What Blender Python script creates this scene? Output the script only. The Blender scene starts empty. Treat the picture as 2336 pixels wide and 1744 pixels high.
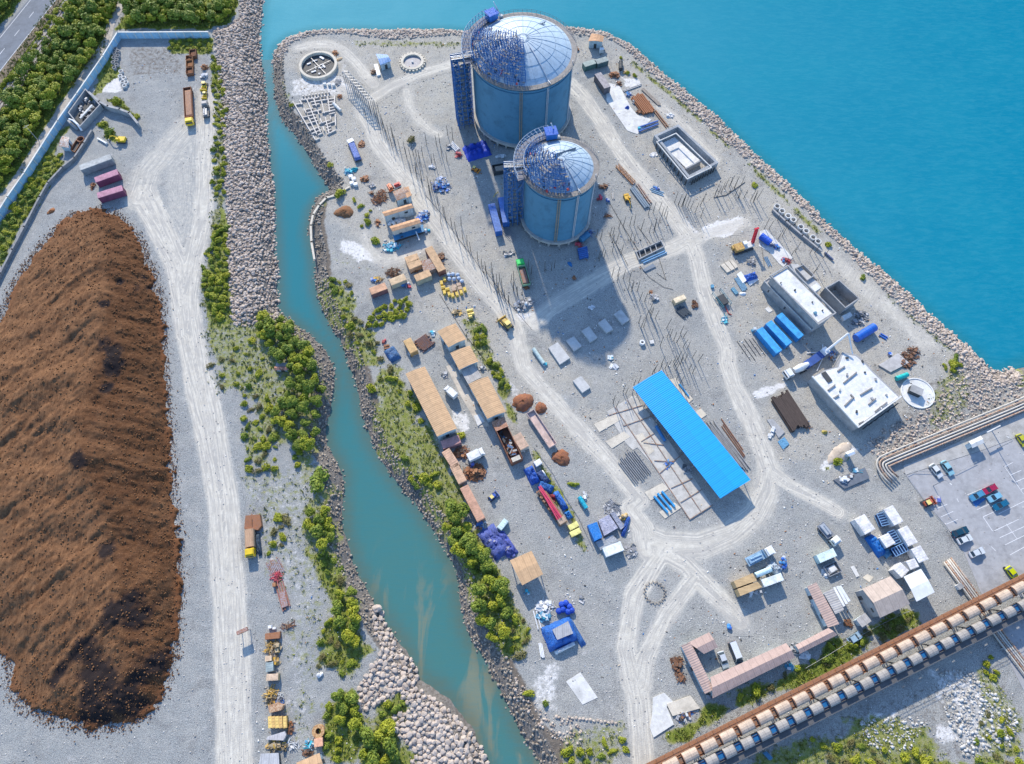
import bpy, math, random
import numpy as np
from mathutils import Vector, Matrix
random.seed(7); rng = np.random.default_rng(7)
R = math.radians
scene = bpy.context.scene
# ---------------- camera ----------------
CAM_H = 190.0; PITCH = R(66.2); FPX = 1558.0; IW, IH = 2336.0, 1744.0
cd = bpy.data.cameras.new('camera'); cam = bpy.data.objects.new('camera', cd)
scene.collection.objects.link(cam); scene.camera = cam
cam.location = (0, 0, CAM_H); cam.rotation_euler = (R(90) - PITCH, 0, 0)
cd.sensor_width = 36; cd.lens = 36 * FPX / IW; cd.clip_start = 1; cd.clip_end = 9000
# ---------------- sun and sky ----------------
SUN_EL = R(32); SUN_AZ = R(15)          # light travels towards (+sin, -cos)
sl = bpy.data.lights.new('sun', 'SUN'); sun = bpy.data.objects.new('sun', sl)
scene.collection.objects.link(sun)
sl.energy = 3.0; sl.angle = R(1.2); sl.color = (1.0, 0.90, 0.74)
d = Vector((math.sin(SUN_AZ) * math.cos(SUN_EL), -math.cos(SUN_AZ) * math.cos(SUN_EL), -math.sin(SUN_EL)))
sun.rotation_euler = d.to_track_quat('-Z', 'Y').to_euler(); sun.location = (0, 0, 300)
wd = bpy.data.worlds.new('World'); scene.world = wd; wd.use_nodes = True
wn = wd.node_tree; wn.nodes.clear()
wo = wn.nodes.new('ShaderNodeOutputWorld'); wb = wn.nodes.new('ShaderNodeBackground'); ws = wn.nodes.new('ShaderNodeTexSky')
ws.sky_type = 'NISHITA'; ws.sun_disc = False; ws.sun_elevation = SUN_EL; ws.sun_rotation = -SUN_AZ
ws.air_density = 1.0; ws.dust_density = 0.3; ws.ozone_density = 5.0
wb.inputs['Strength'].default_value = 0.15
wn.links.new(ws.outputs[0], wb.inputs[0]); wn.links.new(wb.outputs[0], wo.inputs[0])
scene.view_settings.view_transform = 'Standard'; scene.view_settings.look = 'None'
scene.view_settings.exposure = 1.0; scene.view_settings.gamma = 1
# ---------------- pixel -> world ----------------
CR = dict(A=(0,0,3.6717), B=(600,0,3.6717), C=(1100,0,3.6717), D=(1700,0,3.6717), E=(0,400,3.6717), F=(600,400,3.6717),
          K=(1100,400,3.6717), H=(1640,400,3.6717), I=(440,820,3.6717), J=(880,820,3.6717), L=(1340,820,3.6717),
          M=(1736,820,3.6717), N=(440,1250,3.343), O=(980,1200,3.0375), P=(1480,1250,3.6717), Q=(1736,1294,3.6717),
          R=(0,1200,3.0367), S=(1000,0,5.507), T=(1100,280,5.507), U=(1150,1000,5.163), V=(0,0,0.9473))
SP, CP = math.sin(PITCH), math.cos(PITCH)
def W(k, x, y, z=0.0):
    o = CR[k]; px = o[0] + x / o[2]; py = o[1] + y / o[2]
    u = (px - IW / 2) / FPX; v = (IH / 2 - py) / FPX
    t = (CAM_H - z) / (SP - v * CP)
    return Vector((u * t, (CP + v * SP) * t, z))
def WL(k, pts, z=0.0): return [W(k, x, y, z) for x, y in pts]
# ---------------- node helpers ----------------
class NT:
    def __init__(s, tree): s.t = tree
    def n(s, typ, **kw):
        nd = s.t.nodes.new(typ)
        for k, v in kw.items():
            if k.startswith('i_'):
                key = k[2:]; key = int(key) if key.isdigit() else key
                if hasattr(v, 'is_output') or isinstance(v, bpy.types.NodeSocket): s.t.links.new(v, nd.inputs[key])
                else: nd.inputs[key].default_value = v
            else: setattr(nd, k, v)
        return nd
    def noise(s, scale, vec=None, detail=3, rough=0.6, dist=0.0):
        nd = s.n('ShaderNodeTexNoise', i_Scale=scale, i_Detail=detail, i_Roughness=rough, i_Distortion=dist)
        if vec is not None: s.t.links.new(vec, nd.inputs['Vector'])
        return nd.outputs['Fac']
    def vor(s, scale, vec=None, feature='F1'):
        nd = s.n('ShaderNodeTexVoronoi', feature=feature, i_Scale=scale)
        if vec is not None: s.t.links.new(vec, nd.inputs['Vector'])
        return nd
    def math(s, op, a, b=0.5, clamp=False):
        nd = s.n('ShaderNodeMath', operation=op, use_clamp=clamp)
        for i, v in enumerate((a, b)):
            if isinstance(v, (int, float)): nd.inputs[i].default_value = v
            else: s.t.links.new(v, nd.inputs[i])
        return nd.outputs[0]
    def ramp(s, fac, a, b, to0=0.0, to1=1.0):
        nd = s.n('ShaderNodeMapRange', interpolation_type='SMOOTHSTEP')
        s.t.links.new(fac, nd.inputs[0]); nd.inputs[1].default_value = a; nd.inputs[2].default_value = b
        nd.inputs[3].default_value = to0; nd.inputs[4].default_value = to1
        return nd.outputs[0]
    def mix(s, fac, a, b, blend='MIX'):
        nd = s.n('ShaderNodeMix', data_type='RGBA', blend_type=blend)
        for key, v in ((0, fac), (6, a), (7, b)):
            if isinstance(v, (int, float)): nd.inputs[key].default_value = v
            elif isinstance(v, tuple): nd.inputs[key].default_value = (*v[:3], 1)
            else: s.t.links.new(v, nd.inputs[key])
        return nd.outputs[2]
    def attr(s, name): return s.n('ShaderNodeAttribute', attribute_name=name).outputs['Fac']
    def map(s, vec, scale=(1,1,1), rot=(0,0,0)):
        nd = s.n('ShaderNodeMapping'); s.t.links.new(vec, nd.inputs[0])
        nd.inputs['Scale'].default_value = scale; nd.inputs['Rotation'].default_value = rot
        return nd.outputs[0]
def new_mat(name):
    m = bpy.data.materials.new(name); m.use_nodes = True; m.node_tree.nodes.clear()
    nt = NT(m.node_tree); bs = nt.n('ShaderNodeBsdfPrincipled'); out = nt.n('ShaderNodeOutputMaterial')
    m.node_tree.links.new(bs.outputs[0], out.inputs[0])
    return m, nt, bs
def lk(nt, a, b): nt.t.links.new(a, b)
_mc = {}
def mat(col, kind='paint', rough=0.6, metal=0.0, wear=0.35):
    key = (tuple(col), kind, rough, metal, wear)
    if key in _mc: return _mc[key]
    m, nt, bs = new_mat('%s_material' % kind)
    tc = nt.n('ShaderNodeTexCoord'); oi = nt.n('ShaderNodeObjectInfo')
    off = nt.n('ShaderNodeVectorMath', operation='SCALE'); off.inputs[3].default_value = 60
    comb = nt.n('ShaderNodeCombineXYZ')
    for i in range(3): lk(nt, oi.outputs['Random'], comb.inputs[i])
    lk(nt, comb.outputs[0], off.inputs[0])
    ad = nt.n('ShaderNodeVectorMath', operation='ADD'); lk(nt, tc.outputs['Object'], ad.inputs[0]); lk(nt, off.outputs[0], ad.inputs[1])
    v = ad.outputs[0]
    n1 = nt.noise(0.7, v, 4, 0.7); n2 = nt.noise(4.0, v, 3, 0.7)
    c = nt.mix(nt.ramp(n1, 0.3, 0.7), tuple(x * (1 - 0.45 * wear) for x in col), tuple(min(0.85, x * (1 + 0.3 * wear)) for x in col))
    c = nt.mix(nt.math('MULTIPLY', nt.ramp(n2, 0.5, 0.75), 0.7 * wear), c, tuple(x * 0.5 + 0.09 for x in col))
    h = n2; bst = 0.15; bd = 0.05
    if kind == 'corr':
        rs = nt.ramp(nt.noise(0.35, v, 5, 0.75), 0.62, 0.78)
        c = nt.mix(nt.math('MULTIPLY', rs, wear * 1.2, True), c, (0.2, 0.085, 0.035))
        wv = nt.n('ShaderNodeTexWave', wave_type='BANDS', bands_direction='X', i_Scale=0.55, i_Distortion=0.0)
        lk(nt, tc.outputs['Object'], wv.inputs['Vector']); h = wv.outputs['Fac']; bst = 0.5; bd = 0.08
        sm = nt.n('ShaderNodeTexWave', wave_type='BANDS', bands_direction='X', i_Scale=0.16, i_Distortion=0.6)
        lk(nt, tc.outputs['Object'], sm.inputs['Vector'])
        c = nt.mix(nt.ramp(sm.outputs['Fac'], 0.0, 0.06, 0.35, 0.0), c, tuple(x * 0.5 for x in col))
    elif kind == 'rust':
        c = nt.mix(nt.ramp(nt.noise(2.2, v, 5, 0.75), 0.42, 0.62), c, (0.30, 0.12, 0.045))
        c = nt.mix(nt.ramp(nt.noise(5.0, v, 4, 0.75), 0.55, 0.7), c, (0.09, 0.045, 0.03)); bst = 0.4
    elif kind == 'concrete':
        c = nt.mix(nt.ramp(nt.noise(0.25, v, 5, 0.7), 0.45, 0.7, 0, 0.55), c, tuple(x * 0.55 for x in col))
        c = nt.mix(nt.ramp(nt.noise(9, v, 3, 0.8), 0.55, 0.75, 0, 0.5), c, tuple(x * 0.6 for x in col)); bst = 0.3
    elif kind == 'tarp':
        h = nt.noise(1.6, v, 5, 0.7, 1.2); bst = 0.9; bd = 0.5
    elif kind == 'wood':
        st = nt.noise(3.0, nt.map(v, (0.15, 4, 4)), 4, 0.7)
        c = nt.mix(nt.ramp(st, 0.35, 0.7), c, tuple(x * 0.5 for x in col)); h = st; bst = 0.5
    bp = nt.n('ShaderNodeBump', i_Strength=bst, i_Distance=bd); lk(nt, h, bp.inputs['Height'])
    lk(nt, bp.outputs[0], bs.inputs['Normal']); lk(nt, c, bs.inputs['Base Color'])
    lk(nt, nt.ramp(n2, 0.2, 0.8, max(0.05, rough - 0.12), min(1, rough + 0.15)), bs.inputs['Roughness'])
    bs.inputs['Metallic'].default_value = metal
    _mc[key] = m; return m
# ---------------- mesh builder ----------------
class MB:
    def __init__(s): s.v = []; s.f = []; s.m = []; s.mi = 0
    def add(s, vs, fs):
        o = len(s.v); s.v += [tuple(p) for p in vs]; s.f += [tuple(i + o for i in f) for f in fs]; s.m += [s.mi] * len(fs); return s
    def box(s, c, sz, rz=0.0, rx=0.0, ry=0.0, taper=1.0):
        M = Matrix.Translation(c) @ Matrix.Rotation(rz, 4, 'Z') @ Matrix.Rotation(ry, 4, 'Y') @ Matrix.Rotation(rx, 4, 'X')
        x, y, z = sz[0] / 2, sz[1] / 2, sz[2] / 2; t = taper
        vs = [M @ Vector(p) for p in ((-x,-y,-z),(x,-y,-z),(x,y,-z),(-x,y,-z),(-x*t,-y*t,z),(x*t,-y*t,z),(x*t,y*t,z),(-x*t,y*t,z))]
        return s.add(vs, [(0,3,2,1),(4,5,6,7),(0,1,5,4),(1,2,6,5),(2,3,7,6),(3,0,4,7)])
    def cyl(s, a, b, r, n=10, r2=None, cap=True, hollow=0.0):
        a = Vector(a); b = Vector(b); r2 = r if r2 is None else r2
        q = (b - a).to_track_quat('Z', 'Y').to_matrix()
        ring = [q @ Vector((math.cos(2*math.pi*i/n), math.sin(2*math.pi*i/n), 0)) for i in range(n)]
        vs = [a + p * r for p in ring] + [b + p * r2 for p in ring]
        fs = [(i, (i+1) % n, n + (i+1) % n, n + i) for i in range(n)]
        if hollow:
            vs += [a + p * r * hollow for p in ring] + [b + p * r2 * hollow for p in ring]
            fs += [(2*n + (i+1) % n, 2*n + i, 3*n + i, 3*n + (i+1) % n) for i in range(n)]
            fs += [(n + i, n + (i+1) % n, 3*n + (i+1) % n, 3*n + i) for i in range(n)]
            fs += [((i+1) % n, i, 2*n + i, 2*n + (i+1) % n) for i in range(n)]
        elif cap: fs += [tuple(range(n-1, -1, -1)), tuple(range(n, 2*n))]
        return s.add(vs, fs)
    def prism(s, poly, z0, z1):
        n = len(poly)
        ar = sum(poly[i][0]*poly[(i+1)%n][1]-poly[(i+1)%n][0]*poly[i][1] for i in range(n))
        if ar < 0: poly = poly[::-1]
        zt = z1 if hasattr(z1, '__len__') else [z1] * n
        vs = [(p[0], p[1], z0) for p in poly] + [(p[0], p[1], zt[i]) for i, p in enumerate(poly)]
        return s.add(vs, [tuple(range(n-1, -1, -1)), tuple(range(n, 2*n))] + [(i, (i+1) % n, n + (i+1) % n, n + i) for i in range(n)])
    def tube(s, pts, r, n=6):
        pts = [Vector(p) for p in pts]; rings = []
        for i, p in enumerate(pts):
            t = (pts[min(i+1, len(pts)-1)] - pts[max(i-1, 0)]).normalized(); q = t.to_track_quat('Z', 'Y').to_matrix()
            rings.append([p + q @ Vector((math.cos(2*math.pi*k/n) * r, math.sin(2*math.pi*k/n) * r, 0)) for k in range(n)])
        vs = [v for rg in rings for v in rg]; fs = []
        for i in range(len(pts) - 1):
            for k in range(n): fs.append((i*n + k, i*n + (k+1) % n, (i+1)*n + (k+1) % n, (i+1)*n + k))
        fs += [tuple(range(n-1, -1, -1)), tuple(range((len(pts)-1)*n, len(pts)*n))]
        return s.add(vs, fs)
    def sph(s, c, r, n=10, sz=1.0, m=6):
        vs = []; fs = []
        for j in range(m + 1):
            th = math.pi * j / m
            for i in range(n):
                vs.append((c[0] + r*math.sin(th)*math.cos(2*math.pi*i/n), c[1] + r*math.sin(th)*math.sin(2*math.pi*i/n), c[2] - r*sz*math.cos(th)))
        for j in range(m):
            for i in range(n): fs.append((j*n+i, j*n+(i+1) % n, (j+1)*n+(i+1) % n, (j+1)*n+i))
        return s.add(vs, fs)
    def obj(s, name, mats, parent=None, smooth=False):
        me = bpy.data.meshes.new(name); me.from_pydata(s.v, [], s.f)
        mats = mats if isinstance(mats, (list, tuple)) else [mats]
        for m in mats: me.materials.append(m)
        if len(mats) > 1: me.polygons.foreach_set('material_index', [min(i, len(mats)-1) for i in s.m])
        if smooth: me.polygons.foreach_set('use_smooth', [True] * len(s.f))
        me.update()
        o = bpy.data.objects.new(name, me); scene.collection.objects.link(o)
        if parent is not None: o.parent = parent
        return o
def tag(o, label=None, cat=None, group=None, kind=None):
    for k, v in (('label', label), ('category', cat), ('group', group), ('kind', kind)):
        if v: o[k] = v
    return o
def thing(name, label, cat, loc=(0,0,0), rz=0.0, group=None):
    o = bpy.data.objects.new(name, None); scene.collection.objects.link(o); o.empty_display_size = 0.5
    o.location = (loc[0], loc[1], loc[2] if len(loc) > 2 else 0); o.rotation_euler = (0, 0, rz)
    return tag(o, label, cat, group)
def np_obj(name, v, f, mats, attrs=None, smooth=False, corners=4):
    me = bpy.data.meshes.new(name); nf = len(f)
    me.vertices.add(len(v)); me.vertices.foreach_set('co', np.ascontiguousarray(v, np.float32).ravel())
    me.loops.add(nf * corners); me.loops.foreach_set('vertex_index', np.ascontiguousarray(f, np.int32).ravel())
    me.polygons.add(nf); me.polygons.foreach_set('loop_start', np.arange(0, nf*corners, corners, dtype=np.int32))
    me.polygons.foreach_set('loop_total', np.full(nf, corners, np.int32))
    if smooth: me.polygons.foreach_set('use_smooth', np.ones(nf, bool))
    me.update(calc_edges=True)
    for k, a in (attrs or {}).items():
        at = me.attributes.new(k, 'FLOAT', 'POINT'); at.data.foreach_set('value', np.ascontiguousarray(a, np.float32).ravel())
    for m in (mats if isinstance(mats, list) else [mats]): me.materials.append(m)
    o = bpy.data.objects.new(name, me); scene.collection.objects.link(o); return o
def seg(k, x1, y1, x2, y2, h=0.0):
    a = W(k, x1, y1, h); b = W(k, x2, y2, h); dv = b - a
    return ((a + b) / 2).to_2d(), dv.length, math.atan2(dv.y, dv.x)
# ---------------- numpy helpers ----------------
def vnoise(X, Y, scale, seed=0, octs=4, rough=0.55):
    out = np.zeros_like(X); amp = 1.0; tot = 0.0
    for o in range(octs):
        r = np.random.default_rng(seed * 31 + o); g = r.random((256, 256))
        x = X * scale * 2**o + 17.3 * o; y = Y * scale * 2**o + 5.1 * o
        xi = np.floor(x).astype(int); yi = np.floor(y).astype(int); fx = x - xi; fy = y - yi
        fx = fx*fx*(3-2*fx); fy = fy*fy*(3-2*fy)
        a = g[xi % 256, yi % 256]; b = g[(xi+1) % 256, yi % 256]; c = g[xi % 256, (yi+1) % 256]; e = g[(xi+1) % 256, (yi+1) % 256]
        out += amp * ((a*(1-fx) + b*fx)*(1-fy) + (c*(1-fx) + e*fx)*fy); tot += amp; amp *= rough
    return out / tot
def seg_dist(X, Y, pts, closed=False):
    best = np.full(X.shape, 1e9); n = len(pts)
    for i in range(n if closed else n - 1):
        ax, ay = pts[i][0], pts[i][1]; bx, by = pts[(i+1) % n][0], pts[(i+1) % n][1]
        dx, dy = bx-ax, by-ay; L = dx*dx + dy*dy + 1e-9
        t = np.clip(((X-ax)*dx + (Y-ay)*dy) / L, 0, 1)
        best = np.minimum(best, np.hypot(X-ax-t*dx, Y-ay-t*dy))
    return best
def inside(X, Y, pts):
    r = np.zeros(X.shape, bool); n = len(pts)
    for i in range(n):
        ax, ay = pts[i][0], pts[i][1]; bx, by = pts[(i+1) % n][0], pts[(i+1) % n][1]
        if ay == by: continue
        c = ((ay > Y) != (by > Y)) & (X < (bx-ax)*(Y-ay)/(by-ay) + ax)
        r ^= c
    return r
def sdist(X, Y, pts):
    dd = seg_dist(X, Y, pts, True); return np.where(inside(X, Y, pts), -dd, dd)
def sstep(x, a, b):
    t = np.clip((x-a)/(b-a), 0, 1); return t*t*(3-2*t)
# ================= SETTING: terrain, water, roads =================
ZW = -2.6
left_bank = [(575,-250),(568,0),(562,40),(558,90),(565,150),(572,200),(575,280),(582,370),(590,450),(595,540),(600,620),(605,675),(640,705),(680,735),(705,765),(720,800),(722,840),(712,880),(703,930),(705,965),(730,1000),(740,1030),(738,1080),(745,1150),(760,1210),(790,1270),(820,1330),(860,1380),(885,1420),(905,1470),(950,1490),(990,1530),(1020,1570),(1050,1652),(1080,1760),(1110,1900)]
right_bank = [(592,120),(592,160),(594,210),(605,250),(630,280),(655,320),(680,360),(718,410),(690,430),(675,455),(668,500),(680,560),(683,620),(695,660),(715,700),(740,740),(755,790),(770,840),(785,900),(800,950),(830,1000),(865,1050),(900,1090),(935,1140),(960,1180),(985,1230),(995,1290),(1005,1350),(1025,1390),(1055,1430),(1085,1490),(1115,1560),(1135,1600),(1165,1652),(1190,1760),(1210,1900)]
sea_shore = [(592,120),(600,100),(625,82),(680,68),(760,65),(850,68),(950,66),(1010,70),(1130,60),(1240,62),(1310,72),(1345,88),(1380,115),(1420,150),(1470,190),(1530,240),(1590,295),(1650,350),(1720,415),(1790,485),(1850,540),(1920,600),(1985,660),(2050,715),(2100,760),(2145,808),(2160,806),(2213,790),(2400,740),(3000,560)]
LB = WL('V', left_bank, ZW); RB = WL('V', right_bank, ZW); SS = WL('V', sea_shore, ZW)
water_poly = LB + RB[::-1] + SS[1:] + [Vector((900, 900, 0)), Vector((900, 4000, 0)), Vector((-150, 4000, 0))]
GS = 0.8
xs = np.arange(-264, 264.1, GS); ys = np.arange(-64, 330.1, GS)
X, Y = np.meshgrid(xs, ys, indexing='ij')
sd = sdist(X, Y, water_poly)                      # >0 on land
n_a = vnoise(X, Y, 0.12, 1); n_b = vnoise(X, Y, 0.5, 2)
sdn = sd + (n_a - 0.5) * 2.0 + (n_b - 0.5) * 1.0
Z = np.where(sdn > 0, np.minimum(0, ZW + sdn * 0.62), np.maximum(-9, ZW + sdn * 0.55))
Z = np.where(sdn > 4.2, np.minimum(Z, 0), Z)
causeway = WL('V', [(520,-100),(575,-100),(565,60),(560,90),(575,280),(590,450),(600,620),(605,680),(545,705),(505,700),(495,560),(490,400),(480,200),(462,70),(520,40)])
cd_ = sdist(X, Y, causeway)
Z += 1.3 * sstep(-cd_, 0, 5) * sstep(sd, 3, 7)
# soft mask from polygon
def soft(k, pts, w=3.0, val=1.0, seed=5):
    dd = sdist(X, Y, WL(k, pts)); nz = (vnoise(X, Y, 0.18, seed) - 0.5) * 2.4 * w
    return val * sstep(-(dd + nz), -w * 0.5, w * 0.5)
grass = np.zeros_like(X); pale = np.zeros_like(X); brown = np.zeros_like(X); rock = np.zeros_like(X); white = np.zeros_like(X)
G = lambda a: np.maximum(grass, a)
veg_polys = dict(
 thicket=('A', [(-200,1250),(0,960),(600,60),(640,-200),(1060,-200),(1010,20),(900,230),(860,440),(560,800),(180,1380),(0,1620),(-300,1900)]),
 north=('A', [(1130,-300),(1960,-300),(1990,120),(1900,220),(1700,250),(980,240),(1040,130)]),
 corner=('A', [(-300,-200),(230,-60),(0,230),(-300,600)]),
 verge=('A', [(440,0),(560,0),(0,880),(-100,900),(-100,700),(0,620)]))
for k_, (c_, p_) in veg_polys.items(): grass = G(soft(c_, p_, 2.0))
for c_, p_, w_, v_ in [
 ('A', [(1390,330),(1790,320),(1790,480),(1450,440)], 2, .8), ('A', [(860,500),(930,420),(1010,560),(990,640),(640,1000),(700,900)], 2, .8),
 ('A', [(600,1050),(500,1200),(440,1300),(560,1350),(330,1650),(100,1650),(300,1300),(480,1080)], 2, .8), ('E', [(380,0),(480,10),(200,430),(0,780),(-50,500),(0,400),(230,50)], 2, .85),
 ('A', [(1760,470),(1830,480),(1900,900),(1900,1400),(1830,1650),(1780,1600),(1790,1200)], 2, .75), ('A', [(900,840),(1000,830),(1180,980),(1150,1030),(1000,920)], 1.5, .9), ('A', [(800,1040),(900,1020),(1010,1150),(980,1210),(890,1180)],1.5,.9),
 ('E', [(1790,0),(1880,0),(1930,450),(1950,1000),(1950,1150),(1850,1300),(1700,1200),(1690,800),(1760,600),(1790,300)], 3, .8),
 ('I', [(80,-350),(500,-300),(600,-450),(900,-350),(1080,60),(1120,300),(1050,500),(1050,740),(1000,800),(1150,1000),(1180,1100),(1200,1350),(1250,1650),(900,1650),(960,1250),(950,1050),(850,780),(700,760),(690,980),(470,960),(420,640),(520,360),(300,250),(200,300),(130,60)], 5, .62),
 ('N', [(820,0),(1150,0),(1150,200),(1250,420),(1320,600),(1400,800),(1250,950),(1150,1050),(930,900),(980,600),(1090,480),(950,300)], 3, .8),
 ('N', [(930,1200),(1230,1050),(1270,1250),(1290,1650),(980,1650),(1000,1400)], 3, .85), ('N', [(1280,1450),(1420,1180),(1650,1120),(1560,1400),(1700,1600),(1650,1800),(1250,1800)], 3, .8),
 ('F', [(560,850),(760,900),(780,1200),(900,1300),(950,1500),(1100,1560),(1200,1650),(780,1650),(650,1500),(570,1250),(480,1050),(440,780)], 4, .68),
 ('J', [(-100,0),(130,60),(420,640),(640,1040),(700,1400),(850,1650),(560,1650),(400,1350),(200,1100),(0,820),(-150,500)], 4, .7),
 ('O', [(100,0),(330,0),(480,300),(600,560),(700,740),(660,900),(520,950),(400,800),(300,600),(250,300),(150,180)], 3, .8),
 ('O', [(900,1350),(1380,1340),(1400,1600),(1200,1700),(900,1700),(880,1500)], 3, .55), ('F', [(1640,1200),(1900,1250),(2000,1650),(1800,1650),(1740,1430)], 3, .65), ('J', [(830,0),(950,0),(1100,500),(1250,750),(1400,1000),(1600,1300),(1720,1620),(1650,1640),(1500,1300),(1300,980),(1150,620),(1000,440)], 2, .75),
 ('F', [(500,200),(560,180),(560,240),(450,330),(440,420),(430,330)], 2, .6), ('P', [(1230,960),(1480,850),(1720,700),(2100,560),(2203,560),(2203,640),(1700,980),(1000,1250),(500,1500),(300,1640),(150,1640),(400,1400),(700,1270),(1230,1010)], 3, .95),
 ('Q', [(400,1430),(800,1300),(1100,1200),(1400,1300),(1500,1500),(2203,1650),(2203,1900),(-200,1900),(-100,1650)], 5, .7), ('Q', [(1780,850),(1850,740),(1960,900),(2000,1000),(2203,1200),(2203,1650),(1900,1600),(1850,1200)], 3, .6),
 ('M', [(1480,20),(1650,-20),(1800,200),(1840,420),(1600,560),(1450,640),(1400,420)], 4, .55), ('M', [(540,900),(740,800),(700,860),(570,930)], 2, .8),
 ('B', [(160,640),(210,780),(270,930),(220,930),(150,760)], 2, .5), ('B', [(750,340),(1690,360),(1690,400),(760,380)], 1.6, .55)]:
    grass = G(soft(c_, p_, w_, v_, 9))
grass = G(soft('N', [(500,0),(1000,0),(1050,300),(1100,700),(900,1400),(760,1650),(700,1400),(680,500)], 6, .42, 15)); grass = G(soft('I', [(380,880),(1000,880),(1000,1650),(600,1650),(430,1200)], 6, .45, 16)); grass = G(soft('F', [(560,640),(900,560),(1000,900),(700,880)], 5, .35, 17))
# grass strip inside the sea wall, east side
shore_E = SS[10:26]
de = seg_dist(X, Y, shore_E); land = sd > 0
grass = G(0.7 * np.exp(-((de - 7.6) / 1.6)**2) * land * sstep(vnoise(X, Y, 0.09, 12), .35, .6))
# rocky bank beds
rock = np.maximum(rock, sstep(-sdn, -5.5, -3.5) * (sdn > -9))
rock = np.maximum(rock, sstep(-(cd_), 0, 1.5))
deB = seg_dist(X, Y, RB[9:]); brown = np.maximum(brown, sstep(-deB, -7.5, -4) * (sd > 0))
deC = seg_dist(X, Y, LB[12:26]); brown = np.maximum(brown, sstep(-deC, -5.5, -3) * (sd > 0))
brown = np.maximum(brown, soft('O', [(560,1250),(620,1250),(900,1450),(960,1560),(850,1660),(620,1700),(620,1400)], 2, 1.0))
for c_, p_, w_, v_ in [('Q', [(850,1300),(1150,1250),(1350,1300),(1200,1500),(1100,1540),(880,1460)], 3, .75), ('Q', [(1490,1330),(1600,1330),(1600,1450),(1500,1500)], 2, .9), ('Q', [(640,1400),(780,1390),(760,1460),(650,1480)],2,.7),
  ('Q', [(1480,900),(1700,830),(1850,950),(2100,1200),(2100,1400),(1700,1550),(1550,1200)], 5, .6), ('C', [(1150,640),(1330,660),(1350,720),(1180,740)], 2, .8), ('F', [(640,540),(760,560),(900,640),(1000,700),(900,760),(700,700),(630,620)], 3, .8),
  ('L', [(1350,260),(1640,190),(1690,210),(1560,300),(1400,350)], 2, .9), ('K', [(1830,430),(2203,330),(2203,430),(1850,560)], 2, .9), ('K', [(1580,230),(1700,330),(1830,480),(1800,540),(1640,380)], 2, .7), ('K',[(470,1120),(200,1150),(420,1330),(520,1300)],2,.7),
  ('O', [(680,900),(900,1000),(900,1300),(700,1250)], 3, .6), ('M', [(520,900),(620,780),(780,700),(830,760),(700,840),(560,930)], 2, .8), ('B', [(200,660),(640,640),(800,780),(600,780),(240,800)], 3, .6), ('B',[(330,380),(620,360),(760,520),(700,640),(560,640),(640,520),(520,400)],2,.4),
  ('A', [(920,600),(1000,640),(1050,780),(900,800),(780,760)], 2, .8), ('J', [(560,440),(720,470),(740,620),(640,640)], 2, .7),('J',[(900,100),(1080,200),(1150,400),(1000,300)],3,.5),('N', [(480,0),(980,0),(960,300),(1050,500),(920,800),(900,1300),(760,1500),(700,1600),(700,500)], 6, .38), ('I', [(400,880),(950,880),(950,1650),(600,1650),(430,1200)], 6, .38), ('V', [(600,110),(760,100),(800,300),(760,420),(640,260)], 6, .3)]:
    white = np.maximum(white, soft(c_, p_, w_, v_, 21))
rock = np.maximum(rock, soft('A', [(1050,400),(1500,400),(1520,620),(1100,640)], 2, .5, 22)); rock = np.maximum(rock, soft('Q', [(900,1000),(1500,850),(2000,800),(2203,1300),(2203,1700),(0,1900),(-300,1650)], 5, .42, 23)); rock = np.maximum(rock, soft('M', [(900,700),(1500,150),(1700,0),(2203,120),(2203,330),(1000,840)], 3, .5, 24)); rock = np.maximum(rock, soft('P', [(300,1400),(1300,1000),(2203,560),(2203,760),(400,1640),(200,1600)], 3, .4, 25))
# warm (sandy) versus blue-grey gravel
warm = .42 * soft('V', [(560,40),(1400,40),(2213,780),(2500,1900),(1150,1900),(1050,1400),(900,1090),(780,850),(690,600),(680,450),(700,400),(590,150)], 10, 1.0, 33) + .5 * soft('V', [(600,80),(1000,60),(1400,120),(2130,800),(2213,850),(1900,960),(1700,1000),(1560,560),(1300,120),(900,300),(1300,980),(1100,900),(700,420)], 12, 1.0, 33)
# ---- roads ----
road = np.zeros_like(X); lat = np.full_like(X, 50.0)
def rd(k, pts, hw=1.7, val=1.0, fall=2.2):
    global road, lat
    P_ = pts if k is None else WL(k, pts)
    d0 = seg_dist(X, Y, P_); lat = np.where((d0 < lat) & (val > .55), d0, lat); dd = d0 + (n_a - .5) * 1.6
    road = np.maximum(road, val * (1 - sstep(dd, hw, hw + fall)))
def chain(*parts):
    r_ = []
    for k, pts in parts: r_ += WL(k, pts)
    return r_
rd(None, chain(('B', [(830,870),(860,980),(960,1200),(1150,1450),(1300,1600)]), ('F', [(1180,60),(1400,330),(1620,640),(1850,950),(2100,1250)]), ('J', [(1150,60),(1350,290),(1600,570),(1900,900),(2130,1180)]), ('L', [(350,1240),(470,1420),(500,1600)])), 1.6)
rd('V', [(1440,1180),(1400,1240),(1370,1290),(1352,1400),(1380,1520),(1390,1652),(1395,1750)], 1.8)
rd('B', [(1620,530),(1300,620),(1050,740),(930,820),(840,880)], 1.2, .9)
rd('B', [(1200,760),(1230,900),(1300,1000),(1400,1090),(1480,1130)], 1.0, .7)
rd('B', [(300,400),(450,370),(560,370),(660,410),(780,520),(860,620),(930,710)], 1.0, .85)
rd('B', [(640,740),(760,800),(840,870)], 1.2, .7)
rd(None, chain(('C', [(740,700),(860,830),(980,1000),(1120,1220),(1280,1430)]), ('K', [(1340,30),(1560,300),(1720,500),(1800,680),(1860,950),(1960,1250),(2050,1450)]), ('L', [(1170,30),(1230,220),(1330,420),(1440,700),(1530,940)])), 1.8)
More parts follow.
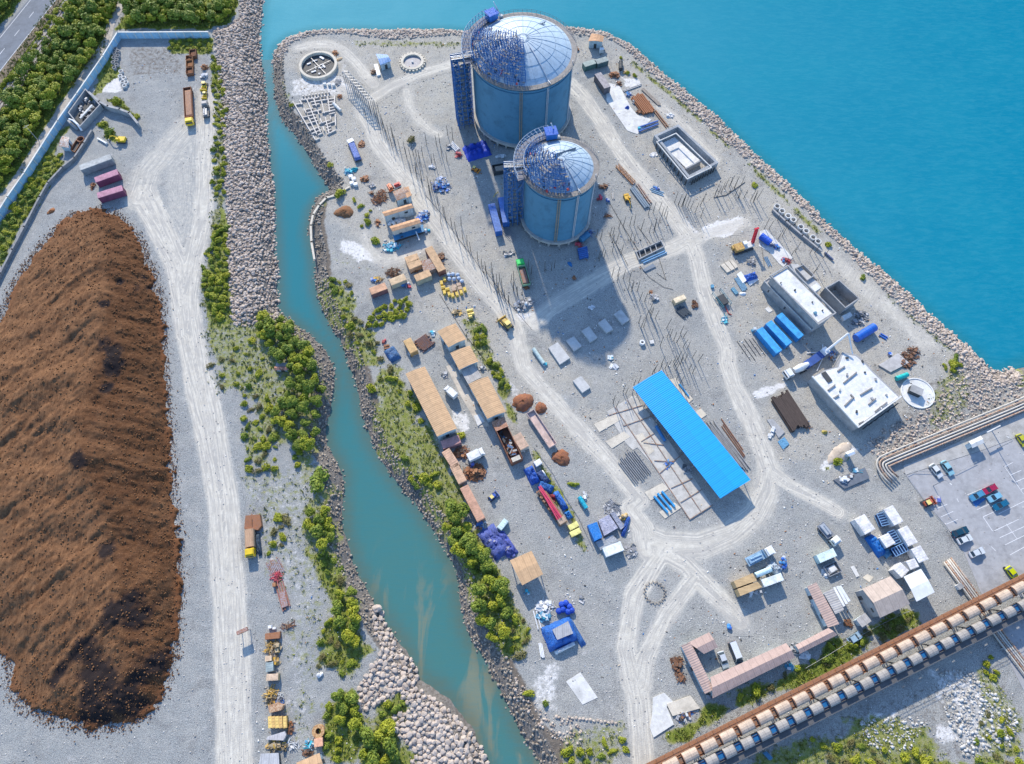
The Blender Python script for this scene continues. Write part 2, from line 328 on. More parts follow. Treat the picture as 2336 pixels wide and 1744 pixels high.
rd('L', [(1530,940),(1500,1100),(1400,1300),(1200,1460),(950,1560),(650,1560),(480,1500)], 2.2, .75, 4)
rd('L', [(1560,960),(1700,1060),(1900,1160),(2100,1280)], 1.3, .8)
rd('K', [(440,1230),(560,1120),(1090,800),(1230,720),(1600,610),(1700,560)], 2.4, .8, 1.6)
rd('K', [(1800,560),(1880,500),(2203,400)], 1.2, .7)
rd('V', [(1430,1190),(1480,1220),(1530,1270),(1600,1340)], 1.5, .8, 3)
rd('V', [(1500,1250),(1440,1330),(1395,1420),(1385,1480)], 1.4, .8)
rd('C', [(1500,900),(1700,1080),(1950,1330)], 1.2, .7)
rd('H', [(880,620),(1050,780),(1300,1020),(1450,1130),(1600,1260),(1750,1420)], 1.6, .55, 3)
rd('F', [(850,500),(900,640),(1000,720),(1200,680),(1380,570)], 1.2, .6)
rd('V', [(310,420),(345,490),(385,570),(402,680),(425,800),(455,930),(480,1080),(497,1300),(503,1480),(508,1660),(510,1800)], 3.2, 1.0, 2.4)
rd('V', [(450,200),(445,350),(440,460),(415,560),(402,640),(405,720)], 2.0, .8, 4)
rd('V', [(300,430),(320,370),(380,300),(420,260)], 3, .6, 6)
rd('V', [(395,280),(390,400),(400,500)], 3, .5, 6)
rd('V', [(360,340),(400,330),(440,340)], 4, .5, 6)
land_ok = (sdn > 4.5)
road *= land_ok
# ---- ground material ----
def ground_nodes(nt):
    g = nt.n('ShaderNodeNewGeometry'); v = g.outputs['Position']
    w = nt.attr('warm')
    n0 = nt.noise(0.05, v, 4, .6)
    fw = nt.ramp(nt.math('ADD', nt.math('MULTIPLY', w, .55), nt.math('MULTIPLY', n0, .6)), .35, .85)
    c = nt.mix(fw, (.285, .30, .295), (.43, .40, .335))
    st = nt.noise(0.22, v, 5, .65); c = nt.mix(nt.ramp(st, .38, .75, 0, .6), c, (.45, .44, .40))
    c = nt.mix(nt.ramp(nt.noise(0.6, v, 5, .7, .5), .52, .75, 0, .6), c, (.23, .225, .23))
    sp = nt.noise(3.2, v, 4, .75); c = nt.mix(nt.ramp(nt.noise(.12, v, 6, .75, .6), .5, .72, 0, .7), c, (.18, .18, .175)); c = nt.mix(nt.ramp(nt.noise(1.1, v, 5, .8), .5, .7, 0, .6), c, (.17, .165, .17)); c = nt.mix(nt.ramp(sp, .48, .64, 0, .8), c, (.15, .15, .155))
    c = nt.mix(nt.ramp(nt.noise(4.5, v, 3, .75), .53, .66, 0, .85), c, (.62, .60, .57)); c = nt.mix(nt.ramp(nt.noise(.45, v, 5, .75), .56, .72, 0, .5), c, (.56, .54, .52))
    return v, c, sp
def finish_ground(nt, bs, v, c, sp, bump=.6):
    bp = nt.n('ShaderNodeBump', i_Strength=bump, i_Distance=.35); lk(nt, sp, bp.inputs['Height'])
    lk(nt, bp.outputs[0], bs.inputs['Normal']); lk(nt, c, bs.inputs['Base Color']); bs.inputs['Roughness'].default_value = .92
    bs.inputs['Specular IOR Level'].default_value = .2
def road_mix(nt, v, c):
    r = nt.attr('road')
    f = nt.ramp(nt.math('ADD', r, nt.math('MULTIPLY', nt.math('SUBTRACT', nt.noise(.9, v, 4, .7), .5), .8)), .15, .85)
    rc = nt.mix(nt.ramp(nt.noise(.5, v, 4, .7), .35, .7), (.56, .52, .44), (.68, .64, .55))
    rc = nt.mix(nt.ramp(nt.noise(3.4, v, 4, .75), .52, .7, 0, .4), rc, (.34, .32, .30))
    la = nt.n('ShaderNodeCombineXYZ'); lk(nt, nt.attr('lat'), la.inputs[0]); sv = nt.n('ShaderNodeVectorMath', operation='MULTIPLY_ADD')
    lk(nt, v, sv.inputs[0]); sv.inputs[1].default_value = (.05, .05, 0); lk(nt, la.outputs[0], sv.inputs[2])
    stk = nt.noise(2.2, sv.outputs[0], 3, .7)
    rc = nt.mix(nt.ramp(stk, .4, .62, 0, .75), rc, (.41, .385, .35)); f = nt.math('MULTIPLY', f, nt.ramp(stk, .3, .75, 1.0, .7))
    return nt.mix(f, c, rc)
m_ground, nt, bs = new_mat('ground_material'); v, c, sp = ground_nodes(nt)
def blend(c, att, noise_scale, a, b, colA, colB, cs):
    global nt, v
    f = nt.ramp(nt.math('ADD', nt.attr(att), nt.math('MULTIPLY', nt.math('SUBTRACT', nt.noise(noise_scale, v, 5, .7), .5), 1.3)), a, b)
    cc = nt.mix(nt.ramp(nt.noise(cs, v, 4, .7), .35, .65), colA, colB)
    return nt.mix(f, c, cc)
c = blend(c, 'white', .6, .35, .8, (.62, .60, .57), (.74, .72, .69), 1.2)
c = blend(c, 'brown', .5, .3, .7, (.20, .165, .13), (.12, .105, .09), .9)
c = blend(c, 'rock', .8, .35, .7, (.13, .115, .10), (.22, .20, .18), 1.4)
c = blend(c, 'grass', .55, .38, .75, (.19, .22, .045), (.31, .30, .12), .8)
c = blend(c, 'grass', 1.3, .6, 1.0, (.09, .13, .02), (.21, .25, .035), 1.0)
c = road_mix(nt, v, c)
finish_ground(nt, bs, v, c, sp)
nx, ny = X.shape
idx = np.arange(nx*ny).reshape(nx, ny)
Zf = Z + (n_b - .5) * .12 * (sdn > 4.2) * (road < .05)
Xe, Ye = X.copy(), Y.copy()
Xe[0, :] = -3000; Xe[-1, :] = 3000; Ye[:, 0] = -2500; Ye[:, -1] = 4000
V3 = np.stack([Xe, Ye, Zf], -1).reshape(-1, 3)
F4 = np.stack([idx[:-1, :-1], idx[1:, :-1], idx[1:, 1:], idx[:-1, 1:]], -1).reshape(-1, 4)
attrs = dict(grass=grass, brown=brown, rock=rock, white=white, warm=warm, road=road*0)
o = np_obj('ground', V3, F4, m_ground, attrs, True); tag(o, kind='structure')
def ground_z(x, y):
    i = int(round((x - xs[0]) / GS)); j = int(round((y - ys[0]) / GS))
    return float(Z[max(0, min(nx-1, i)), max(0, min(ny-1, j))])
# dirt road sheet (one connected network of tracks)
m_road, nt, bs = new_mat('dirt_road_material'); v, c, sp = ground_nodes(nt)
c = blend(c, 'white', .6, .35, .8, (.62, .60, .57), (.74, .72, .69), 1.2)
c = blend(c, 'grass', .55, .55, .85, (.115, .14, .04), (.26, .25, .12), .8)
c = road_mix(nt, v, c); finish_ground(nt, bs, v, c, sp, .35)
fm = np.maximum.reduce([road[:-1, :-1], road[1:, :-1], road[1:, 1:], road[:-1, 1:]]).ravel() > .04
Fr = F4[fm]; used = np.unique(Fr); remap = np.full(nx*ny, -1); remap[used] = np.arange(len(used))
Vr = V3[used].copy(); Vr[:, 2] = Z.ravel()[used] + .03
o = np_obj('dirt_road', Vr, remap[Fr], m_road, {k: a.ravel()[used] for k, a in dict(grass=grass, white=white, warm=warm, road=road, lat=lat).items()}, True)
tag(o, kind='structure')
# ---- water ----
def water_mat(name, cols, sx, channel=False):
    m, nt, bs = new_mat(name); g = nt.n('ShaderNodeNewGeometry'); v = g.outputs['Position']
    sepx = nt.n('ShaderNodeSeparateXYZ'); lk(nt, v, sepx.inputs[0])
    if channel:
        n = nt.noise(.02, v, 3, .6)
        f = nt.ramp(nt.math('ADD', sepx.outputs[1], nt.math('MULTIPLY', nt.math('SUBTRACT', n, .5), 60)), 0, 150)
        c = nt.mix(f, cols[1], cols[0]); yj = W('V', 575, 118, ZW).y; c = nt.mix(nt.ramp(sepx.outputs[1], yj-75, yj+2), c, (.062, .285, .35))
        # sandy shoals at the silted end of the channel
        sh = nt.noise(1.0, nt.map(v, (.16, .045, 1), (0, 0, R(-24))), 4, .55, .8)
        fs = nt.math('MULTIPLY', nt.ramp(sh, .48, .6), nt.ramp(sepx.outputs[1], 42, 6))
        c = nt.mix(nt.math('MULTIPLY', fs, .75), c, cols[2])
    else:
        n = nt.noise(.006, v, 3, .6); f = nt.ramp(nt.math('ADD', nt.math('MULTIPLY', sepx.outputs[0], .0032), nt.math('MULTIPLY', n, .45)), -.1, .85)
        c = nt.mix(f, cols[0], cols[1]); c = nt.mix(nt.ramp(nt.noise(.035, v, 4, .6), .4, .65, 0, .35), c, cols[2])
    e = nt.attr('edge'); c = nt.mix(nt.math('MULTIPLY', e, .6), c, cols[3])
    w1 = nt.noise(.55, nt.map(v, (.45, 1.5, 1), (0, 0, R(8))), 6, .72, .4); w2 = nt.noise(2.4, nt.map(v, (.5, 1.3, 1)), 3, .6)
    h = nt.math('ADD', nt.math('MULTIPLY', w1, 1.0), nt.math('MULTIPLY', w2, .35))
    bp = nt.n('ShaderNodeBump', i_Strength=sx, i_Distance=.5); lk(nt, h, bp.inputs['Height']); lk(nt, bp.outputs[0], bs.inputs['Normal'])
    c = nt.mix(nt.ramp(w1, .38, .68, 0, .22), c, cols[0])
    lk(nt, c, bs.inputs['Base Color']); bs.inputs['Roughness'].default_value = .12 if channel else .45; bs.inputs['IOR'].default_value = 1.33; bs.inputs['Specular IOR Level'].default_value = .02 if not channel else .3
    return m
m_sea = water_mat('sea_material', [(.065,.30,.37), (.004,.185,.28), (.015,.225,.305), (.02,.15,.18)], .12)
m_chan = water_mat('channel_material', [(.03,.18,.22), (.06,.175,.165), (.22,.215,.14), (.11,.12,.085)], .06, True)
wsel = (sd < 3.0)
wx = np.concatenate([[-3000], np.arange(-120, 264, 2.0), [3000]]); wy = np.concatenate([[-2000], np.arange(-62, 330, 2.0), [5000]])
WX, WY = np.meshgrid(wx, wy, indexing='ij'); wsd = sdist(WX, WY, water_poly)
chan_poly = LB + RB[::-1]
is_ch = inside(WX, WY, WL('V', [(400,1900),(400,115),(556,118),(592,122),(900,300),(1400,1900)]))
wi = np.arange(WX.size).reshape(WX.shape)
WF = np.stack([wi[:-1, :-1], wi[1:, :-1], wi[1:, 1:], wi[:-1, 1:]], -1).reshape(-1, 4)
near = np.minimum.reduce([wsd[:-1, :-1], wsd[1:, :-1], wsd[1:, 1:], wsd[:-1, 1:]]).ravel() < 4
chf = is_ch[:-1, :-1].ravel()
edge = sstep(wsd, -5, 0)
WV = np.stack([WX, WY, np.full(WX.shape, ZW)], -1).reshape(-1, 3)
for nm, sel, mm in (('sea_water', near & ~chf, m_sea), ('channel_water', near & chf, m_chan)):
    Fq = WF[sel]; us = np.unique(Fq); rm = np.full(WX.size, -1); rm[us] = np.arange(len(us))
    o = np_obj(nm, WV[us], rm[Fq], mm, dict(edge=edge.ravel()[us]), True); tag(o, kind='structure')
# ---- highway top left, second track ----
def strip(name, pts, width, z, m, n=1):
    pts = [Vector((p[0], p[1])) for p in pts]; vs = []; fs = []
    for i, p in enumerate(pts):
        t = (pts[min(i+1, len(pts)-1)] - pts[max(i-1, 0)]).normalized(); nn = Vector((-t.y, t.x))
        for s_ in (-.5, .5): vs.append((*(p + nn * width * s_), z))
    fs = [(2*i, 2*i+2, 2*i+3, 2*i+1) for i in range(len(pts)-1)]
    mb = MB(); mb.add(vs, fs); return mb.obj(name, m)
m_asph = mat((.16,.18,.21), 'concrete', .85, 0, .2); m_asph2 = mat((.36,.36,.37), 'concrete', .85, 0, .25); m_conc = mat((.42,.41,.39), 'concrete', .85, 0, .3)
m_line = mat((.72,.72,.72), 'paint', .7, 0, .3); m_ballast = mat((.36,.33,.30), 'concrete', .95, 0, .6)
hw = WL('A', [(-400,960),(0,445),(365,-10),(700,-420)])
tag(strip('highway', hw, 11.0, .09, m_asph), kind='structure')
for off, dash in ((-4.9, 0), (4.9, 0), (0.0, 1)):
    a, b = hw[0].to_2d(), hw[-1].to_2d(); t = (b - a).normalized(); nn = Vector((-t.y, t.x)); L_ = (b - a).length
    mb = MB(); s_ = 0
    while s_ < L_:
        e_ = min(L_, s_ + (3.5 if dash else L_)); c_ = a + t * (s_ + e_) / 2 + nn * off
        mb.box((c_.x, c_.y, .10), (e_ - s_, .18, .012), math.atan2(t.y, t.x)); s_ = e_ + 7
    tag(mb.obj('road_marking', m_line), kind='structure')
tag(strip('road_verge', WL('A', [(-300,1060),(0,650),(100,520),(480,0),(700,-320)]), 4.5, .07, mat((.22,.17,.12), 'concrete', .95, 0, .8)), kind='structure')
tag(strip('gravel_track', WL('A', [(-300,1330),(0,900),(300,440),(590,20),(760,-260)]), 6.0, .08, m_ballast), kind='structure')
mb = MB(); p0 = WL('A', [(-300,1330),(0,900),(300,440),(590,20),(760,-260)], .1)
for off in (-.75, .75):
    mb.tube([Vector((q.x + off, q.y + off * .3, .2)) for q in p0], .12, 4)
tag(mb.obj('rail_track', mat((.42,.38,.35), 'rust', .7)), 'pair of pale rails running on ballast between the highway and the thicket', 'rail track')
tag(strip('footpath', WL('A', [(1090,-250),(1010,60),(930,200),(900,330),(750,560),(560,850),(330,1200),(120,1540),(-100,1850)]), 3.2, .06, mat((.46,.42,.37), 'concrete', .95, 0, .5)), kind='structure')
# ---- car park, apron ----
def flat(name, k, pts, z, m, kind='structure'):
    mb = MB(); P_ = [(p.x, p.y) for p in WL(k, pts)]
    mb.prism(P_, z - .15, z); return tag(mb.obj(name, m), kind=kind)
flat('car_park', 'M', [(1215,975),(1870,760),(2400,560),(2900,600),(2900,2100),(2400,2000),(1850,1980),(1700,1620),(1560,1410),(1400,1230)], .085, m_asph2)
flat('pavement', 'M', [(1190,890),(1260,870),(2300,400),(2900,150),(2900,600),(2400,556),(1870,756),(1212,970)], .075, m_conc)
flat('service_road', 'Q', [(1930,520),(2210,420),(2600,300),(2600,1300),(2250,1130),(2030,700)], .07, m_asph2)
# ================= ROCKS =================
def ico(sub):
    t = (1 + 5**.5) / 2
    v = [(-1,t,0),(1,t,0),(-1,-t,0),(1,-t,0),(0,-1,t),(0,1,t),(0,-1,-t),(0,1,-t),(t,0,-1),(t,0,1),(-t,0,-1),(-t,0,1)]
    f = [(0,11,5),(0,5,1),(0,1,7),(0,7,10),(0,10,11),(1,5,9),(5,11,4),(11,10,2),(10,7,6),(7,1,8),(3,9,4),(3,4,2),(3,2,6),(3,6,8),(3,8,9),(4,9,5),(2,4,11),(6,2,10),(8,6,7),(9,8,1)]
    v = [Vector(p).normalized() for p in v]
    for _ in range(sub):
        ca = {}; nf = []
        def mid(a, b):
            k = (min(a, b), max(a, b))
            if k not in ca: ca[k] = len(v); v.append(((v[a] + v[b]) / 2).normalized())
            return ca[k]
        for a, b, c_ in f:
            x, y, z = mid(a, b), mid(b, c_), mid(c_, a); nf += [(a, x, z), (b, y, x), (c_, z, y), (x, y, z)]
        f = nf
    return np.array([tuple(p) for p in v]), np.array(f)
ico0, ico0f = ico(0); ico1, ico1f = ico(1)
def rock_variants(n, base, seed):
    r = np.random.default_rng(seed); out = []
    for i in range(n):
        s_ = np.array([1, r.uniform(.65, 1.0), r.uniform(.5, .8)])
        q = base * (1 + r.uniform(-.22, .22, (len(base), 1)))
        # cut facets
        for _ in range(4):
            nrm = r.normal(size=3); nrm /= np.linalg.norm(nrm); h = r.uniform(.6, .85)
            dd = q @ nrm; q = q - np.outer(np.maximum(dd - h, 0), nrm)
        out.append(q * s_)
    return out
rv1 = rock_variants(12, ico1, 3); rv0 = rock_variants(8, ico0, 4)
def rock_mat(name, a, b, c2):
    m, nt, bs = new_mat(name); g = nt.n('ShaderNodeNewGeometry'); v = g.outputs['Position']
    c = nt.mix(nt.ramp(g.outputs['Random Per Island'], 0, 1), a, b)
    c = nt.mix(nt.ramp(nt.noise(.35, v, 4, .7), .45, .65, 0, .6), c, c2)
    oi = nt.n('ShaderNodeObjectInfo'); c = nt.mix(nt.math('MULTIPLY', oi.outputs['Random'], .35), c, b)
    c = nt.mix(nt.ramp(nt.noise(2.5, v, 3, .7), .55, .75, 0, .5), c, tuple(x*.5 for x in a))
    lk(nt, c, bs.inputs['Base Color']); bs.inputs['Roughness'].default_value = .9
    bp = nt.n('ShaderNodeBump', i_Strength=.5, i_Distance=.12); lk(nt, nt.noise(5, v, 3, .7), bp.inputs['Height']); lk(nt, bp.outputs[0], bs.inputs['Normal'])
    return m
m_rock = rock_mat('riprap_rock_material', (.36,.285,.235), (.55,.47,.40), (.22,.175,.14))
m_rockd = rock_mat('bank_rock_material', (.20,.165,.13), (.36,.32,.27), (.12,.10,.08))
m_rockw = rock_mat('pale_rubble_material', (.36,.35,.33), (.60,.59,.57), (.25,.24,.21))
def zz(x, y):
    i = np.clip(np.round((x - xs[0]) / GS).astype(int), 0, nx-1); j = np.clip(np.round((y - ys[0]) / GS).astype(int), 0, ny-1)
    return Z[i, j]
def scatter(cond, dens, box):
    x0, x1, y0, y1 = box; n = int((x1-x0)*(y1-y0)*dens); px = rng.uniform(x0, x1, n); py = rng.uniform(y0, y1, n)
    k = cond(px, py); return px[k], py[k]
def rocks(name, px, py, smin, smax, m, label, cat='rocks', variants=None, faces=None, up=.25, kind='stuff', zf=None):
    variants = variants or rv1; faces = ico1f if faces is None else faces
    n = len(px); s_ = smin + (smax-smin) * rng.random(n)**1.8; an = rng.uniform(0, 6.28, n); vi = rng.integers(0, len(variants), n)
    nv = len(variants[0]); B = np.stack(variants)[vi]
    ca, sa = np.cos(an)[:, None], np.sin(an)[:, None]
    vx = (B[:, :, 0]*ca - B[:, :, 1]*sa) * s_[:, None] + px[:, None]; vy = (B[:, :, 0]*sa + B[:, :, 1]*ca) * s_[:, None] + py[:, None]
    vz = B[:, :, 2] * s_[:, None] + ((zf or zz)(px, py) + s_ * up * rng.uniform(.2, 1.6, n))[:, None]
    v = np.stack([vx, vy, vz], -1).reshape(-1, 3); f = (faces[None] + (np.arange(n) * nv)[:, None, None]).reshape(-1, 3)
    o = np_obj(name, v, f, m, None, False, 3); tag(o, label, cat, None, kind); return o
def roadv(x, y): return road[np.clip(np.round((x - xs[0]) / GS).astype(int), 0, nx-1), np.clip(np.round((y - ys[0]) / GS).astype(int), 0, ny-1)]
def sdw(px, py, poly=water_poly): return sdist(px, py, poly)
shoreL = LB[0:12]; riverL = LB[11:31]; NE = SS
# causeway riprap
box_c = (-150, -45, 85, 330)
px, py = scatter(lambda x, y: (sdist(x, y, causeway) < .5) & (sdw(x, y) > -1.5), 2.6, box_c)
rocks('riprap_rocks', px, py, .30, .72, m_rock, 'pinkish grey boulders heaped along the causeway left of the channel', 'riprap')
# sea wall all round the peninsula
def seawall(x, y):
    d1 = sdw(x, y); a = seg_dist(x, y, SS[:27]); w_ = 6.3 + 1.2*np.sin(x*.11)
    return (a < w_) & (d1 > -1.0)
px, py = scatter(seawall, 2.8, (-95, 215, 60, 260))
rocks('seawall_rocks', px, py, .26, .68, m_rock, 'pale boulders of the sea wall edging the peninsula on the open water side', 'riprap')
# darker small rocks on the channel banks
px, py = scatter(lambda x, y: (seg_dist(x, y, RB) < 4.6) & (sdw(x, y) > -1) & (sdw(x, y) < 4.6), 2.4, (-95, 20, -30, 250))
rocks('bank_stones', px, py, .18, .55, m_rockd, 'dark brown stones lining the right bank of the channel', 'stones', rv0, ico0f)
px, py = scatter(lambda x, y: (seg_dist(x, y, LB[11:]) < 4.2) & (sdw(x, y) > -1) & (sdw(x, y) < 4.2) & (y > 10), 2.4, (-95, 0, -30, 130))
rocks('bank_stones', px, py, .18, .55, m_rockd, 'dark brown stones lining the left bank of the channel', 'stones', rv0, ico0f)
# big boulders near the channel end: 300 individual, rest stuff
bigp = [WL('N', [(1330,420),(1420,440),(1450,560),(1560,760),(1700,900),(1720,1000),(1640,1050),(1700,1090),(1560,1100),(1480,1180),(1270,1250),(1260,1080),(1380,880),(1440,760),(1360,600)]),
        WL('N', [(1560,1080),(1660,1020),(1780,1130),(1900,1180),(2000,1300),(2180,1500),(2300,1760),(1600,1800),(1700,1560),(1540,1400),(1520,1280),(1680,1250)])]
def poisson(poly, r_, n_try):
    bx = [p.x for p in poly]; by = [p.y for p in poly]; grid = {}; out = []
    X_ = rng.uniform(min(bx), max(bx), n_try); Y_ = rng.uniform(min(by), max(by), n_try); ok = inside(X_, Y_, poly)
    for x, y in zip(X_[ok], Y_[ok]):
        gi, gj = int(x // r_), int(y // r_)
        if any(math.hypot(x-q[0], y-q[1]) < r_ for a in (-1,0,1) for b in (-1,0,1) for q in grid.get((gi+a, gj+b), ())): continue
        grid.setdefault((gi, gj), []).append((x, y)); out.append((x, y))
    return out
bp_ = poisson(bigp[0], 1.15, 9000) + poisson(bigp[1], 1.05, 16000)
bp_.sort(key=lambda q: q[1]); bp_ = [q for q in bp_ if q[1] > -24]
ind = bp_[::max(1, len(bp_)//290)][:290]; rest = [q for q in bp_ if q not in set(ind)]
bmesh_ = []
for i in range(10):
    me = bpy.data.meshes.new('boulder'); me.from_pydata([tuple(p) for p in rv1[i]], [], [tuple(int(a) for a in f) for f in ico1f]); me.materials.append(m_rock); bmesh_.append(me)
for i, (x, y) in enumerate(ind):
    o = bpy.data.objects.new('boulder', bmesh_[i % 10]); scene.collection.objects.link(o)
    s_ = random.uniform(.6, .95); o.scale = (s_, s_, s_); o.rotation_euler = (0, 0, random.uniform(0, 6.28)); o.location = (x, y, ground_z(x, y) + .2)
    tag(o, 'pale rounded boulder in the rock bank left of the silted channel end', 'boulder', 'boulders at the channel end')
px = np.array([q[0] for q in rest]); py = np.array([q[1] for q in rest])
rocks('rock_bank', px, py, .6, .95, m_rock, 'remaining pale boulders packed in the rock bank at the channel end', 'boulders')
px, py = scatter(lambda x, y: inside(x, y, bigp[0]) | inside(x, y, bigp[1]), 2.5, (-50, 10, -30, 60))
rocks('small_rocks', px, py, .2, .45, m_rock, 'small rocks filling the gaps of the rock bank at the channel end', 'rocks', rv0, ico0f)
o = bpy.data.objects.new('boulder', bmesh_[3]); scene.collection.objects.link(o); q = W('N', 1395, 465, -1); o.location = (q.x, q.y, -1.6); o.scale = (1.5, 1.3, 1.3)
tag(o, 'largest brown boulder standing in the water at the left channel bank', 'boulder')
# rubble slopes lower right and by the pipeline
for k, pts, dens, sm, sM, mm, nm, lb in [
 ('Q', [(1480,900),(1700,830),(1850,950),(2150,1250),(2100,1500),(1700,1600),(1550,1250)], 2.2, .2, .6, m_rockw, 'rubble', 'white rubble field below the conveyors at the lower right'),
 ('Q', [(830,1290),(1150,1230),(1400,1300),(1250,1520),(1100,1560),(870,1480)], 1.6, .2, .5, m_rockw, 'rubble', 'bright white quarry rubble in the scrub below the conveyors'),
 ('M', [(830,760),(1000,600),(1200,500),(1400,420),(1500,250),(1700,-40),(1830,10),(1900,150),(2203,120),(2203,300),(1600,560),(1000,820)], 1.5, .22, .6, m_rock, 'rubble', 'tan and grey rubble slope between the sea wall corner and the pipeline'),
 ('O', [(540,1000),(640,1100),(800,1300),(980,1350),(1100,1450),(1000,1540),(830,1450),(600,1240)], 1.5, .2, .55, m_rock, 'rubble', 'stones scattered on the right bank near the silted channel end'),
 ('F', [(1000,540),(1110,560),(1120,620),(990,660)], 2.5, .2, .5, m_rockw, 'rubble', 'white and bluish rubble tipped below the courtyard building')]:
    pl = WL(k, pts); bx = [p.x for p in pl]; by = [p.y for p in pl]
    px, py = scatter(lambda x, y: inside(x, y, pl), dens, (min(bx), max(bx), min(by), max(by)))
    rocks(nm, px, py, sm, sM, mm, lb, 'rubble', rv0, ico0f)
# loose pebbles and debris over all open ground
def open_ground(x, y): return (sdw(x, y) > 5)
px, py = scatter(open_ground, .30, (-140, 200, -18, 240))
rocks('gravel', px, py, .07, .24, rock_mat('gravel_material', (.22,.21,.20), (.66,.63,.60), (.30,.27,.25)), 'loose stones scattered over the gravel yards', 'gravel', rv0, ico0f)
m_lit, nt, bs = new_mat('litter_material'); g = nt.n('ShaderNodeNewGeometry'); cr = nt.n('ShaderNodeValToRGB'); cr.color_ramp.interpolation = 'CONSTANT'
for i, (p_, c_) in enumerate(((0, (.7,.7,.68)), (.3, (.12,.11,.10)), (.5, (.35,.16,.07)), (.65, (.5,.42,.32)), (.78, (.08,.2,.42)), (.86, (.6,.6,.6)), (.94, (.05,.05,.05)))):
    e_ = cr.color_ramp.elements[i] if i < 2 else cr.color_ramp.elements.new(p_)
    e_.position = p_; e_.color = (*c_, 1)
lk(nt, g.outputs['Random Per Island'], cr.inputs[0]); lk(nt, cr.outputs[0], bs.inputs['Base Color']); bs.inputs['Roughness'].default_value = .8
yards = [('V', [(640,90),(1250,80),(1400,130),(2080,780),(2040,900),(1750,1000),(1950,1200),(1950,1330),(1500,1500),(1200,1450),(1130,1220),(1000,1000),(860,760),(760,640),(710,440),(620,230)]), ('V', [(520,1120),(660,1180),(700,1400),(660,1650),(560,1650)]), ('V', [(170,120),(460,110),(460,250),(330,300),(180,300)])]
for k_, pl_ in yards:
    pl = WL(k_, pl_); bx = [p.x for p in pl]; by = [p.y for p in pl]
    px, py = scatter(lambda x, y: inside(x, y, pl) & (vnoise(x, y, .07, 61, 3) > .44) & (roadv(x, y) < .4), .22, (min(bx), max(bx), min(by), max(by)))
    rocks('litter', px, py, .10, .42, m_lit, 'small mixed scraps and litter strewn over the work yard', 'litter', [q_*np.array([1, .6, .35]) for q_ in rv0], ico0f)
# ================= SOIL HEAP =================
hp_px = [(205,452),(262,470),(300,520),(325,580),(345,650),(352,750),(358,850),(365,950),(372,1050),(378,1150),(385,1250),(383,1330),(372,1430),(345,1510),(290,1560),(200,1575),(130,1560),(60,1530),(20,1490),(25,1440),(0,1410),(-70,1400),(-160,1300),(-210,1100),(-170,850),(-70,740),(0,695),(40,600),(90,530),(130,490),(165,458)]
HP = WL('V', hp_px)
bx = [p.x for p in HP]; by = [p.y for p in HP]
hx = np.arange(min(bx)-3, max(bx)+3, .4); hy = np.arange(min(by)-3, max(by)+3, .4); HX, HY = np.meshgrid(hx, hy, indexing='ij')
nn1 = vnoise(HX, HY, .25, 41); nn2 = vnoise(HX, HY, 1.1, 42)
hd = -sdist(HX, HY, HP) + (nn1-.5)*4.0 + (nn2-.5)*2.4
dr = seg_dist(HX, HY, HP[0:17]); dl = seg_dist(HX, HY, HP[17:31]) * .42
ridge = -2.6*np.log(np.exp(-dr/2.6) + np.exp(-dl/2.6)); ridge = np.where(hd > 0, np.maximum(ridge, 0), 0); ridge = np.where(hd > 0, ridge, 0)
zr = 8.5 * (1 - np.exp(-ridge * .72 / 8.5 * 1.15))
cone = vnoise(HX*.6 , HY, .085, 43, 2)
tl = vnoise((HX*.75 - HY*.66)*.9, (HX*.66 + HY*.75)*.16, .55, 44, 4); tr = vnoise((HX*.25 + HY*.97)*1.0, (HX*.97 - HY*.25)*.2, .5, 45, 4)
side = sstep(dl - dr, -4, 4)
zr = zr * (.62 + .62*cone) + np.minimum(ridge, 3)/3 * ((tl*(1-side) + tr*side) - .5) * 1.5 + (nn2-.5) * (.3 + .9*side*np.exp(-ridge/7)) + (vnoise(HX, HY, .2, 47, 4, .6) - .5) * 1.6 * np.minimum(1, ridge)
zr = np.maximum(zr, np.minimum(hd*.8, .5)) ; zr = np.where(hd > 0, np.maximum(zr, .05), np.maximum(-.6, hd))
m_soil, nt, bs = new_mat('soil_material'); g = nt.n('ShaderNodeNewGeometry'); v = g.outputs['Position']
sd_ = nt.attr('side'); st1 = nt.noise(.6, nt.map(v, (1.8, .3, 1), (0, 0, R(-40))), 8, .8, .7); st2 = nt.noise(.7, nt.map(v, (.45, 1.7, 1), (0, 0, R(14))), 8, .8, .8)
c = nt.mix(sd_, nt.mix(nt.ramp(st1, .3, .7), (.095, .043, .020), (.25, .132, .066)), nt.mix(nt.ramp(st2, .3, .72), (.055, .025, .012), (.15, .070, .032)))  # soil streaks; left slope painted lighter as sunlit, right slope darker as shaded
c = nt.mix(nt.ramp(nt.noise(.09, v, 5, .7), .42, .68, 0, .5), c, (.20, .105, .054)); c = nt.mix(nt.ramp(nt.noise(.5, v, 6, .8), .45, .65, 0, .4), c, (.10, .048, .027))
c = nt.mix(nt.ramp(nt.noise(2.4, v, 4, .8), .5, .68, 0, .7), c, (.05, .028, .018)); c = nt.mix(nt.ramp(nt.noise(3.5, v, 4, .8), .58, .68, 0, .6), c, (.38, .24, .15))
c = nt.mix(nt.attr('black'), c, (.018, .016, .018))
c = nt.mix(nt.ramp(nt.attr('foot'), .4, .9, 0, .35), c, (.22, .09, .04))
lk(nt, c, bs.inputs['Base Color']); bs.inputs['Roughness'].default_value = .95; bs.inputs['Specular IOR Level'].default_value = .1
bp = nt.n('ShaderNodeBump', i_Strength=.5, i_Distance=.25); lk(nt, nt.noise(2.0, v, 8, .8), bp.inputs['Height']); lk(nt, bp.outputs[0], bs.inputs['Normal'])
blk = np.zeros_like(HX)
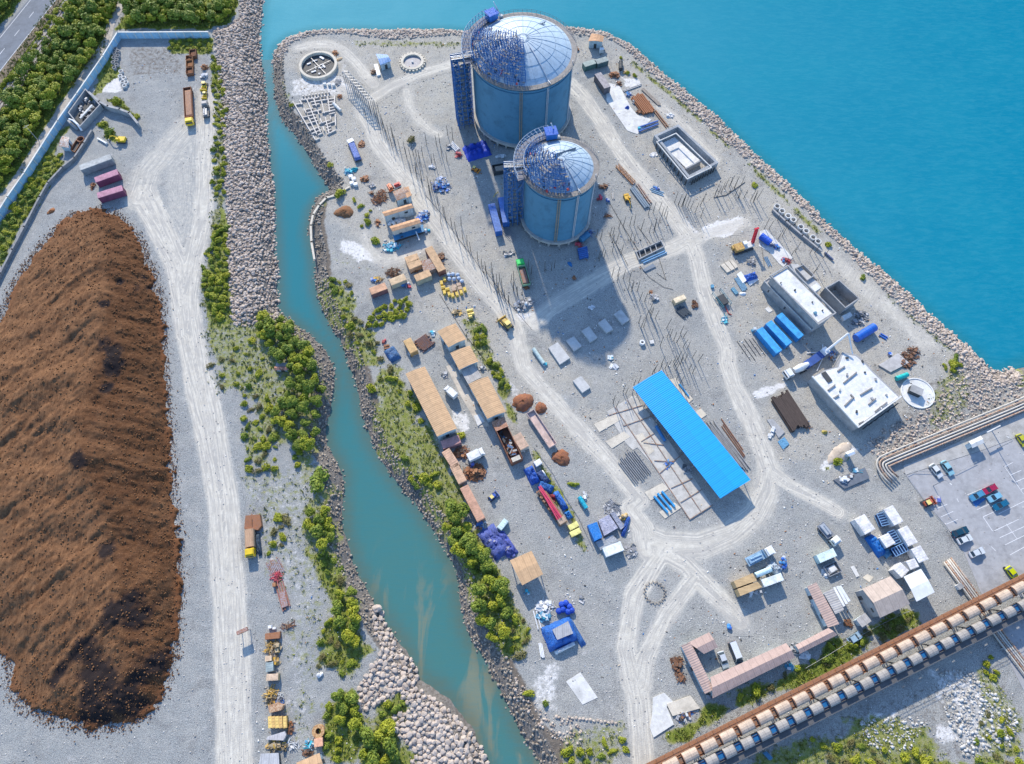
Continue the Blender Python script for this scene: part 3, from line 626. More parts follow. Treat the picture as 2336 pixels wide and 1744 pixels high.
for k, x, y, ra in [('E',890,1440,3.2),('E',980,1490,3.0),('E',980,1610,4),('E',1000,900,1.6),('E',1130,910,2.4),('E',1170,830,1.0),('E',900,1100,1.3),('R',900,600,7),('R',800,560,3),('R',650,980,7),('R',700,1050,6),('R',620,1150,4),('R',1050,960,4.5),('R',960,1050,4),('R',860,1200,5.5),('R',920,1270,4),('R',630,1290,5),('R',760,160,2.4),('R',400,1000,3),('V',180,1000,3.5),('V',240,845,2.5),('R',350,1080,2.5),('R',560,880,4)]:
    q = W(k, x, y, 4); rr = np.hypot(HX-q.x, HY-q.y) + (nn1-.5)*ra*1.8 + (nn2-.5)*2.0; blk = np.maximum(blk, 1 - sstep(rr, ra*.45, ra*1.0))
hi_ = np.arange(HX.size).reshape(HX.shape); HF = np.stack([hi_[:-1,:-1], hi_[1:,:-1], hi_[1:,1:], hi_[:-1,1:]], -1).reshape(-1, 4)
keep = np.maximum.reduce([hd[:-1,:-1], hd[1:,:-1], hd[1:,1:], hd[:-1,1:]]).ravel() > -.5
us = np.unique(HF[keep]); rm = np.full(HX.size, -1); rm[us] = np.arange(len(us))
HV = np.stack([HX, HY, zr], -1).reshape(-1, 3)
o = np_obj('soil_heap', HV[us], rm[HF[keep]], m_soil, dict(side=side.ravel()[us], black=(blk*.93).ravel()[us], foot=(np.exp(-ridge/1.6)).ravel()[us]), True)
tag(o, 'huge long brown soil heap with black streaks filling the left yard', 'soil heap')
fpx, fpy = [], []
for i in range(len(HP) - 1):
    a, b = HP[i], HP[i+1]; n_ = int((b-a).length * 22)
    t_ = rng.random(n_); o_ = rng.normal(.3, 1.1, n_); dx_, dy_ = (b-a).x/(b-a).length, (b-a).y/(b-a).length
    fpx.append(a.x + (b.x-a.x)*t_ - dy_*o_); fpy.append(a.y + (b.y-a.y)*t_ + dx_*o_)
rocks('soil_clods', np.concatenate(fpx), np.concatenate(fpy), .06, .26, m_soil, 'brown clods spilled round the foot of the huge soil heap', 'soil', rv0, ico0f, .8)
def hz_(x, y): return zr[np.clip(np.round((x - hx[0]) / .4).astype(int), 0, len(hx)-1), np.clip(np.round((y - hy[0]) / .4).astype(int), 0, len(hy)-1)]
px, py = scatter(lambda x, y: inside(x, y, HP) & (rng.random(len(x)) < .25 + .75*np.exp(-seg_dist(x, y, HP[0:17])/9)) & (hz_(x, y) > .2), 3.2, (hx[0], hx[-1], max(hy[0], -20), hy[-1]))
rocks('soil_clods', px, py, .05, .34, m_soil, 'clods and lumps lying on the surface of the huge soil heap', 'soil', rv0, ico0f, .3, 'stuff', hz_)
def heap(name, k, x, y, rx, ry, h, m, label, cat='heap', rz=0.0, lump=.35, seed=0, n=26):
    q = W(k, x, y); s_ = CR[k][2]; mb = MB(); r_ = random.Random(seed + int(x*7+y)); pts = []
    for j in range(9):
        t = j / 8
        for i in range(n):
            a = 2*math.pi*i/n; w_ = 1 + lump*.5*math.sin(a*3 + seed) * .5 + r_.uniform(-lump, lump)*.35
            pts.append((math.cos(a)*rx*(1-t)*w_, math.sin(a)*ry*(1-t)*w_, h*(1-(1-t)**1.9) * (1 + r_.uniform(-lump, lump)*.4) - (.2 if j == 0 else 0)))
    fs = [(j*n+i, j*n+(i+1) % n, (j+1)*n+(i+1) % n, (j+1)*n+i) for j in range(8) for i in range(n)]
    mb.add(pts, fs); o = mb.obj(name, m, None, True); o.location = (q.x, q.y, 0); o.rotation_euler = (0, 0, rz); return tag(o, label, cat)
m_red = mat((.22,.085,.05), 'rust', .95, 0, .5); m_brn = mat((.16,.09,.045), 'rust', .95, 0, .4)
heap('soil_heap', 'J', 1150, 360, 3.4, 3.0, 1.6, m_red, 'reddish brown soil heap beside the diagonal road', 'soil heap', .4, .3, 1)
heap('soil_heap', 'J', 1300, 410, 1.9, 2.0, 1.0, m_red, 'smaller dark red soil heap at the upper end of the pink trailer', 'soil heap', 0, .3, 2)
heap('soil_heap', 'J', 1470, 825, 2.9, 2.5, 1.0, m_red, 'dark red soil heap tipped at the lower end of the pink trailer', 'soil heap', -.5, .4, 3)
heap('earth_mound', 'F', 680, 310, 3.4, 2.6, 1.1, m_brn, 'round brown earth mound on the point beside the channel bend', 'earth mound', 0, .4, 4)
heap('earth_mound', 'A', 430, 1770, 1.6, 1.0, .5, mat((.32,.13,.05), 'rust', .95, 0, .3), 'small orange earth pile near the grey inner wall', 'earth mound', .9, .5, 5)
heap('sand_heap', 'M', 660, 790, 5.0, 2.4, .8, mat((.50,.42,.34), 'concrete', .95, 0, .3), 'low tan sand heap beside the white booth', 'sand heap', .7, .3, 6)
heap('ash_heap', 'J', 900, 300, .6, .6, .3, m_rockd, 'little dark ash heap on the concrete yard strip', 'ash heap')
# ================= VEGETATION =================
def leaf_mat(name, a, b):
    m, nt, bs = new_mat(name); g = nt.n('ShaderNodeNewGeometry'); oi = nt.n('ShaderNodeObjectInfo'); v = g.outputs['Position']
    c = nt.mix(nt.ramp(nt.noise(.5, v, 3, .6), .35, .65), a, b); c = nt.mix(nt.ramp(g.outputs['Random Per Island'], 0, 1, 0, .45), c, tuple(x*.55 for x in a))
    c = nt.mix(nt.math('MULTIPLY', oi.outputs['Random'], .5), c, (a[0]*1.7, a[1]*1.25, a[2]))
    lk(nt, c, bs.inputs['Base Color']); bs.inputs['Roughness'].default_value = .6; bs.inputs['Specular IOR Level'].default_value = .25
    return m
lm = [leaf_mat('tree_leaf_material', (.11,.18,.025), (.31,.36,.045)), leaf_mat('bush_leaf_material', (.20,.26,.02), (.42,.43,.04)), leaf_mat('dry_leaf_material', (.11,.115,.045), (.21,.20,.075))]
m_trunk = mat((.12,.09,.06), 'wood', .9)
def crown_mesh(rad, hgt, n, leaf, m, seed, z0=0.0):
    r = np.random.default_rng(seed); nc = 13
    ca = r.uniform(0, 6.28, nc); ch = r.uniform(0, 1, nc)**.8; cr = rad*(.25 + .5*r.random(nc)) * (1 - .45*ch)
    cc = np.stack([np.cos(ca)*cr, np.sin(ca)*cr, z0 + hgt*(.22 + .6*ch)], 1); cs = rad * r.uniform(.28, .46, nc)
    k = r.integers(0, nc, n); dirs = r.normal(size=(n, 3)); dirs[:, 2] = np.abs(dirs[:, 2])*.9 - .25; dirs /= np.linalg.norm(dirs, axis=1)[:, None]
    p = cc[k] + dirs * (cs[k] * r.uniform(.7, 1.08, n))[:, None] * np.array([1, 1, .85])
    p[:, 2] = np.maximum(p[:, 2], .1)
    nrm = dirs + r.normal(size=(n, 3))*.5 + np.array([0, 0, .35]); nrm /= np.linalg.norm(nrm, axis=1)[:, None]
    t = np.cross(nrm, r.normal(size=(n, 3))); t /= np.linalg.norm(t, axis=1)[:, None]; b = np.cross(nrm, t)
    L_ = leaf * r.uniform(.6, 1.3, n)[:, None]
    q = np.stack([p - t*L_ - b*L_*.45, p + t*L_*.2 - b*L_*.7, p + t*L_, p + b*L_*.75], 1).reshape(-1, 3)
    me = bpy.data.meshes.new('crown'); me.from_pydata(q.tolist(), [], np.arange(n*4).reshape(-1, 4).tolist()); me.materials.append(m); return me
def trunk_mesh(hgt, rad, seed):
    r = random.Random(seed); mb = MB(); mb.cyl((0, 0, -.3), (r.uniform(-.2, .2), r.uniform(-.2, .2), hgt*.5), .16, 7, .10)
    for i in range(5):
        a = i*1.26 + r.uniform(-.3, .3); mb.cyl((0, 0, hgt*.3), (math.cos(a)*rad*.55, math.sin(a)*rad*.55, hgt*.7), .08, 5, .03)
    o = mb.obj('trunk', m_trunk); me = o.data; bpy.data.objects.remove(o); return me
tree_v = [(crown_mesh(2.3, 3.6, 1500, .22, lm[0], 50+i, 1.0), trunk_mesh(4, 2.2, i)) for i in range(5)]
treey_v = [(crown_mesh(2.2, 3.2, 1400, .22, lm[1], 60+i, .8), trunk_mesh(3.6, 2.0, 10+i)) for i in range(4)]
bush_v = [crown_mesh(1.5, 1.5, 600, .19, lm[1], 70+i) for i in range(5)]; bushd_v = [crown_mesh(1.5, 1.4, 600, .19, lm[0], 80+i) for i in range(4)]
dry_v = [crown_mesh(1.5, 1.1, 420, .16, lm[2], 90+i) for i in range(3)]
def tree(x, y, s_, label, group, v=None, yel=False):
    cm, tm = random.choice(treey_v if yel else tree_v)
    t = thing('tree', label, 'tree', (x, y, ground_z(x, y)), random.uniform(0, 6.28), group); s_ *= 1.15; t.scale = (s_*random.uniform(.95, 1.25), s_, s_*random.uniform(.7, 1.05))
    for nm, me in (('crown', cm), ('trunk', tm)):
        o = bpy.data.objects.new(nm, me); scene.collection.objects.link(o); o.parent = t
def bush(x, y, s_, label, group=None, kind=0, sx=1.0):
    me = random.choice((bush_v, bushd_v, dry_v)[kind]); o = bpy.data.objects.new('bush', me); scene.collection.objects.link(o)
    o.location = (x, y, ground_z(x, y) - .05); o.rotation_euler = (0, 0, random.uniform(0, 6.28)); o.scale = (s_*random.uniform(1.0, 1.7), s_*random.uniform(.8, 1.2), s_*random.uniform(.7, 1.15))
    tag(o, label, 'bush', group)
def area(k, pts): return WL(k, pts)
for k, pts, r_, ntr, smin, smax, lb, gp, yl in [
 ('A', [(-150,1150),(0,1000),(300,560),(620,90),(760,0),(950,0),(1000,20),(880,230),(830,440),(540,790),(360,1050),(170,1340),(0,1560),(-150,1700)], 3.0, 4000, .75, 1.2, 'green tree in the dense thicket between the gravel track and the blue wall', 'thicket trees by the blue wall', False),
 ('A', [(1180,-60),(1900,-60),(1940,120),(1870,190),(1660,210),(1060,210),(1080,110)], 2.9, 3000, .8, 1.25, 'green tree in the thicket north of the blue wall', 'thicket trees north of the blue wall', False),
 ('A', [(-100,-120),(180,-60),(0,180),(-120,300)], 3.2, 800, .8, 1.2, 'dark tree beyond the highway in the top left corner', 'corner trees beyond the highway', False)]:
    for x, y in poisson(area(k, pts), r_, ntr): tree(x, y, random.uniform(smin, smax), lb, gp, yel=random.random() < .42)
def bushes(k, pts, r_, ntr, smin, smax, lb, gp, kinds=(0, 0, 1)):
    for x, y in poisson(area(k, pts), r_, ntr):
        if float(sdw(np.array([x]), np.array([y]))[0]) > 2.5: bush(x, y, random.uniform(smin, smax), lb, gp, random.choice(kinds))
bushes('A', [(560,60),(620,-40),(100,700),(0,850),(-60,900),(0,760),(440,120)], 2.3, 1000, .6, 1.1, 'low shrub on the verge between highway and gravel track', 'shrubs on the highway verge', (1,1,0))
bushes('A', [(700,60),(960,0),(900,200),(800,130)], 2.0, 900, .8, 1.2, 'bright yellow green shrub at the top of the thicket', 'yellow green shrubs of the thicket', (0,))
bushes('E', [(350,0),(430,40),(200,380),(20,700),(-40,600),(60,330),(200,120)], 2.4, 900, .6, 1.1, 'green shrub between the blue wall and the grey inner wall', 'shrubs between the two walls', (0,1,1))
bushes('A', [(400,1320),(540,1300),(480,1430),(300,1640),(180,1640)], 2.4, 700, .6, 1.0, 'green shrub on the strip above the grey inner wall', 'shrubs above the inner wall', (0,1,1))
bushes('A', [(1390,350),(1780,330),(1780,440),(1420,420)], 2.0, 600, .45, .8, 'small bush at the foot of the top wall', 'bushes at the foot of the top wall', (0,2))
bushes('A', [(1770,480),(1820,480),(1890,900),(1880,1650),(1800,1650),(1780,1500),(1800,1100)], 2.0, 1500, .5, .95, 'green bush between the upper yard and the riprap causeway', 'bushes beside the causeway, upper part', (0,0,1))
bushes('E', [(1800,420),(1900,420),(1920,900),(1900,1150),(1840,1250),(1710,1000),(1700,780),(1760,600)], 1.9, 1800, .6, 1.05, 'green bush between the haul track and the riprap causeway', 'bushes beside the causeway, lower part', (0,0,1))
for k, pts, r_, lb, gp in [
 ('F', [(-40,1200),(150,1180),(240,1260),(330,1400),(450,1560),(420,1640),(250,1640),(60,1500)], 2.6, 'leafy green tree below the end of the riprap causeway', 'trees below the causeway'),
 ('I', [(900,80),(1040,40),(1100,300),(1040,440),(1020,520),(1040,740),(850,740),(800,620),(700,600),(690,400),(800,300)], 2.7, 'leafy green tree in the grove beside the narrow channel', 'grove trees beside the narrow channel'),
 ('I', [(970,1290),(1130,1280),(1180,1500),(1100,1600),(1000,1500)], 2.6, 'green tree on the left channel bank beside the truck row', 'trees on the left bank, middle'),
 ('N', [(1080,340),(1220,340),(1280,600),(1250,720),(1160,700),(1080,430)], 2.5, 'green tree on the left channel bank above the rock bank', 'trees on the left bank, lower'),
 ('N', [(1100,1120),(1230,1140),(1260,1350),(1120,1330)], 2.5, 'bright green tree beside the scrap row', 'trees beside the scrap row'),
 ('N', [(1300,1450),(1500,1350),(1560,1640),(1300,1640)], 2.6, 'dark green tree at the bottom edge between scrap and rocks', 'trees at the bottom edge'),
 ('J', [(500,1230),(640,1220),(700,1480),(820,1640),(650,1650),(500,1430)], 2.7, 'green tree behind the container row on the right bank', 'trees behind the container row'),
 ('O', [(160,100),(330,120),(420,300),(300,260),(200,200)], 2.5, 'yellow green tree behind the purple tarp yard', 'trees behind the tarp yard'),
 ('O', [(320,400),(500,400),(560,600),(540,760),(430,780),(330,600)], 2.7, 'green tree on the right bank beside the blue tarp machine', 'trees on the right bank, lower')]:
    for x, y in poisson(area(k, pts), r_, 1500): tree(x, y, random.uniform(.62, .98), lb, gp, yel=random.random() < .4)
for k, pts, r_, n_, lb, gp, kd in [
 ('I', [(130,60),(500,-200),(620,0),(500,250),(330,300),(200,250)], 3.4, 500, 'sparse bush on the dusty slope left of the grove', 'bushes left of the grove', (0,2,1)),
 ('I', [(430,300),(680,330),(700,700),(690,960),(480,960),(420,650)], 2.3, 700, 'bush at the left edge of the grove', 'bushes at the grove edge', (0,1,2)),
 ('I', [(840,760),(900,780),(930,920),(870,900)], 1.8, 200, 'bush trailing below the grove', 'bushes below the grove', (0,1)),
 ('I', [(700,1300),(800,1350),(780,1550),(620,1640),(680,1420)], 2.2, 400, 'low bush right of the tan covered truck', 'bushes right of the covered truck', (0,2)),
 ('N', [(980,560),(1100,520),(1140,850),(1280,900),(1150,1000),(1020,880),(940,920),(960,700)], 2.2, 600, 'green bush on the dusty slope above the rock bank', 'bushes above the rock bank', (0,1,2)),
 ('N', [(960,60),(1120,40),(1160,280),(1040,280)], 2.1, 400, 'grey green bush on the left bank by the steel scrap', 'bushes by the steel scrap', (1,2)),
 ('N', [(960,1240),(1060,1200),(1040,1400),(1150,1500),(1100,1640),(1010,1500)], 2.0, 400, 'bush beside the orange ring and crate', 'bushes beside the ring', (0,1)),
 ('N', [(1430,1180),(1640,1130),(1600,1260),(1440,1290)], 1.9, 200, 'bush between the two rock banks', 'bushes between the rock banks', (1,0)),
 ('F', [(560,870),(750,900),(760,1050),(600,1020)], 2.0, 400, 'bush on the right bank below the channel bend', 'bushes below the bend', (1,2,0)),
 ('F', [(680,1100),(780,1200),(900,1300),(1050,1560),(900,1560),(750,1400),(660,1200)], 2.4, 400, 'low bush on the grassy right bank', 'bushes on the grassy bank', (0,2,2)),
 ('F', [(880,1180),(1000,1080),(1200,1020),(1240,1080),(1180,1190),(1000,1270),(890,1270)], 1.7, 900, 'bright green bush of the hedge patch below the tan containers', 'hedge patch bushes', (0,)),
 ('F', [(1760,1290),(1850,1290),(1860,1420),(1760,1430)], 1.9, 200, 'green bush beside the two roofed warehouses', 'bushes beside the warehouses', (0,1)),
 ('J', [(20,60),(180,200),(330,560),(250,560),(120,300),(20,150)], 2.8, 300, 'low bush beside the long tan warehouse', 'bushes beside the long warehouse', (0,2)),
 ('J', [(200,980),(420,960),(460,1060),(250,1060)], 2.0, 200, 'bush below the long warehouse on the bank', 'bushes on the bank below', (0,1)),
 ('J', [(850,0),(930,40),(1040,240),(980,230),(880,120)], 2.0, 300, 'green bush on the strip right of the warehouses', 'bushes right of the warehouses', (0,1)),
 ('O', [(280,250),(420,300),(520,380),(470,480),(330,400),(260,330)], 2.2, 300, 'bush on the right bank above the blue tarp machine', 'bushes above the blue machine', (0,1)),
 ('O', [(560,620),(690,650),(680,760),(640,900),(540,900),(560,780)], 2.1, 300, 'bush left of the blue tarp machine', 'bushes left of the blue machine', (0,2)),
 ('O', [(900,1560),(1200,1500),(1380,1480),(1380,1560),(1200,1640),(900,1700)], 2.0, 400, 'green bush at the bottom edge beside the road', 'bushes beside the road end', (0,1)),
 ('P', [(1480,860),(1720,700),(1950,640),(2200,540),(2200,640),(1900,800),(1600,900),(1300,1000)], 2.6, 400, 'green bush between the red roofed office and the conveyor', 'bushes along the conveyor', (0,1,2)),
 ('P', [(1250,980),(1500,900),(1560,940),(1000,1180),(700,1280),(900,1150)], 3.0, 300, 'low dry bush between office and conveyor', 'dry bushes along the conveyor', (2,0)),
 ('Q', [(420,1430),(800,1440),(1000,1500),(1400,1560),(1500,1620),(1500,1700),(400,1700)], 2.6, 500, 'bush in the scrub at the bottom edge below the conveyors', 'bushes below the conveyors', (0,1,2)),
 ('Q', [(1780,1430),(1900,1150),(2000,1250),(2200,1550),(2200,1700),(1800,1700)], 2.6, 400, 'bush in the lower right corner scrub', 'bushes in the lower right corner', (0,1,2)),
 ('Q', [(1830,760),(1920,740),(2000,950),(1950,980),(1850,850)], 1.8, 200, 'green bush beside the lower service road', 'bushes beside the service road', (0,)),
 ('M', [(1500,20),(1650,-20),(1700,90),(1560,120)], 2.0, 200, 'green bush on the sea wall corner', 'bushes on the sea wall corner', (0,1))]:
    bushes(k, pts, r_, n_, .45, .95, lb, gp, kd)
for k, x, y, s_, kd, lb in [('F',645,165,1.5,0,'round green bush on the tip of the point'), ('F',765,215,.6,1,'small dark bush right of the point tip'), ('F',818,265,.8,0,'round bush left of the courtyard building'), ('F',880,400,.9,0,'tall thin bush below the left edge of the courtyard building'), ('F',870,340,.8,0,'narrow bush beside the brown mound'), ('F',900,300,.4,0,'tiny bush in the dirt beside the courtyard building'), ('F',945,560,.9,0,'bush beside the white rubble'), ('F',830,430,.5,1,'small bush on the path below the brown mound'), ('I',1065,1030,2.1,1,'lone round dark green bush on the left channel bank'), ('I',1500,255,1.1,0,'lone bush on the right bank of the narrow channel'), ('J',165,830,1.0,1,'dark bush low on the right bank'), ('J',1575,1045,.7,0,'small bush in the gravel above the cyan roll'), ('J',630,640,1.1,0,'bush at the lower corner of the long warehouse'), ('B',1245,1190,1.5,2,'dry brown bush among the posts'), ('A',975,860,1.2,0,'yellow green bush behind the curved concrete wall'), ('A',1150,985,.8,0,'bush at the tip of the curved wall'), ('A',860,1050,.9,1,'dark bush left of the excavator'), ('A',930,1120,1.4,1,'dark bush mound beside the excavator'), ('B',240,890,.7,0,'small bush above the bank by the foundations'), ('B',565,1390,.8,0,'bush on the bank below the foundations'), ('C',1165,490,.5,0,'small bush by the sea wall rocks'), ('C',1215,620,.7,0,'yellow bush beside the scrap heap'), ('C',1280,640,.6,0,'bush right of the scrap heap'), ('H',910,590,.7,0,'bush by the end of the concrete rings'), ('H',300,90,.8,0,'yellow green bush inside the sea wall'), ('O',800,1230,.7,1,'bush on the stony bank near the road end'), ('O',690,1160,.8,0,'lone bush on the stony lower bank'), ('J',330,1010,1.3,0,'broad bush on the right bank behind the tan containers'), ('L',2090,860,1.0,0,'bush beside the sand heap'), ('H',1200,860,.7,1,'bush on the coastal strip'), ('H',1960,1590,1.1,0,'bush near the sea wall corner')]:
    q = W(k, x, y); bush(q.x, q.y, s_, lb, None, kd)
# the smallest, beyond 290, become one undergrowth mass
bl = [o for o in scene.objects if o.name.startswith('bush')]
bl.sort(key=lambda o: -o.scale[0] * (300 - o.location.y)); small = [o for o in bl[290:]]
vs_ = []
for o in small:
    a = np.empty(len(o.data.vertices)*3, np.float32); o.data.vertices.foreach_get('co', a); a = a.reshape(-1, 3) * np.array(o.scale)
    ca, sa = math.cos(o.rotation_euler.z), math.sin(o.rotation_euler.z)
    vs_.append(np.stack([a[:, 0]*ca - a[:, 1]*sa + o.location.x, a[:, 0]*sa + a[:, 1]*ca + o.location.y, a[:, 2] + o.location.z], 1)); bpy.data.objects.remove(o)
if vs_:
    vv = np.concatenate(vs_); o = np_obj('undergrowth', vv, np.arange(len(vv)).reshape(-1, 4), lm[1])
    tag(o, 'small low bushes and undergrowth dotted over the banks and verges', 'undergrowth', None, 'stuff')
# ground cover tufts
gi = grass.copy(); 
def gr_ok(x, y):
    i = np.clip(np.round((x - xs[0]) / GS).astype(int), 0, nx-1); j = np.clip(np.round((y - ys[0]) / GS).astype(int), 0, ny-1)
    return (gi[i, j] > .35 + .75*rng.random(len(x))) & (sd[i, j] > 4)
px, py = scatter(gr_ok, 2.2, (-215, 215, -22, 255)); n = len(px); kk = 5
cx = np.repeat(px, kk) + rng.normal(0, .22, n*kk); cy = np.repeat(py, kk) + rng.normal(0, .22, n*kk); cz = zz(cx, cy)
h_ = rng.uniform(.2, .7, n*kk); a_ = rng.uniform(0, 6.28, n*kk); w_ = rng.uniform(.08, .2, n*kk); lx, ly = rng.normal(0, .2, n*kk), rng.normal(0, .2, n*kk)
q = np.stack([np.stack([cx - np.cos(a_)*w_, cy - np.sin(a_)*w_, cz], 1), np.stack([cx + np.cos(a_)*w_, cy + np.sin(a_)*w_, cz], 1), np.stack([cx + lx, cy + ly, cz + h_], 1)], 1).reshape(-1, 3)
o = np_obj('grass', q, np.arange(len(q)).reshape(-1, 3), leaf_mat('grass_material', (.15,.20,.04), (.30,.32,.08)), None, False, 3)
tag(o, 'weeds and grass growing on the banks, verges and dusty ground', 'grass', None, 'stuff')
# ================= TANKS =================
m_tank = mat((.075,.225,.35), 'concrete', .8, 0, .08); m_dome = mat((.40,.50,.58), 'paint', .5, 0, .3); m_rim = mat((.28,.26,.24), 'concrete', .8, 0, .5)
m_scb = mat((.03,.15,.40), 'paint', .5, .0, .5); m_scw = mat((.55,.58,.62), 'paint', .5, .3, .4); m_sct = mat((.36,.31,.24), 'wood', .8, 0, .5)
m_redp = mat((.5,.06,.05), 'paint', .5); m_blu = mat((.03,.13,.55), 'tarp', .55, 0, .3); m_steel = mat((.33,.34,.36), 'paint', .5, .4, .4); m_dark = mat((.05,.055,.06), 'paint', .7, 0, .4)
m_pale = mat((.66,.65,.62), 'concrete', .85, 0, .3)
def tank(cx, cy, Rw, h, label, twx, twy, tww, hd, seed, platform):
    t = thing('storage_tank', label, 'storage tank', (cx, cy, 0))
    r_ = random.Random(seed)
    mb = MB(); mb.cyl((0, 0, 2.6), (0, 0, h), Rw, 96, cap=False); mb.obj('wall', m_tank, t, True)
    mb = MB()                                  # base slab on stub columns
    mb.cyl((0, 0, 1.7), (0, 0, 2.6), Rw + .9, 72)
    mb.obj('base_slab', mat((.42,.40,.37), 'concrete', .85, 0, .3), t)
    nc = int(Rw * 2 * math.pi / 3.2)
    for i in range(nc):
        a = 2*math.pi*i/nc; mb = MB(); mb.cyl((math.cos(a)*(Rw+.25), math.sin(a)*(Rw+.25), -.2), (math.cos(a)*(Rw+.25), math.sin(a)*(Rw+.25), 1.7), .36, 8, .5)
        mb.obj('column', mat((.42,.40,.37), 'concrete', .85, 0, .3), t)
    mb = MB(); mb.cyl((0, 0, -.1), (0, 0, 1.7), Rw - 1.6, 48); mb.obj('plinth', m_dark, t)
    # rings
    for z, rr, hh, mm in ((h - 2.6, Rw + .35, .3, m_tank), (h - 1.3, Rw + .6, .35, m_tank)):
        mb = MB(); mb.cyl((0, 0, z), (0, 0, z + hh), rr, 96); mb.obj('ring_beam', mm, t, False)
    # rim walkway with handrail
    mb = MB(); mb.cyl((0, 0, h - .25), (0, 0, h), Rw + 1.0, 96, hollow=(Rw - .9) / (Rw + 1.0)); mb.obj('rim_walkway', m_rim, t)
    mb = MB(); n = 72
    for i in range(n):
        a = 2*math.pi*i/n; p = (math.cos(a)*(Rw+.95), math.sin(a)*(Rw+.95)); mb.cyl((*p, h), (*p, h + 1.15), .045, 4)
    for z in (.6, 1.15): mb.tube([(math.cos(2*math.pi*i/n)*(Rw+.95), math.sin(2*math.pi*i/n)*(Rw+.95), h + z) for i in range(n+1)], .05, 4)
    mb.obj('handrail', m_rim, t)
    # dome
    m_rb = mat((.32,.42,.50), 'paint', .6)
    def dz(r): return h + hd * (1 - (r / (Rw - .8))**2)
    mb = MB(); vs = []; fs = []; nr, na = 14, 96
    for j in range(nr + 1):
        r = (Rw - .8) * j / nr
        for i in range(na): vs.append((math.cos(2*math.pi*i/na)*r, math.sin(2*math.pi*i/na)*r, dz(r)))
    for j in range(nr):
        for i in range(na): fs.append((j*na+i, (j+1)*na+i, (j+1)*na+(i+1) % na, j*na+(i+1) % na))
    mb.add(vs, fs); dm = mb.obj('dome_roof', m_dome, t, True)
    for i in range(24):
        a = 2*math.pi*i/24; mb = MB(); mb.tube([(math.cos(a)*r, math.sin(a)*r, dz(r) + .04) for r in np.linspace(1.2, Rw-.9, 8)], .04 if i % 3 else .09, 4)
        mb.obj('rib', m_rb, dm)
    for q in (.12, .38, .66, .9):
        mb = MB(); mb.tube([(math.cos(2*math.pi*i/48)*(Rw-.8)*q, math.sin(2*math.pi*i/48)*(Rw-.8)*q, dz((Rw-.8)*q) + .05) for i in range(49)], .06, 4); mb.obj('ring_rib', m_rb, dm)
    # vertical pipe and ladder on the wall
    for a, w_, mm, nm in ((R(-92), .7, m_sct, 'ladder'), (R(-62), .45, m_scw, 'riser_pipe'), (R(-20), .3, m_scw, 'riser_pipe')):
        mb = MB()
        for s_ in (-1, 1):
            b = a + s_ * w_ / 2 / Rw; mb.cyl((math.cos(b)*(Rw+.35), math.sin(b)*(Rw+.35), 2.4), (math.cos(b)*(Rw+.35), math.sin(b)*(Rw+.35), h + .9), .13, 5)
        if nm == 'ladder':
            for z in np.arange(3, h, .6): mb.cyl((math.cos(a - w_/2/Rw)*(Rw+.35), math.sin(a - w_/2/Rw)*(Rw+.35), z), (math.cos(a + w_/2/Rw)*(Rw+.35), math.sin(a + w_/2/Rw)*(Rw+.35), z), .08, 4)
        mb.obj(nm, mm, t)
    mb = MB(); a = R(-60); mb.tube([(math.cos(a)*r, math.sin(a)*r, dz(r) + .25) for r in np.linspace(Rw*.25, Rw-.9, 8)] + [(math.cos(a)*(Rw+1), math.sin(a)*(Rw+1), h + .3)], .16, 5); mb.obj('roof_pipe', m_scw, t)
    # ------- scaffold on the front left of the dome -------
    sc = thing('scaffold', 'dense blue scaffold lattice over the front left half of the %s' % ('large tank dome' if Rw > 14 else 'small tank dome'), 'scaffold', (cx, cy, 0))
    a0, a1 = (R(158), R(272)) if Rw > 14 else (R(140), R(285))
    parts = {k: MB() for k in ('standards', 'ledgers', 'planks', 'braces')}
    ra = np.arange(Rw*.14, Rw + .4, .85)
    for r in ra:
        na_ = max(4, int((a1 - a0) * r / .95)); pr = None
        top = dz(min(r, Rw - .8)) + (1.5 if r < Rw*.6 else 2.6) + r_.uniform(-.3, .3)
        for i in range(na_ + 1):
            a = a0 + (a1 - a0) * i / na_ + r_.uniform(-.02, .02); x, y = math.cos(a)*r, math.sin(a)*r; zb = dz(min(r, Rw - .8))
            if r_.random() < .92: parts['standards'].cyl((x, y, zb), (x + r_.uniform(-.15, .15), y + r_.uniform(-.15, .15), top + r_.uniform(-.6, 1.1)), .075, 4)
            if pr and r_.random() < .85:
                for zt in (top - .2, (top + zb)/2, top + .6): parts['ledgers'].cyl((*pr, zt), (x, y, zt + r_.uniform(-.15, .15)), .065, 4)
            if pr and r_.random() < .22:
                parts['planks'].box(((x+pr[0])/2, (y+pr[1])/2, top - .25), (1.15, .5, .08), math.atan2(y-pr[1], x-pr[0]))
            if r_.random() < .55: parts['braces'].cyl((x, y, top - .1), (math.cos(a)*(r+1.25), math.sin(a)*(r+1.25), top - r_.uniform(.2, 1.4)), .06, 4)
            pr = (x, y)
    for k, mm in (('standards', m_scb), ('ledgers', m_scb), ('planks', m_sct), ('braces', m_scb)): parts[k].obj(k, mm, sc)
    for i in range(12):
        mb = MB(); a = r_.uniform(a0, a1); r = r_.uniform(Rw*.75, Rw+.3); mb.box((math.cos(a)*r, math.sin(a)*r, h + 1.9 + r_.uniform(-1, .8)), (r_.uniform(.4, .9), r_.uniform(.4, .7), .6), r_.uniform(0, 3)); mb.obj('crate', m_redp if i % 2 else m_dark, sc)
    gt = thing('shadow_truss', 'dark lattice truss standing in for the diagonal shadow over the %s dome' % ('large tank' if Rw > 14 else 'small tank'), 'gantry', (0, 0, 0)); big = Rw > 14  # dark truss added to stand for the diagonal shadow line on the dome
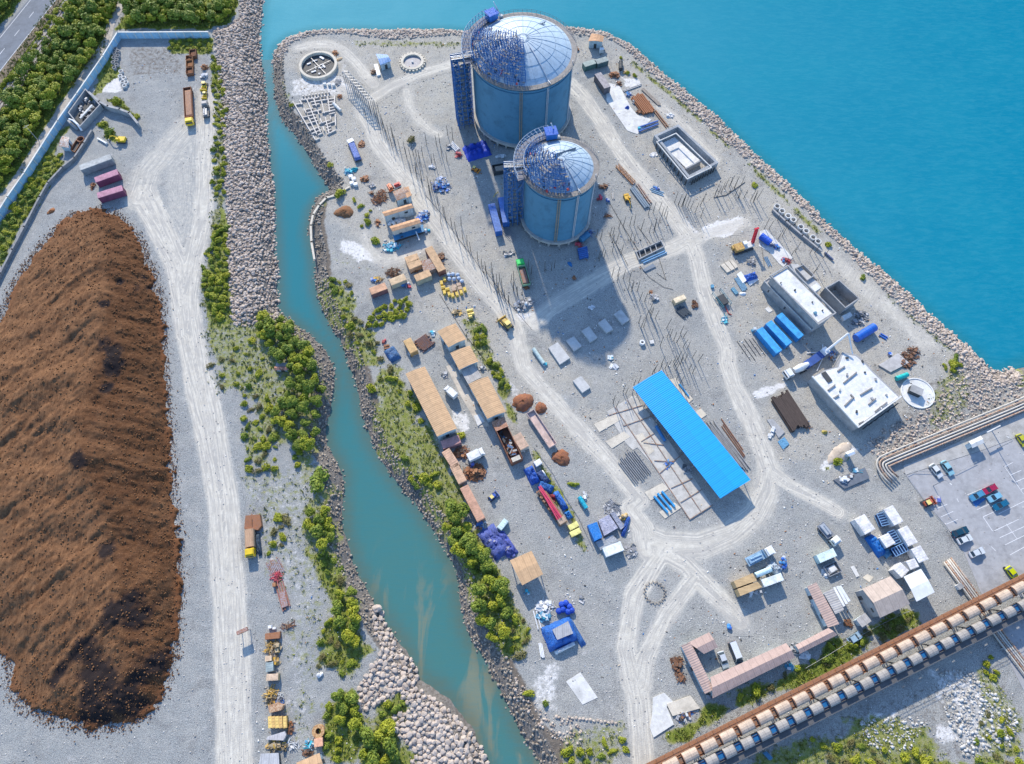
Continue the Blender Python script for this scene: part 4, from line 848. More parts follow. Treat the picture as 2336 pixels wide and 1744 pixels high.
    pa, pb = (W('S', 1330, 300, h+2.6), W('S', 720, 560, h+3.6)) if big else (W('T', 1170, 335, h+2.2), W('T', 900, 420, h+3.6)); mb = MB(); wv = Vector((.25, .6, 0)) * (1.6 if big else 1.1)
    for a_ in (-1, 1):
        for b_ in (0, -1.1): mb.cyl(pa + wv*a_ + Vector((0, 0, b_)), pb + wv*a_ + Vector((0, 0, b_)), .11, 5)
    for i in range(22): q0, q1 = pa.lerp(pb, i/22), pa.lerp(pb, (i+1)/22); mb.cyl(q0 + wv, q1 - wv, .08, 4); mb.cyl(q0 - wv, q0 + wv, .08, 4); mb.cyl(q0 + wv, q1 + wv - Vector((0, 0, 1.1)), .07, 4)
    mb.obj('truss', mat((.07,.13,.20), 'paint', .6), gt)
    # ------- curved gallery at the left rim -------
    ga = thing('scaffold_gallery', 'curved scaffold gallery with hoops on the left rim of the %s' % ('large tank' if Rw > 14 else 'small tank'), 'scaffold', (cx, cy, 0))
    b0, b1 = (R(128), R(200)) if Rw > 14 else (R(105), R(205))
    fl = MB(); po = MB(); hp = MB(); n = 16
    for i in range(n):
        aa, ab = b0 + (b1-b0)*i/n, b0 + (b1-b0)*(i+1)/n
        q = [(math.cos(a)*r, math.sin(a)*r) for a, r in ((aa, Rw+.3), (ab, Rw+.3), (ab, Rw+3.2), (aa, Rw+3.2))]; fl.prism(q, h + .3, h + .45)
        for r in (Rw+.3, Rw+3.2):
            po.cyl((math.cos(aa)*r, math.sin(aa)*r, h - (2.0 if r < Rw + 1 else 7)), (math.cos(aa)*r, math.sin(aa)*r, h + 2.8), .09, 4)
            for z in (1.4, 2.8): hp.cyl((math.cos(aa)*r, math.sin(aa)*r, h+z), (math.cos(ab)*r, math.sin(ab)*r, h+z), .09, 4)
        hp.cyl((math.cos(aa)*(Rw+.3), math.sin(aa)*(Rw+.3), h+2.8), (math.cos(aa)*(Rw+3.2), math.sin(aa)*(Rw+3.2), h+2.8), .08, 4)
        po.cyl((math.cos(aa)*(Rw+3.2), math.sin(aa)*(Rw+3.2), h - 7), (math.cos(aa)*(Rw+.1), math.sin(aa)*(Rw+.1), h - 2), .09, 4)
    fl.obj('deck', mat((.22,.22,.25), 'concrete', .8), ga); po.obj('posts', m_scb, ga); hp.obj('hoops', m_scw, ga)
    # blue cabin on the rim and a small derrick
    a = b0 - R(2); cb = thing('roof_cabin', 'bright blue cabin on the rim of the %s beside a small derrick' % ('large tank' if Rw > 14 else 'small tank'), 'cabin', (cx + math.cos(a)*(Rw+.8), cy + math.sin(a)*(Rw+.8), h + .45), a)
    mb = MB(); mb.box((0, 0, 1.1), (3.0, 3.4, 2.2)); mb.obj('body', mat((.03,.17,.5), 'paint', .5), cb); mb = MB(); mb.box((0, 0, 2.3), (3.5, 3.9, .18), 0, .05); mb.obj('roof', m_blu, cb)
    dk = thing('derrick', 'thin pale derrick mast leaning out over the rim of the %s' % ('large tank' if Rw > 14 else 'small tank'), 'derrick', (cx + math.cos(a - .18)*(Rw+.4), cy + math.sin(a - .18)*(Rw+.4), h))
    mb = MB(); mb.cyl((0, 0, 0), (-2.2, 1.5, 4.5), .16, 5); mb.cyl((.5, 0, 0), (-2.2, 1.5, 4.5), .1, 5); mb.obj('boom', m_scw, dk); mb = MB(); mb.box((.2, 0, .35), (1.2, .9, .7)); mb.obj('winch', m_pale, dk)
    # ------- access tower and bridge -------
    hz = h + .6
    tw = thing('scaffold_tower', 'tall blue scaffold access tower beside the %s' % ('large tank' if Rw > 14 else 'small tank'), 'scaffold tower', (twx, twy, 0), R(14))
    st, le, br, pk = MB(), MB(), MB(), MB(); nx_, ny_ = 4, 4; dx_, dy_ = tww/(nx_-1), tww*.9/(ny_-1)
    for i in range(nx_):
        for j in range(ny_):
            x, y = (i-(nx_-1)/2)*dx_, (j-(ny_-1)/2)*dy_; st.cyl((x, y, 0), (x, y, hz), .10, 4)
    for z in np.arange(1.8, hz + .1, 1.9):
        for i in range(nx_): x = (i-(nx_-1)/2)*dx_; le.box((x, 0, z), (.11, tww*.9, .11))
        for j in range(ny_): y = (j-(ny_-1)/2)*dy_; le.box((0, y, z), (tww, .11, .11))
        for _ in range(7):
            i, j = r_.randrange(nx_-1), r_.randrange(ny_); x, y = (i-(nx_-1)/2)*dx_, (j-(ny_-1)/2)*dy_
            br.cyl((x, y, z-1.9), (x+dx_, y, z), .07, 4); br.cyl((y, x, z-1.9), (y, x+dy_, z), .07, 4)
        for _ in range(26): pk.box((r_.uniform(-tww*.45, tww*.45), r_.uniform(-tww*.42, tww*.42), z+.08), (r_.uniform(.3, .8), r_.uniform(.2, .35), .12), r_.choice((0, 1.57)))
        pk.box((0, 0, z+.02), (tww*.3, tww*.3, .05))
    st.obj('standards', m_scb, tw); le.obj('ledgers', m_scb, tw); br.obj('braces', m_scb, tw); 
    mp = mat((.60,.56,.48), 'wood', .8, 0, .5); pk.mi = 0; pk.obj('planks', mp, tw)
    net = MB()
    for s_ in (1,): net.box((0, s_*tww*.47, hz/2), (tww, .06, hz))
    net.obj('netting', mat((.04,.22,.50), 'tarp', .8, 0, .5), tw)
    dirv = Vector((cx - twx, cy - twy, 0)); dl_ = dirv.length; an = math.atan2(dirv.y, dirv.x)
    bg = thing('footbridge', 'pale twin rail footbridge from the tower to the %s dome' % ('large tank' if Rw > 14 else 'small tank'), 'footbridge', (twx, twy, hz), an)
    mb = MB(); L_ = dl_ - Rw*.45
    for y in (-.7, .7): mb.box((L_/2 - 2, y, .5), (L_ + 2, .16, .16)); mb.box((L_/2 - 2, y, 1.3), (L_ + 2, .12, .12))
    for x in np.arange(-2, L_, 1.1): mb.box((x, 0, .4), (.16, 1.4, .1)); [mb.box((x, y, .9), (.1, .1, .9)) for y in (-.7, .7)]
    mb.obj('rails', m_scw, bg); mb = MB(); mb.box((L_/2 - 2, 0, .28), (L_ + 2, 1.2, .1)); mb.obj('deck', m_sct, bg)
BT = W('V', 1127.5, 246); ST = W('V', 1200, 473)
tank(BT.x, BT.y, 17.0, 27.6, 'larger of the two storage tanks, blue grey wall, pale domed roof half under scaffold', BT.x - 20.6, BT.y - 4.5, 5.6, 4.6, 5, 1)
tank(ST.x, ST.y, 11.0, 25.7, 'smaller and nearer of the two concrete storage tanks, dome mostly under blue scaffold', ST.x - 14.2, ST.y - .5, 5.2, 3.2, 9, 1)
# ================= generic builders =================
def quad(k, pts, h): return [(p.x, p.y) for p in WL(k, pts, h)]
def cen(q): return sum(p[0] for p in q)/len(q), sum(p[1] for p in q)/len(q)
def loc_(q, c): return [(p[0]-c[0], p[1]-c[1]) for p in q]
def shrink(q, d):
    n = len(q); ar = sum(q[i][0]*q[(i+1)%n][1]-q[(i+1)%n][0]*q[i][1] for i in range(n)); sg = 1 if ar > 0 else -1; ln = []
    for i in range(n):
        a, b = Vector(q[i]), Vector(q[(i+1) % n]); t = (b-a).normalized(); nn = Vector((-t.y, t.x))*sg; ln.append((a + nn*d, t))
    out = []
    for i in range(n):
        (p, r), (p2, s_) = ln[i-1], ln[i]; cr = r.x*s_.y - r.y*s_.x
        if abs(cr) < 1e-3: out.append((p2.x, p2.y)); continue
        u = ((p2.x-p.x)*s_.y - (p2.y-p.y)*s_.x)/cr; out.append((p.x + r.x*u, p.y + r.y*u))
    return out
def lerp(a, b, t): return (a[0]+(b[0]-a[0])*t, a[1]+(b[1]-a[1])*t)
def shed(name, k, pts, h, roof, wall, label, cat='shed', rise=.5, ridge=0, openf=False, over=.35, segs=True, walls=True, posts=True, group=None):
    """four roof corners in the photograph at eave height h; ridge 0: parallel to edge p0-p1, 1: to p1-p2, None: flat"""
    q = quad(k, pts, h); c = cen(q); q = loc_(q, c); t = thing(name, label, cat, (c[0], c[1], 0), 0, group)
    n = len(q); mb = MB()
    ang = math.atan2(q[1][1]-q[0][1], q[1][0]-q[0][0]) if ridge != 1 else math.atan2(q[2][1]-q[1][1], q[2][0]-q[1][0])
    def rot(p): return (p[0]*math.cos(-ang) - p[1]*math.sin(-ang), p[0]*math.sin(-ang) + p[1]*math.cos(-ang))
    r = [rot(p) for p in q]
    if ridge is None or n != 4: mb.prism(r, h - .12, h)
    else:
        a, b, c2, d2 = (r if ridge == 0 else [r[1], r[2], r[3], r[0]])
        m1, m2 = lerp(b, c2, .5), lerp(a, d2, .5)
        T = .1
        vs = [(*a, h), (*b, h), (*m1, h+rise), (*m2, h+rise), (*c2, h), (*d2, h)]; vs += [(x, y, z - T) for x, y, z in vs]
        mb.add(vs, [(0,1,2,3), (3,2,4,5), (7,6,9,8), (8,9,11,10), (0,6,7,1), (1,7,8,2), (2,8,10,4), (4,10,11,5), (5,11,9,3), (3,9,6,0)])
        if sum(r[i][0]*r[(i+1)%4][1]-r[(i+1)%4][0]*r[i][1] for i in range(4)) < 0: mb.f = [f[::-1] for f in mb.f]
    o = mb.obj('roof', roof, t); o.rotation_euler = (0, 0, ang)
    w_ = shrink(q, over)
    if openf:
        m_ = m_steel
        for i in range(n):
            a, b = w_[i], w_[(i+1) % n]; L_ = math.dist(a, b); ns = max(1, int(L_/5))
            for j in range(ns):
                p = lerp(a, b, j/ns); mb = MB(); mb.box((p[0], p[1], h/2), (.22, .22, h-.1)); mb.obj('post', m_, t)
        mb = MB(); mb.prism(w_, h-.4, h-.14); mb.obj('frame', m_, t)
    else:
        mb = MB(); mb.prism(w_, -.1, h - .05); mb.obj('wall', wall, t)
        # doors and windows on the long sides
        for i in range(n):
            a, b = w_[i], w_[(i+1) % n]; L_ = math.dist(a, b); an = math.atan2(b[1]-a[1], b[0]-a[0])
            if L_ > 3:
                ns = max(1, min(6, int(L_/3.4)))
                for j in range(ns):
                    p = lerp(a, b, (j+.5)/ns); mb = MB()
                    if j == ns//2: mb.box((p[0], p[1], 1.0), (1.0, .16, 2.0), an); mb.obj('door', m_dark, t)
                    else: mb.box((p[0], p[1], h*.6), (1.1, .14, .8), an); mb.obj('window', m_glass, t)
    return t
m_glass = mat((.04,.06,.08), 'paint', .15, .2, .1)
def container(k, x1, y1, x2, y2, col, label, w=2.44, h=2.6, roofc=None, z=0.0, name='shipping_container', group=None):
    c, L_, an = seg(k, x1, y1, x2, y2, h + z); t = thing(name, label, 'container', (c.x, c.y, z), an, group)
    mm = mat(col, 'paint', .55, 0, .5) if isinstance(col, tuple) else col; b = MB(); b.box((0, 0, h/2 + .08), (L_ - .1, w - .1, h - .16))
    n = max(4, int(L_/.6))
    for i in range(n):
        x = -L_/2 + (i+.5)*L_/n
        for s_ in (-1, 1): b.box((x, s_*(w/2-.05), h/2), (L_/n*.5, .06, h-.4))
    b.obj('body', mm, t)
    r = MB(); r.box((0, 0, h - .03), (L_, w, .1))
    for i in range(n): r.box((-L_/2 + (i+.5)*L_/n, 0, h + .035), (L_/n*.5, w-.3, .04))
    r.obj('roof', (roofc if roofc and not isinstance(roofc, tuple) else mat(roofc or tuple(min(.8, x*1.35+.03) for x in (col if isinstance(col, tuple) else (.3,.3,.3))), 'rust' if roofc and roofc[0] > .4 and False else 'paint', .7, 0, .6)), t)
    f = MB()
    for sx in (-1, 1):
        for sy in (-1, 1): f.box((sx*(L_/2-.06), sy*(w/2-.06), h/2), (.14, .14, h))
        f.box((sx*(L_/2-.05), 0, .1), (.12, w, .16))
    f.obj('frame', mm, t)
    for s_ in (-1, 1):
        dd = MB(); dd.box((L_/2 - .02, s_*w/4, h/2), (.08, w/2-.2, h-.35)); dd.cyl((L_/2+.04, s_*w/6, .2), (L_/2+.04, s_*w/6, h-.2), .03, 4); dd.obj('door', mm, t)
    return t
def tarp(k, x1, y1, x2, y2, w, h, m, label, seed=0, cat='tarpaulin', name='tarp_covered_load', lump=.22):
    c, L_, an = seg(k, x1, y1, x2, y2, h*.8); r_ = random.Random(seed); mb = MB(); nx_, ny_ = 14, 9; vs = []
    g = [[r_.random() for _ in range(ny_+1)] for _ in range(nx_+1)]
    for i in range(nx_+1):
        for j in range(ny_+1):
            u, v_ = i/nx_*2-1, j/ny_*2-1; e = 1 - max(abs(u), abs(v_))**6
            z = h*e*(1 - lump + lump*2*(g[i][j]-.3)) ; x = u*L_/2*(1 + (r_.random()-.5)*.06); y = v_*w/2*(1 + (r_.random()-.5)*.08)
            vs.append((x, y, max(0, z)))
    fs = [(i*(ny_+1)+j, (i+1)*(ny_+1)+j, (i+1)*(ny_+1)+j+1, i*(ny_+1)+j+1) for i in range(nx_) for j in range(ny_)]
    mb.add(vs, fs); o = mb.obj(name, m, None, True); o.location = (c.x, c.y, 0); o.rotation_euler = (0, 0, an); return tag(o, label, cat)
PAL = dict(rust=[(.30,.12,.05),(.20,.09,.05),(.42,.20,.09),(.12,.07,.05)], grey=[(.30,.30,.31),(.5,.5,.5),(.14,.15,.16)], blue=[(.03,.13,.5),(.05,.22,.5),(.45,.5,.6),(.1,.12,.2)],
           mixed=[(.4,.4,.42),(.30,.14,.07),(.05,.15,.4),(.6,.6,.58),(.1,.1,.1)], yellow=[(.62,.38,.06),(.50,.32,.10),(.18,.14,.08),(.55,.42,.25)], white=[(.7,.7,.7),(.5,.52,.55),(.78,.78,.76)],
           cyan=[(.05,.4,.5),(.6,.65,.68),(.1,.3,.45)], brown=[(.10,.07,.05),(.17,.12,.09),(.06,.05,.045)], purple=[(.10,.13,.42),(.20,.22,.45),(.45,.42,.45),(.08,.10,.30)], red=[(.55,.06,.10),(.6,.15,.15),(.3,.05,.05)])
def scrap(k, x, y, rx, ry, h, pal, label, n=40, kind='mix', rz=0.0, name='scrap_pile', seed=0, cat='scrap pile', size=1.0):
    q = W(k, x, y, h*.3); r_ = random.Random(int(x*3+y*7)+seed); ms = [mat(c_, 'rust' if pal in ('rust', 'brown') else 'paint', .7, 0, .6) for c_ in PAL[pal]]; mb = MB()
    for i in range(n):
        a = r_.uniform(0, 6.28); d_ = r_.random()**.6; px, py = math.cos(a)*rx*d_, math.sin(a)*ry*d_; pz = h*(1-d_**1.5)*r_.uniform(.2, 1.0); mb.mi = r_.randrange(len(ms))
        kk = kind if kind != 'mix' else r_.choice(('bar', 'box', 'plate', 'bar'))
        if kk == 'bar':
            L_ = r_.uniform(.8, 2.4)*size; b = r_.uniform(-.5, .5) + r_.choice((0, 0, 1.57)); dz_ = r_.uniform(-.5, .5)
            mb.cyl((px - math.cos(b)*L_/2, py - math.sin(b)*L_/2, max(.08, pz-dz_/2+.1)), (px + math.cos(b)*L_/2, py + math.sin(b)*L_/2, max(.08, pz+dz_/2+.1)), r_.uniform(.05, .11)*size, 5)
        elif kk == 'box': s_ = r_.uniform(.3, .9)*size; mb.box((px, py, pz/2 + s_*.3), (s_, s_*r_.uniform(.6, 1.3), s_*.6 + pz), r_.uniform(-.3, .3))
        elif kk == 'plate': mb.box((px, py, pz + .1), (r_.uniform(.6, 1.8)*size, r_.uniform(.5, 1.2)*size, .06), r_.uniform(0, 3), r_.uniform(-.3, .3), r_.uniform(-.3, .3))
        elif kk == 'bag': s_ = r_.uniform(.35, .6)*size; mb.sph((px, py, pz*.6 + s_*.5), s_, 7, .7, 5)
        elif kk == 'ring': s_ = r_.uniform(.35, .5)*size; mb.cyl((px, py, pz*.5), (px + .1, py, pz*.5 + .3), s_, 10, hollow=.55)
    o = mb.obj(name, ms); o.location = (q.x, q.y, 0); o.rotation_euler = (0, 0, rz); return tag(o, label, cat)
def slab(k, pts, h, m, label, name='concrete_slab', cat='concrete slab', group=None):
    q = quad(k, pts, h); c = cen(q); mb = MB(); mb.prism(loc_(q, c), -.05, h); o = mb.obj(name, m); o.location = (c[0], c[1], 0); return tag(o, label, cat, group)
def beams(k, x1, y1, x2, y2, width, n, r, m, label, name, cat, group, kind='cyl', jit=.5, z=0.0, layers=1):
    c, L_, an = seg(k, x1, y1, x2, y2, .4 + z); r_ = random.Random(int(x1+y1*3)); me = []
    for v_ in range(3):
        mb = MB(); ll = L_*(1 - .06*v_)
        if kind == 'cyl': mb.cyl((-ll/2, 0, 0), (ll/2, 0, 0), r, 9, hollow=.8)
        else: mb.box((0, 0, 0), (ll, r*2, r*2))
        o = mb.obj(name, m); me.append(o.data); bpy.data.objects.remove(o)
    for ly in range(layers):
        for i in range(n - ly):
            off = (-(n-ly-1)/2 + i) * width / max(1, n-1); o = bpy.data.objects.new(name, r_.choice(me)); scene.collection.objects.link(o)
            sh = r_.uniform(-jit, jit); a = an + r_.uniform(-.02, .02)*jit
            o.location = (c.x - math.sin(an)*off + math.cos(an)*sh, c.y + math.cos(an)*off + math.sin(an)*sh, r + .08 + z + ly*r*1.9); o.rotation_euler = (0, 0, a)
            tag(o, label, cat, group if n*layers > 1 else None)
def wheels(t, L_, w, xs_, r=.5, wd_=.35):
    for x in xs_:
        for s_ in (-1, 1):
            mb = MB(); mb.cyl((x, s_*w/2 - s_*wd_, r), (x, s_*w/2, r), r, 14); wh = mb.obj('wheel', mat((.02,.02,.02), 'paint', .9), t)
            mb = MB(); mb.cyl((x, s_*w/2 - .01*s_, r), (x, s_*(w/2 + .02), r), r*.5, 10); mb.obj('rim', m_steel, wh)
def truck(k, x1, y1, x2, y2, cabc, bedc, label, w=2.5, kind='tipper', name='truck', load=None):
    """from tail to cab front, pixel ends of the centre line"""
    c, L_, an = seg(k, x1, y1, x2, y2, 2.0); t = thing(name, label, 'truck', (c.x, c.y, 0), an); cl = min(2.4, L_*.3); cx_ = L_/2 - cl/2
    mc_ = mat(cabc, 'paint', .4, 0, .3); mbed = bedc if not isinstance(bedc, tuple) else mat(bedc, 'rust' if bedc[0] > bedc[2]*1.8 else 'paint', .7, 0, .5)
    mb = MB(); mb.box((cx_, 0, 1.55), (cl, w-.15, 1.5)); mb.box((cx_-.15, 0, 2.5), (cl-.7, w-.3, .5), taper=.9); cb = mb.obj('cab', mc_, t)
    mb = MB(); mb.box((L_/2 + .01, 0, 2.05), (.06, w-.5, .6), 0, 0, -.15); mb.box((cx_, w/2-.06, 2.0), (cl*.5, .05, .5)); mb.box((cx_, -w/2+.06, 2.0), (cl*.5, .05, .5)); mb.obj('window', m_glass, cb)
    for s_ in (-1, 1): mb = MB(); mb.box((L_/2+.02, s_*w*.36, 1.0), (.06, .3, .22)); mb.obj('headlight', m_scw, cb)
    mb = MB(); mb.box((-.3, 0, .85), (L_-.8, .9, .3)); mb.obj('chassis', m_dark, t)
    bl_ = L_ - cl - .4; bx_ = -L_/2 + bl_/2; mb = MB()
    if kind == 'tipper':
        mb.box((bx_, 0, 1.15), (bl_, w, .15))
        for s_ in (-1, 1): mb.box((bx_, s_*(w/2-.05), 1.75), (bl_, .1, 1.2)); [mb.box((bx_ - bl_/2 + (i+.5)*bl_/6, s_*(w/2+.03), 1.75), (.12, .08, 1.2)) for i in range(6)]
        mb.box((bx_ + bl_/2, 0, 1.85), (.12, w, 1.4)); mb.box((bx_ - bl_/2, 0, 1.65), (.1, w, 1.0)); mb.obj('bed', mbed, t)
        if load: mb = MB(); mb.box((bx_, 0, 1.6), (bl_-.3, w-.3, .5), taper=.8); mb.obj('load', load, t)
    elif kind == 'flat':
        mb.box((bx_, 0, 1.15), (bl_, w, .2)); mb.box((bx_+bl_/2-.1, 0, 1.6), (.12, w, 1.0)); mb.obj('bed', mbed, t)
        if load: mb = MB(); mb.box((bx_-.3, 0, 1.55), (bl_*.7, w*.6, .6)); mb.cyl((bx_-bl_*.3, .3, 1.9), (bx_+bl_*.35, .1, 1.9), .25, 8); mb.obj('load', load, t)
    elif kind == 'cover':
        mb.box((bx_, 0, 1.1), (bl_, w, .2)); vs = []; fs = []
        for i in range(2):
            for j in range(9): a = math.pi*j/8; vs.append((bx_ + (i-.5)*bl_, math.cos(a)*w/2, 1.3 + 1.3*math.sin(a)**.6))
        for j in range(8): fs.append((j, j+1, 9+j+1, 9+j))
        fs += [tuple(range(8, -1, -1)), tuple(range(9, 18))]; mb.add(vs, fs); mb.obj('cover', mbed, t)
    elif kind == 'mixer':
        mb.box((bx_, 0, 1.1), (bl_, w*.8, .25)); mb.obj('bed', m_steel, t); mb = MB(); mb.cyl((bx_ + bl_*.45, 0, 2.1), (bx_, 0, 2.3), .85, 14, 1.2); mb.cyl((bx_, 0, 2.3), (bx_ - bl_*.5, 0, 2.7), 1.2, 14, .6); mb.obj('drum', mc_, t, False)
    elif kind == 'van':
        mb.box((bx_+.2, 0, 1.75), (bl_+.4, w, 2.2)); mb.obj('box_body', mbed, t)
    wheels(t, L_, w, [L_/2 - 1.3, -L_/2 + 1.0, -L_/2 + 2.3] if L_ > 6 else [L_/2 - 1.1, -L_/2 + .9]); return t
def car(k, x1, y1, x2, y2, col, label, w=1.85, h=1.45, roofc=None, van=False):
    c, L_, an = seg(k, x1, y1, x2, y2, .8); L_ = max(3.9, min(5.4, L_)); t = thing('parked_car' if not van else 'parked_van', label, 'van' if van else 'car', (c.x, c.y, .1), an)
    mm = mat(col, 'paint', .25, .2, .12); mb = MB()
    prof = [(-.5,.35),(-.5,.78),(-.46,.88),(.22 if not van else .36,.92),(.46,.78),(.5,.62),(.5,.35)]
    vs = []; n = len(prof)
    for s_ in (-1, 1):
        for x, z in prof: vs.append((x*L_, s_*w/2*(.94 if abs(x) > .45 else 1), z))
    mb.add(vs, [tuple(range(n)), tuple(range(2*n-1, n-1, -1))] + [(i, n+i, n+(i+1) % n, (i+1) % n) for i in range(n)])
    body = mb.obj('body', mm, t)
    a0, a1, b0, b1 = (-.42, .24, -.30, .06) if not van else (-.49, .40, -.47, .26)
    H_ = h if not van else 1.95
    g = MB(); g.add([(a0*L_, -w*.46, .88), (a1*L_, -w*.46, .88), (a1*L_, w*.46, .88), (a0*L_, w*.46, .88), (b0*L_, -w*.38, H_-.04), (b1*L_, -w*.38, H_-.04), (b1*L_, w*.38, H_-.04), (b0*L_, w*.38, H_-.04)], [(0,3,2,1),(4,5,6,7),(0,1,5,4),(1,2,6,5),(2,3,7,6),(3,0,4,7)])
    g.obj('windows', m_glass, t)
    g = MB(); g.box(((b0+b1)/2*L_, 0, H_), ((b1-b0)*L_*1.02, w*.78, .06)); 
    for x0, x1_ in ((a0, b0), (a1, b1)):
        for s_ in (-1, 1): g.cyl((x0*L_, s_*w*.46, .9), (x1_*L_, s_*w*.385, H_), .05, 4)
    g.obj('roof', mat(roofc, 'paint', .25, .2, .1) if roofc else mm, t)
    wheels(t, L_, w, [L_*.31, -L_*.31], .33, .22)
    for s_ in (-1, 1):
        g = MB(); g.box((L_*.495, s_*w*.36, .66), (.06, .35, .14)); g.obj('headlight', m_scw, t); g = MB(); g.box((-L_*.499, s_*w*.38, .72), (.05, .28, .14)); g.obj('taillight', m_redp, t)
    return t
def excavator(k, x, y, an, col, label, s=1.0, boom=(4.0, 1.0), kind='excavator'):
    q = W(k, x, y, 1); t = thing(kind, label, kind.replace('_', ' '), (q.x, q.y, 0), an); t.scale = (s, s, s); mm = mat(col, 'paint', .5, 0, .45)
    for s_ in (-1, 1):
        mb = MB(); mb.box((0, s_*1.1, .45), (3.6, .55, .75)); mb.cyl((-1.8, s_*1.1-.27, .45), (-1.8, s_*1.1+.27, .45), .38, 10); mb.cyl((1.8, s_*1.1-.27, .45), (1.8, s_*1.1+.27, .45), .38, 10); mb.obj('track', m_dark, t)
    if kind == 'excavator':
        mb = MB(); mb.box((-.5, 0, 1.35), (3.0, 2.5, 1.0)); mb.box((-1.7, 0, 1.4), (1.0, 2.4, 1.2)); mb.obj('body', mm, t)
        mb = MB(); mb.box((.7, .75, 2.0), (1.4, 1.0, 1.4), taper=.9); cb = mb.obj('cab', mm, t); mb = MB(); mb.box((1.38, .75, 2.15), (.06, .8, .9)); mb.obj('window', m_glass, cb)
        mb = MB(); mb.cyl((1.0, -.2, 1.6), (boom[0]*.6, -.2, 3.0), .26, 6); mb.cyl((boom[0]*.6, -.2, 3.0), (boom[0], -.2, 2.6), .24, 6); mb.obj('boom', mm, t)
        mb = MB(); mb.cyl((boom[0], -.2, 2.6), (boom[0]+1.5, -.2, .7), .18, 6); mb.obj('arm', mm, t); mb = MB(); mb.box((boom[0]+1.5, -.2, .45), (.8, 1.0, .8), taper=.7); mb.obj('bucket', m_steel, t)
    else:
        mb = MB(); mb.box((0, 0, 1.0), (3.2, 1.7, 1.0)); mb.box((1.1, 0, 1.5), (1.3, 1.3, .5)); mb.obj('body', mm, t)
        mb = MB(); mb.box((-.5, 0, 2.0), (1.4, 1.5, 1.2), taper=.9); cb = mb.obj('cab', m_glass, t); mb = MB(); mb.box((-.5, 0, 2.65), (1.6, 1.7, .12)); mb.obj('cab_roof', mat((.75,.6,.2), 'paint', .5), cb)
        mb = MB(); mb.box((2.8, 0, .75), (.25, 3.4, 1.3), 0, 0, -.1); mb.obj('blade', mm, t); mb = MB(); [mb.box((1.6, s_*1.3, .8), (2.6, .2, .25)) for s_ in (-1, 1)]; mb.obj('push_arms', mm, t)
    return t
def ring(k, x, y, r, h, m, label, hollow=.8, name='concrete_ring', cat='concrete ring', n=24, group=None, fill=None):
    q = W(k, x, y, h); t = thing(name, label, cat, (q.x, q.y, 0), 0, group); mb = MB(); mb.cyl((0, 0, -.1), (0, 0, h), r, n, hollow=hollow); mb.obj('rim', m, t)
    mb = MB(); mb.cyl((0, 0, 0), (0, 0, .12), r*hollow*.99, n); mb.obj('floor', fill or m_dark, t); return t
def drum(k, x1, y1, x2, y2, r, m, label, name='cylinder_tank', cat='tank', z=0.0, group=None):
    c, L_, an = seg(k, x1, y1, x2, y2, r + z); t = thing(name, label, cat, (c.x, c.y, z), an, group); mb = MB(); mb.cyl((-L_/2, 0, r+.15), (L_/2, 0, r+.15), r, 18)
    for x in (-.3, 0, .3): mb.cyl((x*L_-.05, 0, r+.15), (x*L_+.05, 0, r+.15), r+.04, 18)
    mb.obj('shell', m, t, False); mb = MB(); [mb.box((x*L_, 0, r*.35), (.25, r*1.5, r*.7)) for x in (-.32, .32)]; mb.obj('saddle', m_steel, t); return t
def wallrun(name, k, pts, h, w, m, label, cat, cap=None, pil=3.0, close=False):
    P_ = [p.to_2d() for p in WL(k, pts, h)]; t = thing(name, label, cat, (P_[0].x, P_[0].y, 0)); mb = MB(); cp = MB(); pi_ = MB(); o = P_[0]
    for a, b in zip(P_, P_[1:]):
        a, b = a-o, b-o; dv = b-a; an = math.atan2(dv.y, dv.x); m_ = (a+b)/2; mb.box((m_.x, m_.y, h/2-.1), (dv.length + w*.5, w, h+.2), an); cp.box((m_.x, m_.y, h+.06), (dv.length + w, w+.18, .12), an)
        n = max(1, int(dv.length/pil))
        for i in range(n): p = a + dv*(i/n); pi_.box((p.x, p.y, h/2), (.3, w+.24, h-.02), an)
    mb.obj('panel', m, t); cp.obj('coping', cap or m, t); pi_.obj('pillar', cap or m, t); return t
# ================= LARGE STRUCTURES =================
RT = (.56,.36,.20); TAN = mat(RT, 'corr', .8, 0, .3); TANO = mat((.58,.33,.18), 'corr', .8, 0, .6); PINK = mat((.46,.33,.28), 'corr', .75, 0, .25); GREYR = mat((.42,.40,.38), 'corr', .8, 0, .4)
BRNR = mat((.50,.40,.33), 'corr', .8, 0, .3); WHT = mat((.74,.75,.76), 'paint', .6, 0, .25); BLUER = mat((.0,.32,.80), 'corr', .5, 0, .03); WCON = mat((.72,.72,.70), 'concrete', .8, 0, .35); GCON = mat((.36,.36,.36), 'concrete', .85, 0, .4)
WALLW = mat((.45,.55,.60), 'corr', .7, 0, .4); CREAM = mat((.62,.56,.46), 'concrete', .85, 0, .25); YARD = mat((.52,.50,.46), 'concrete', .9, 0, .35)
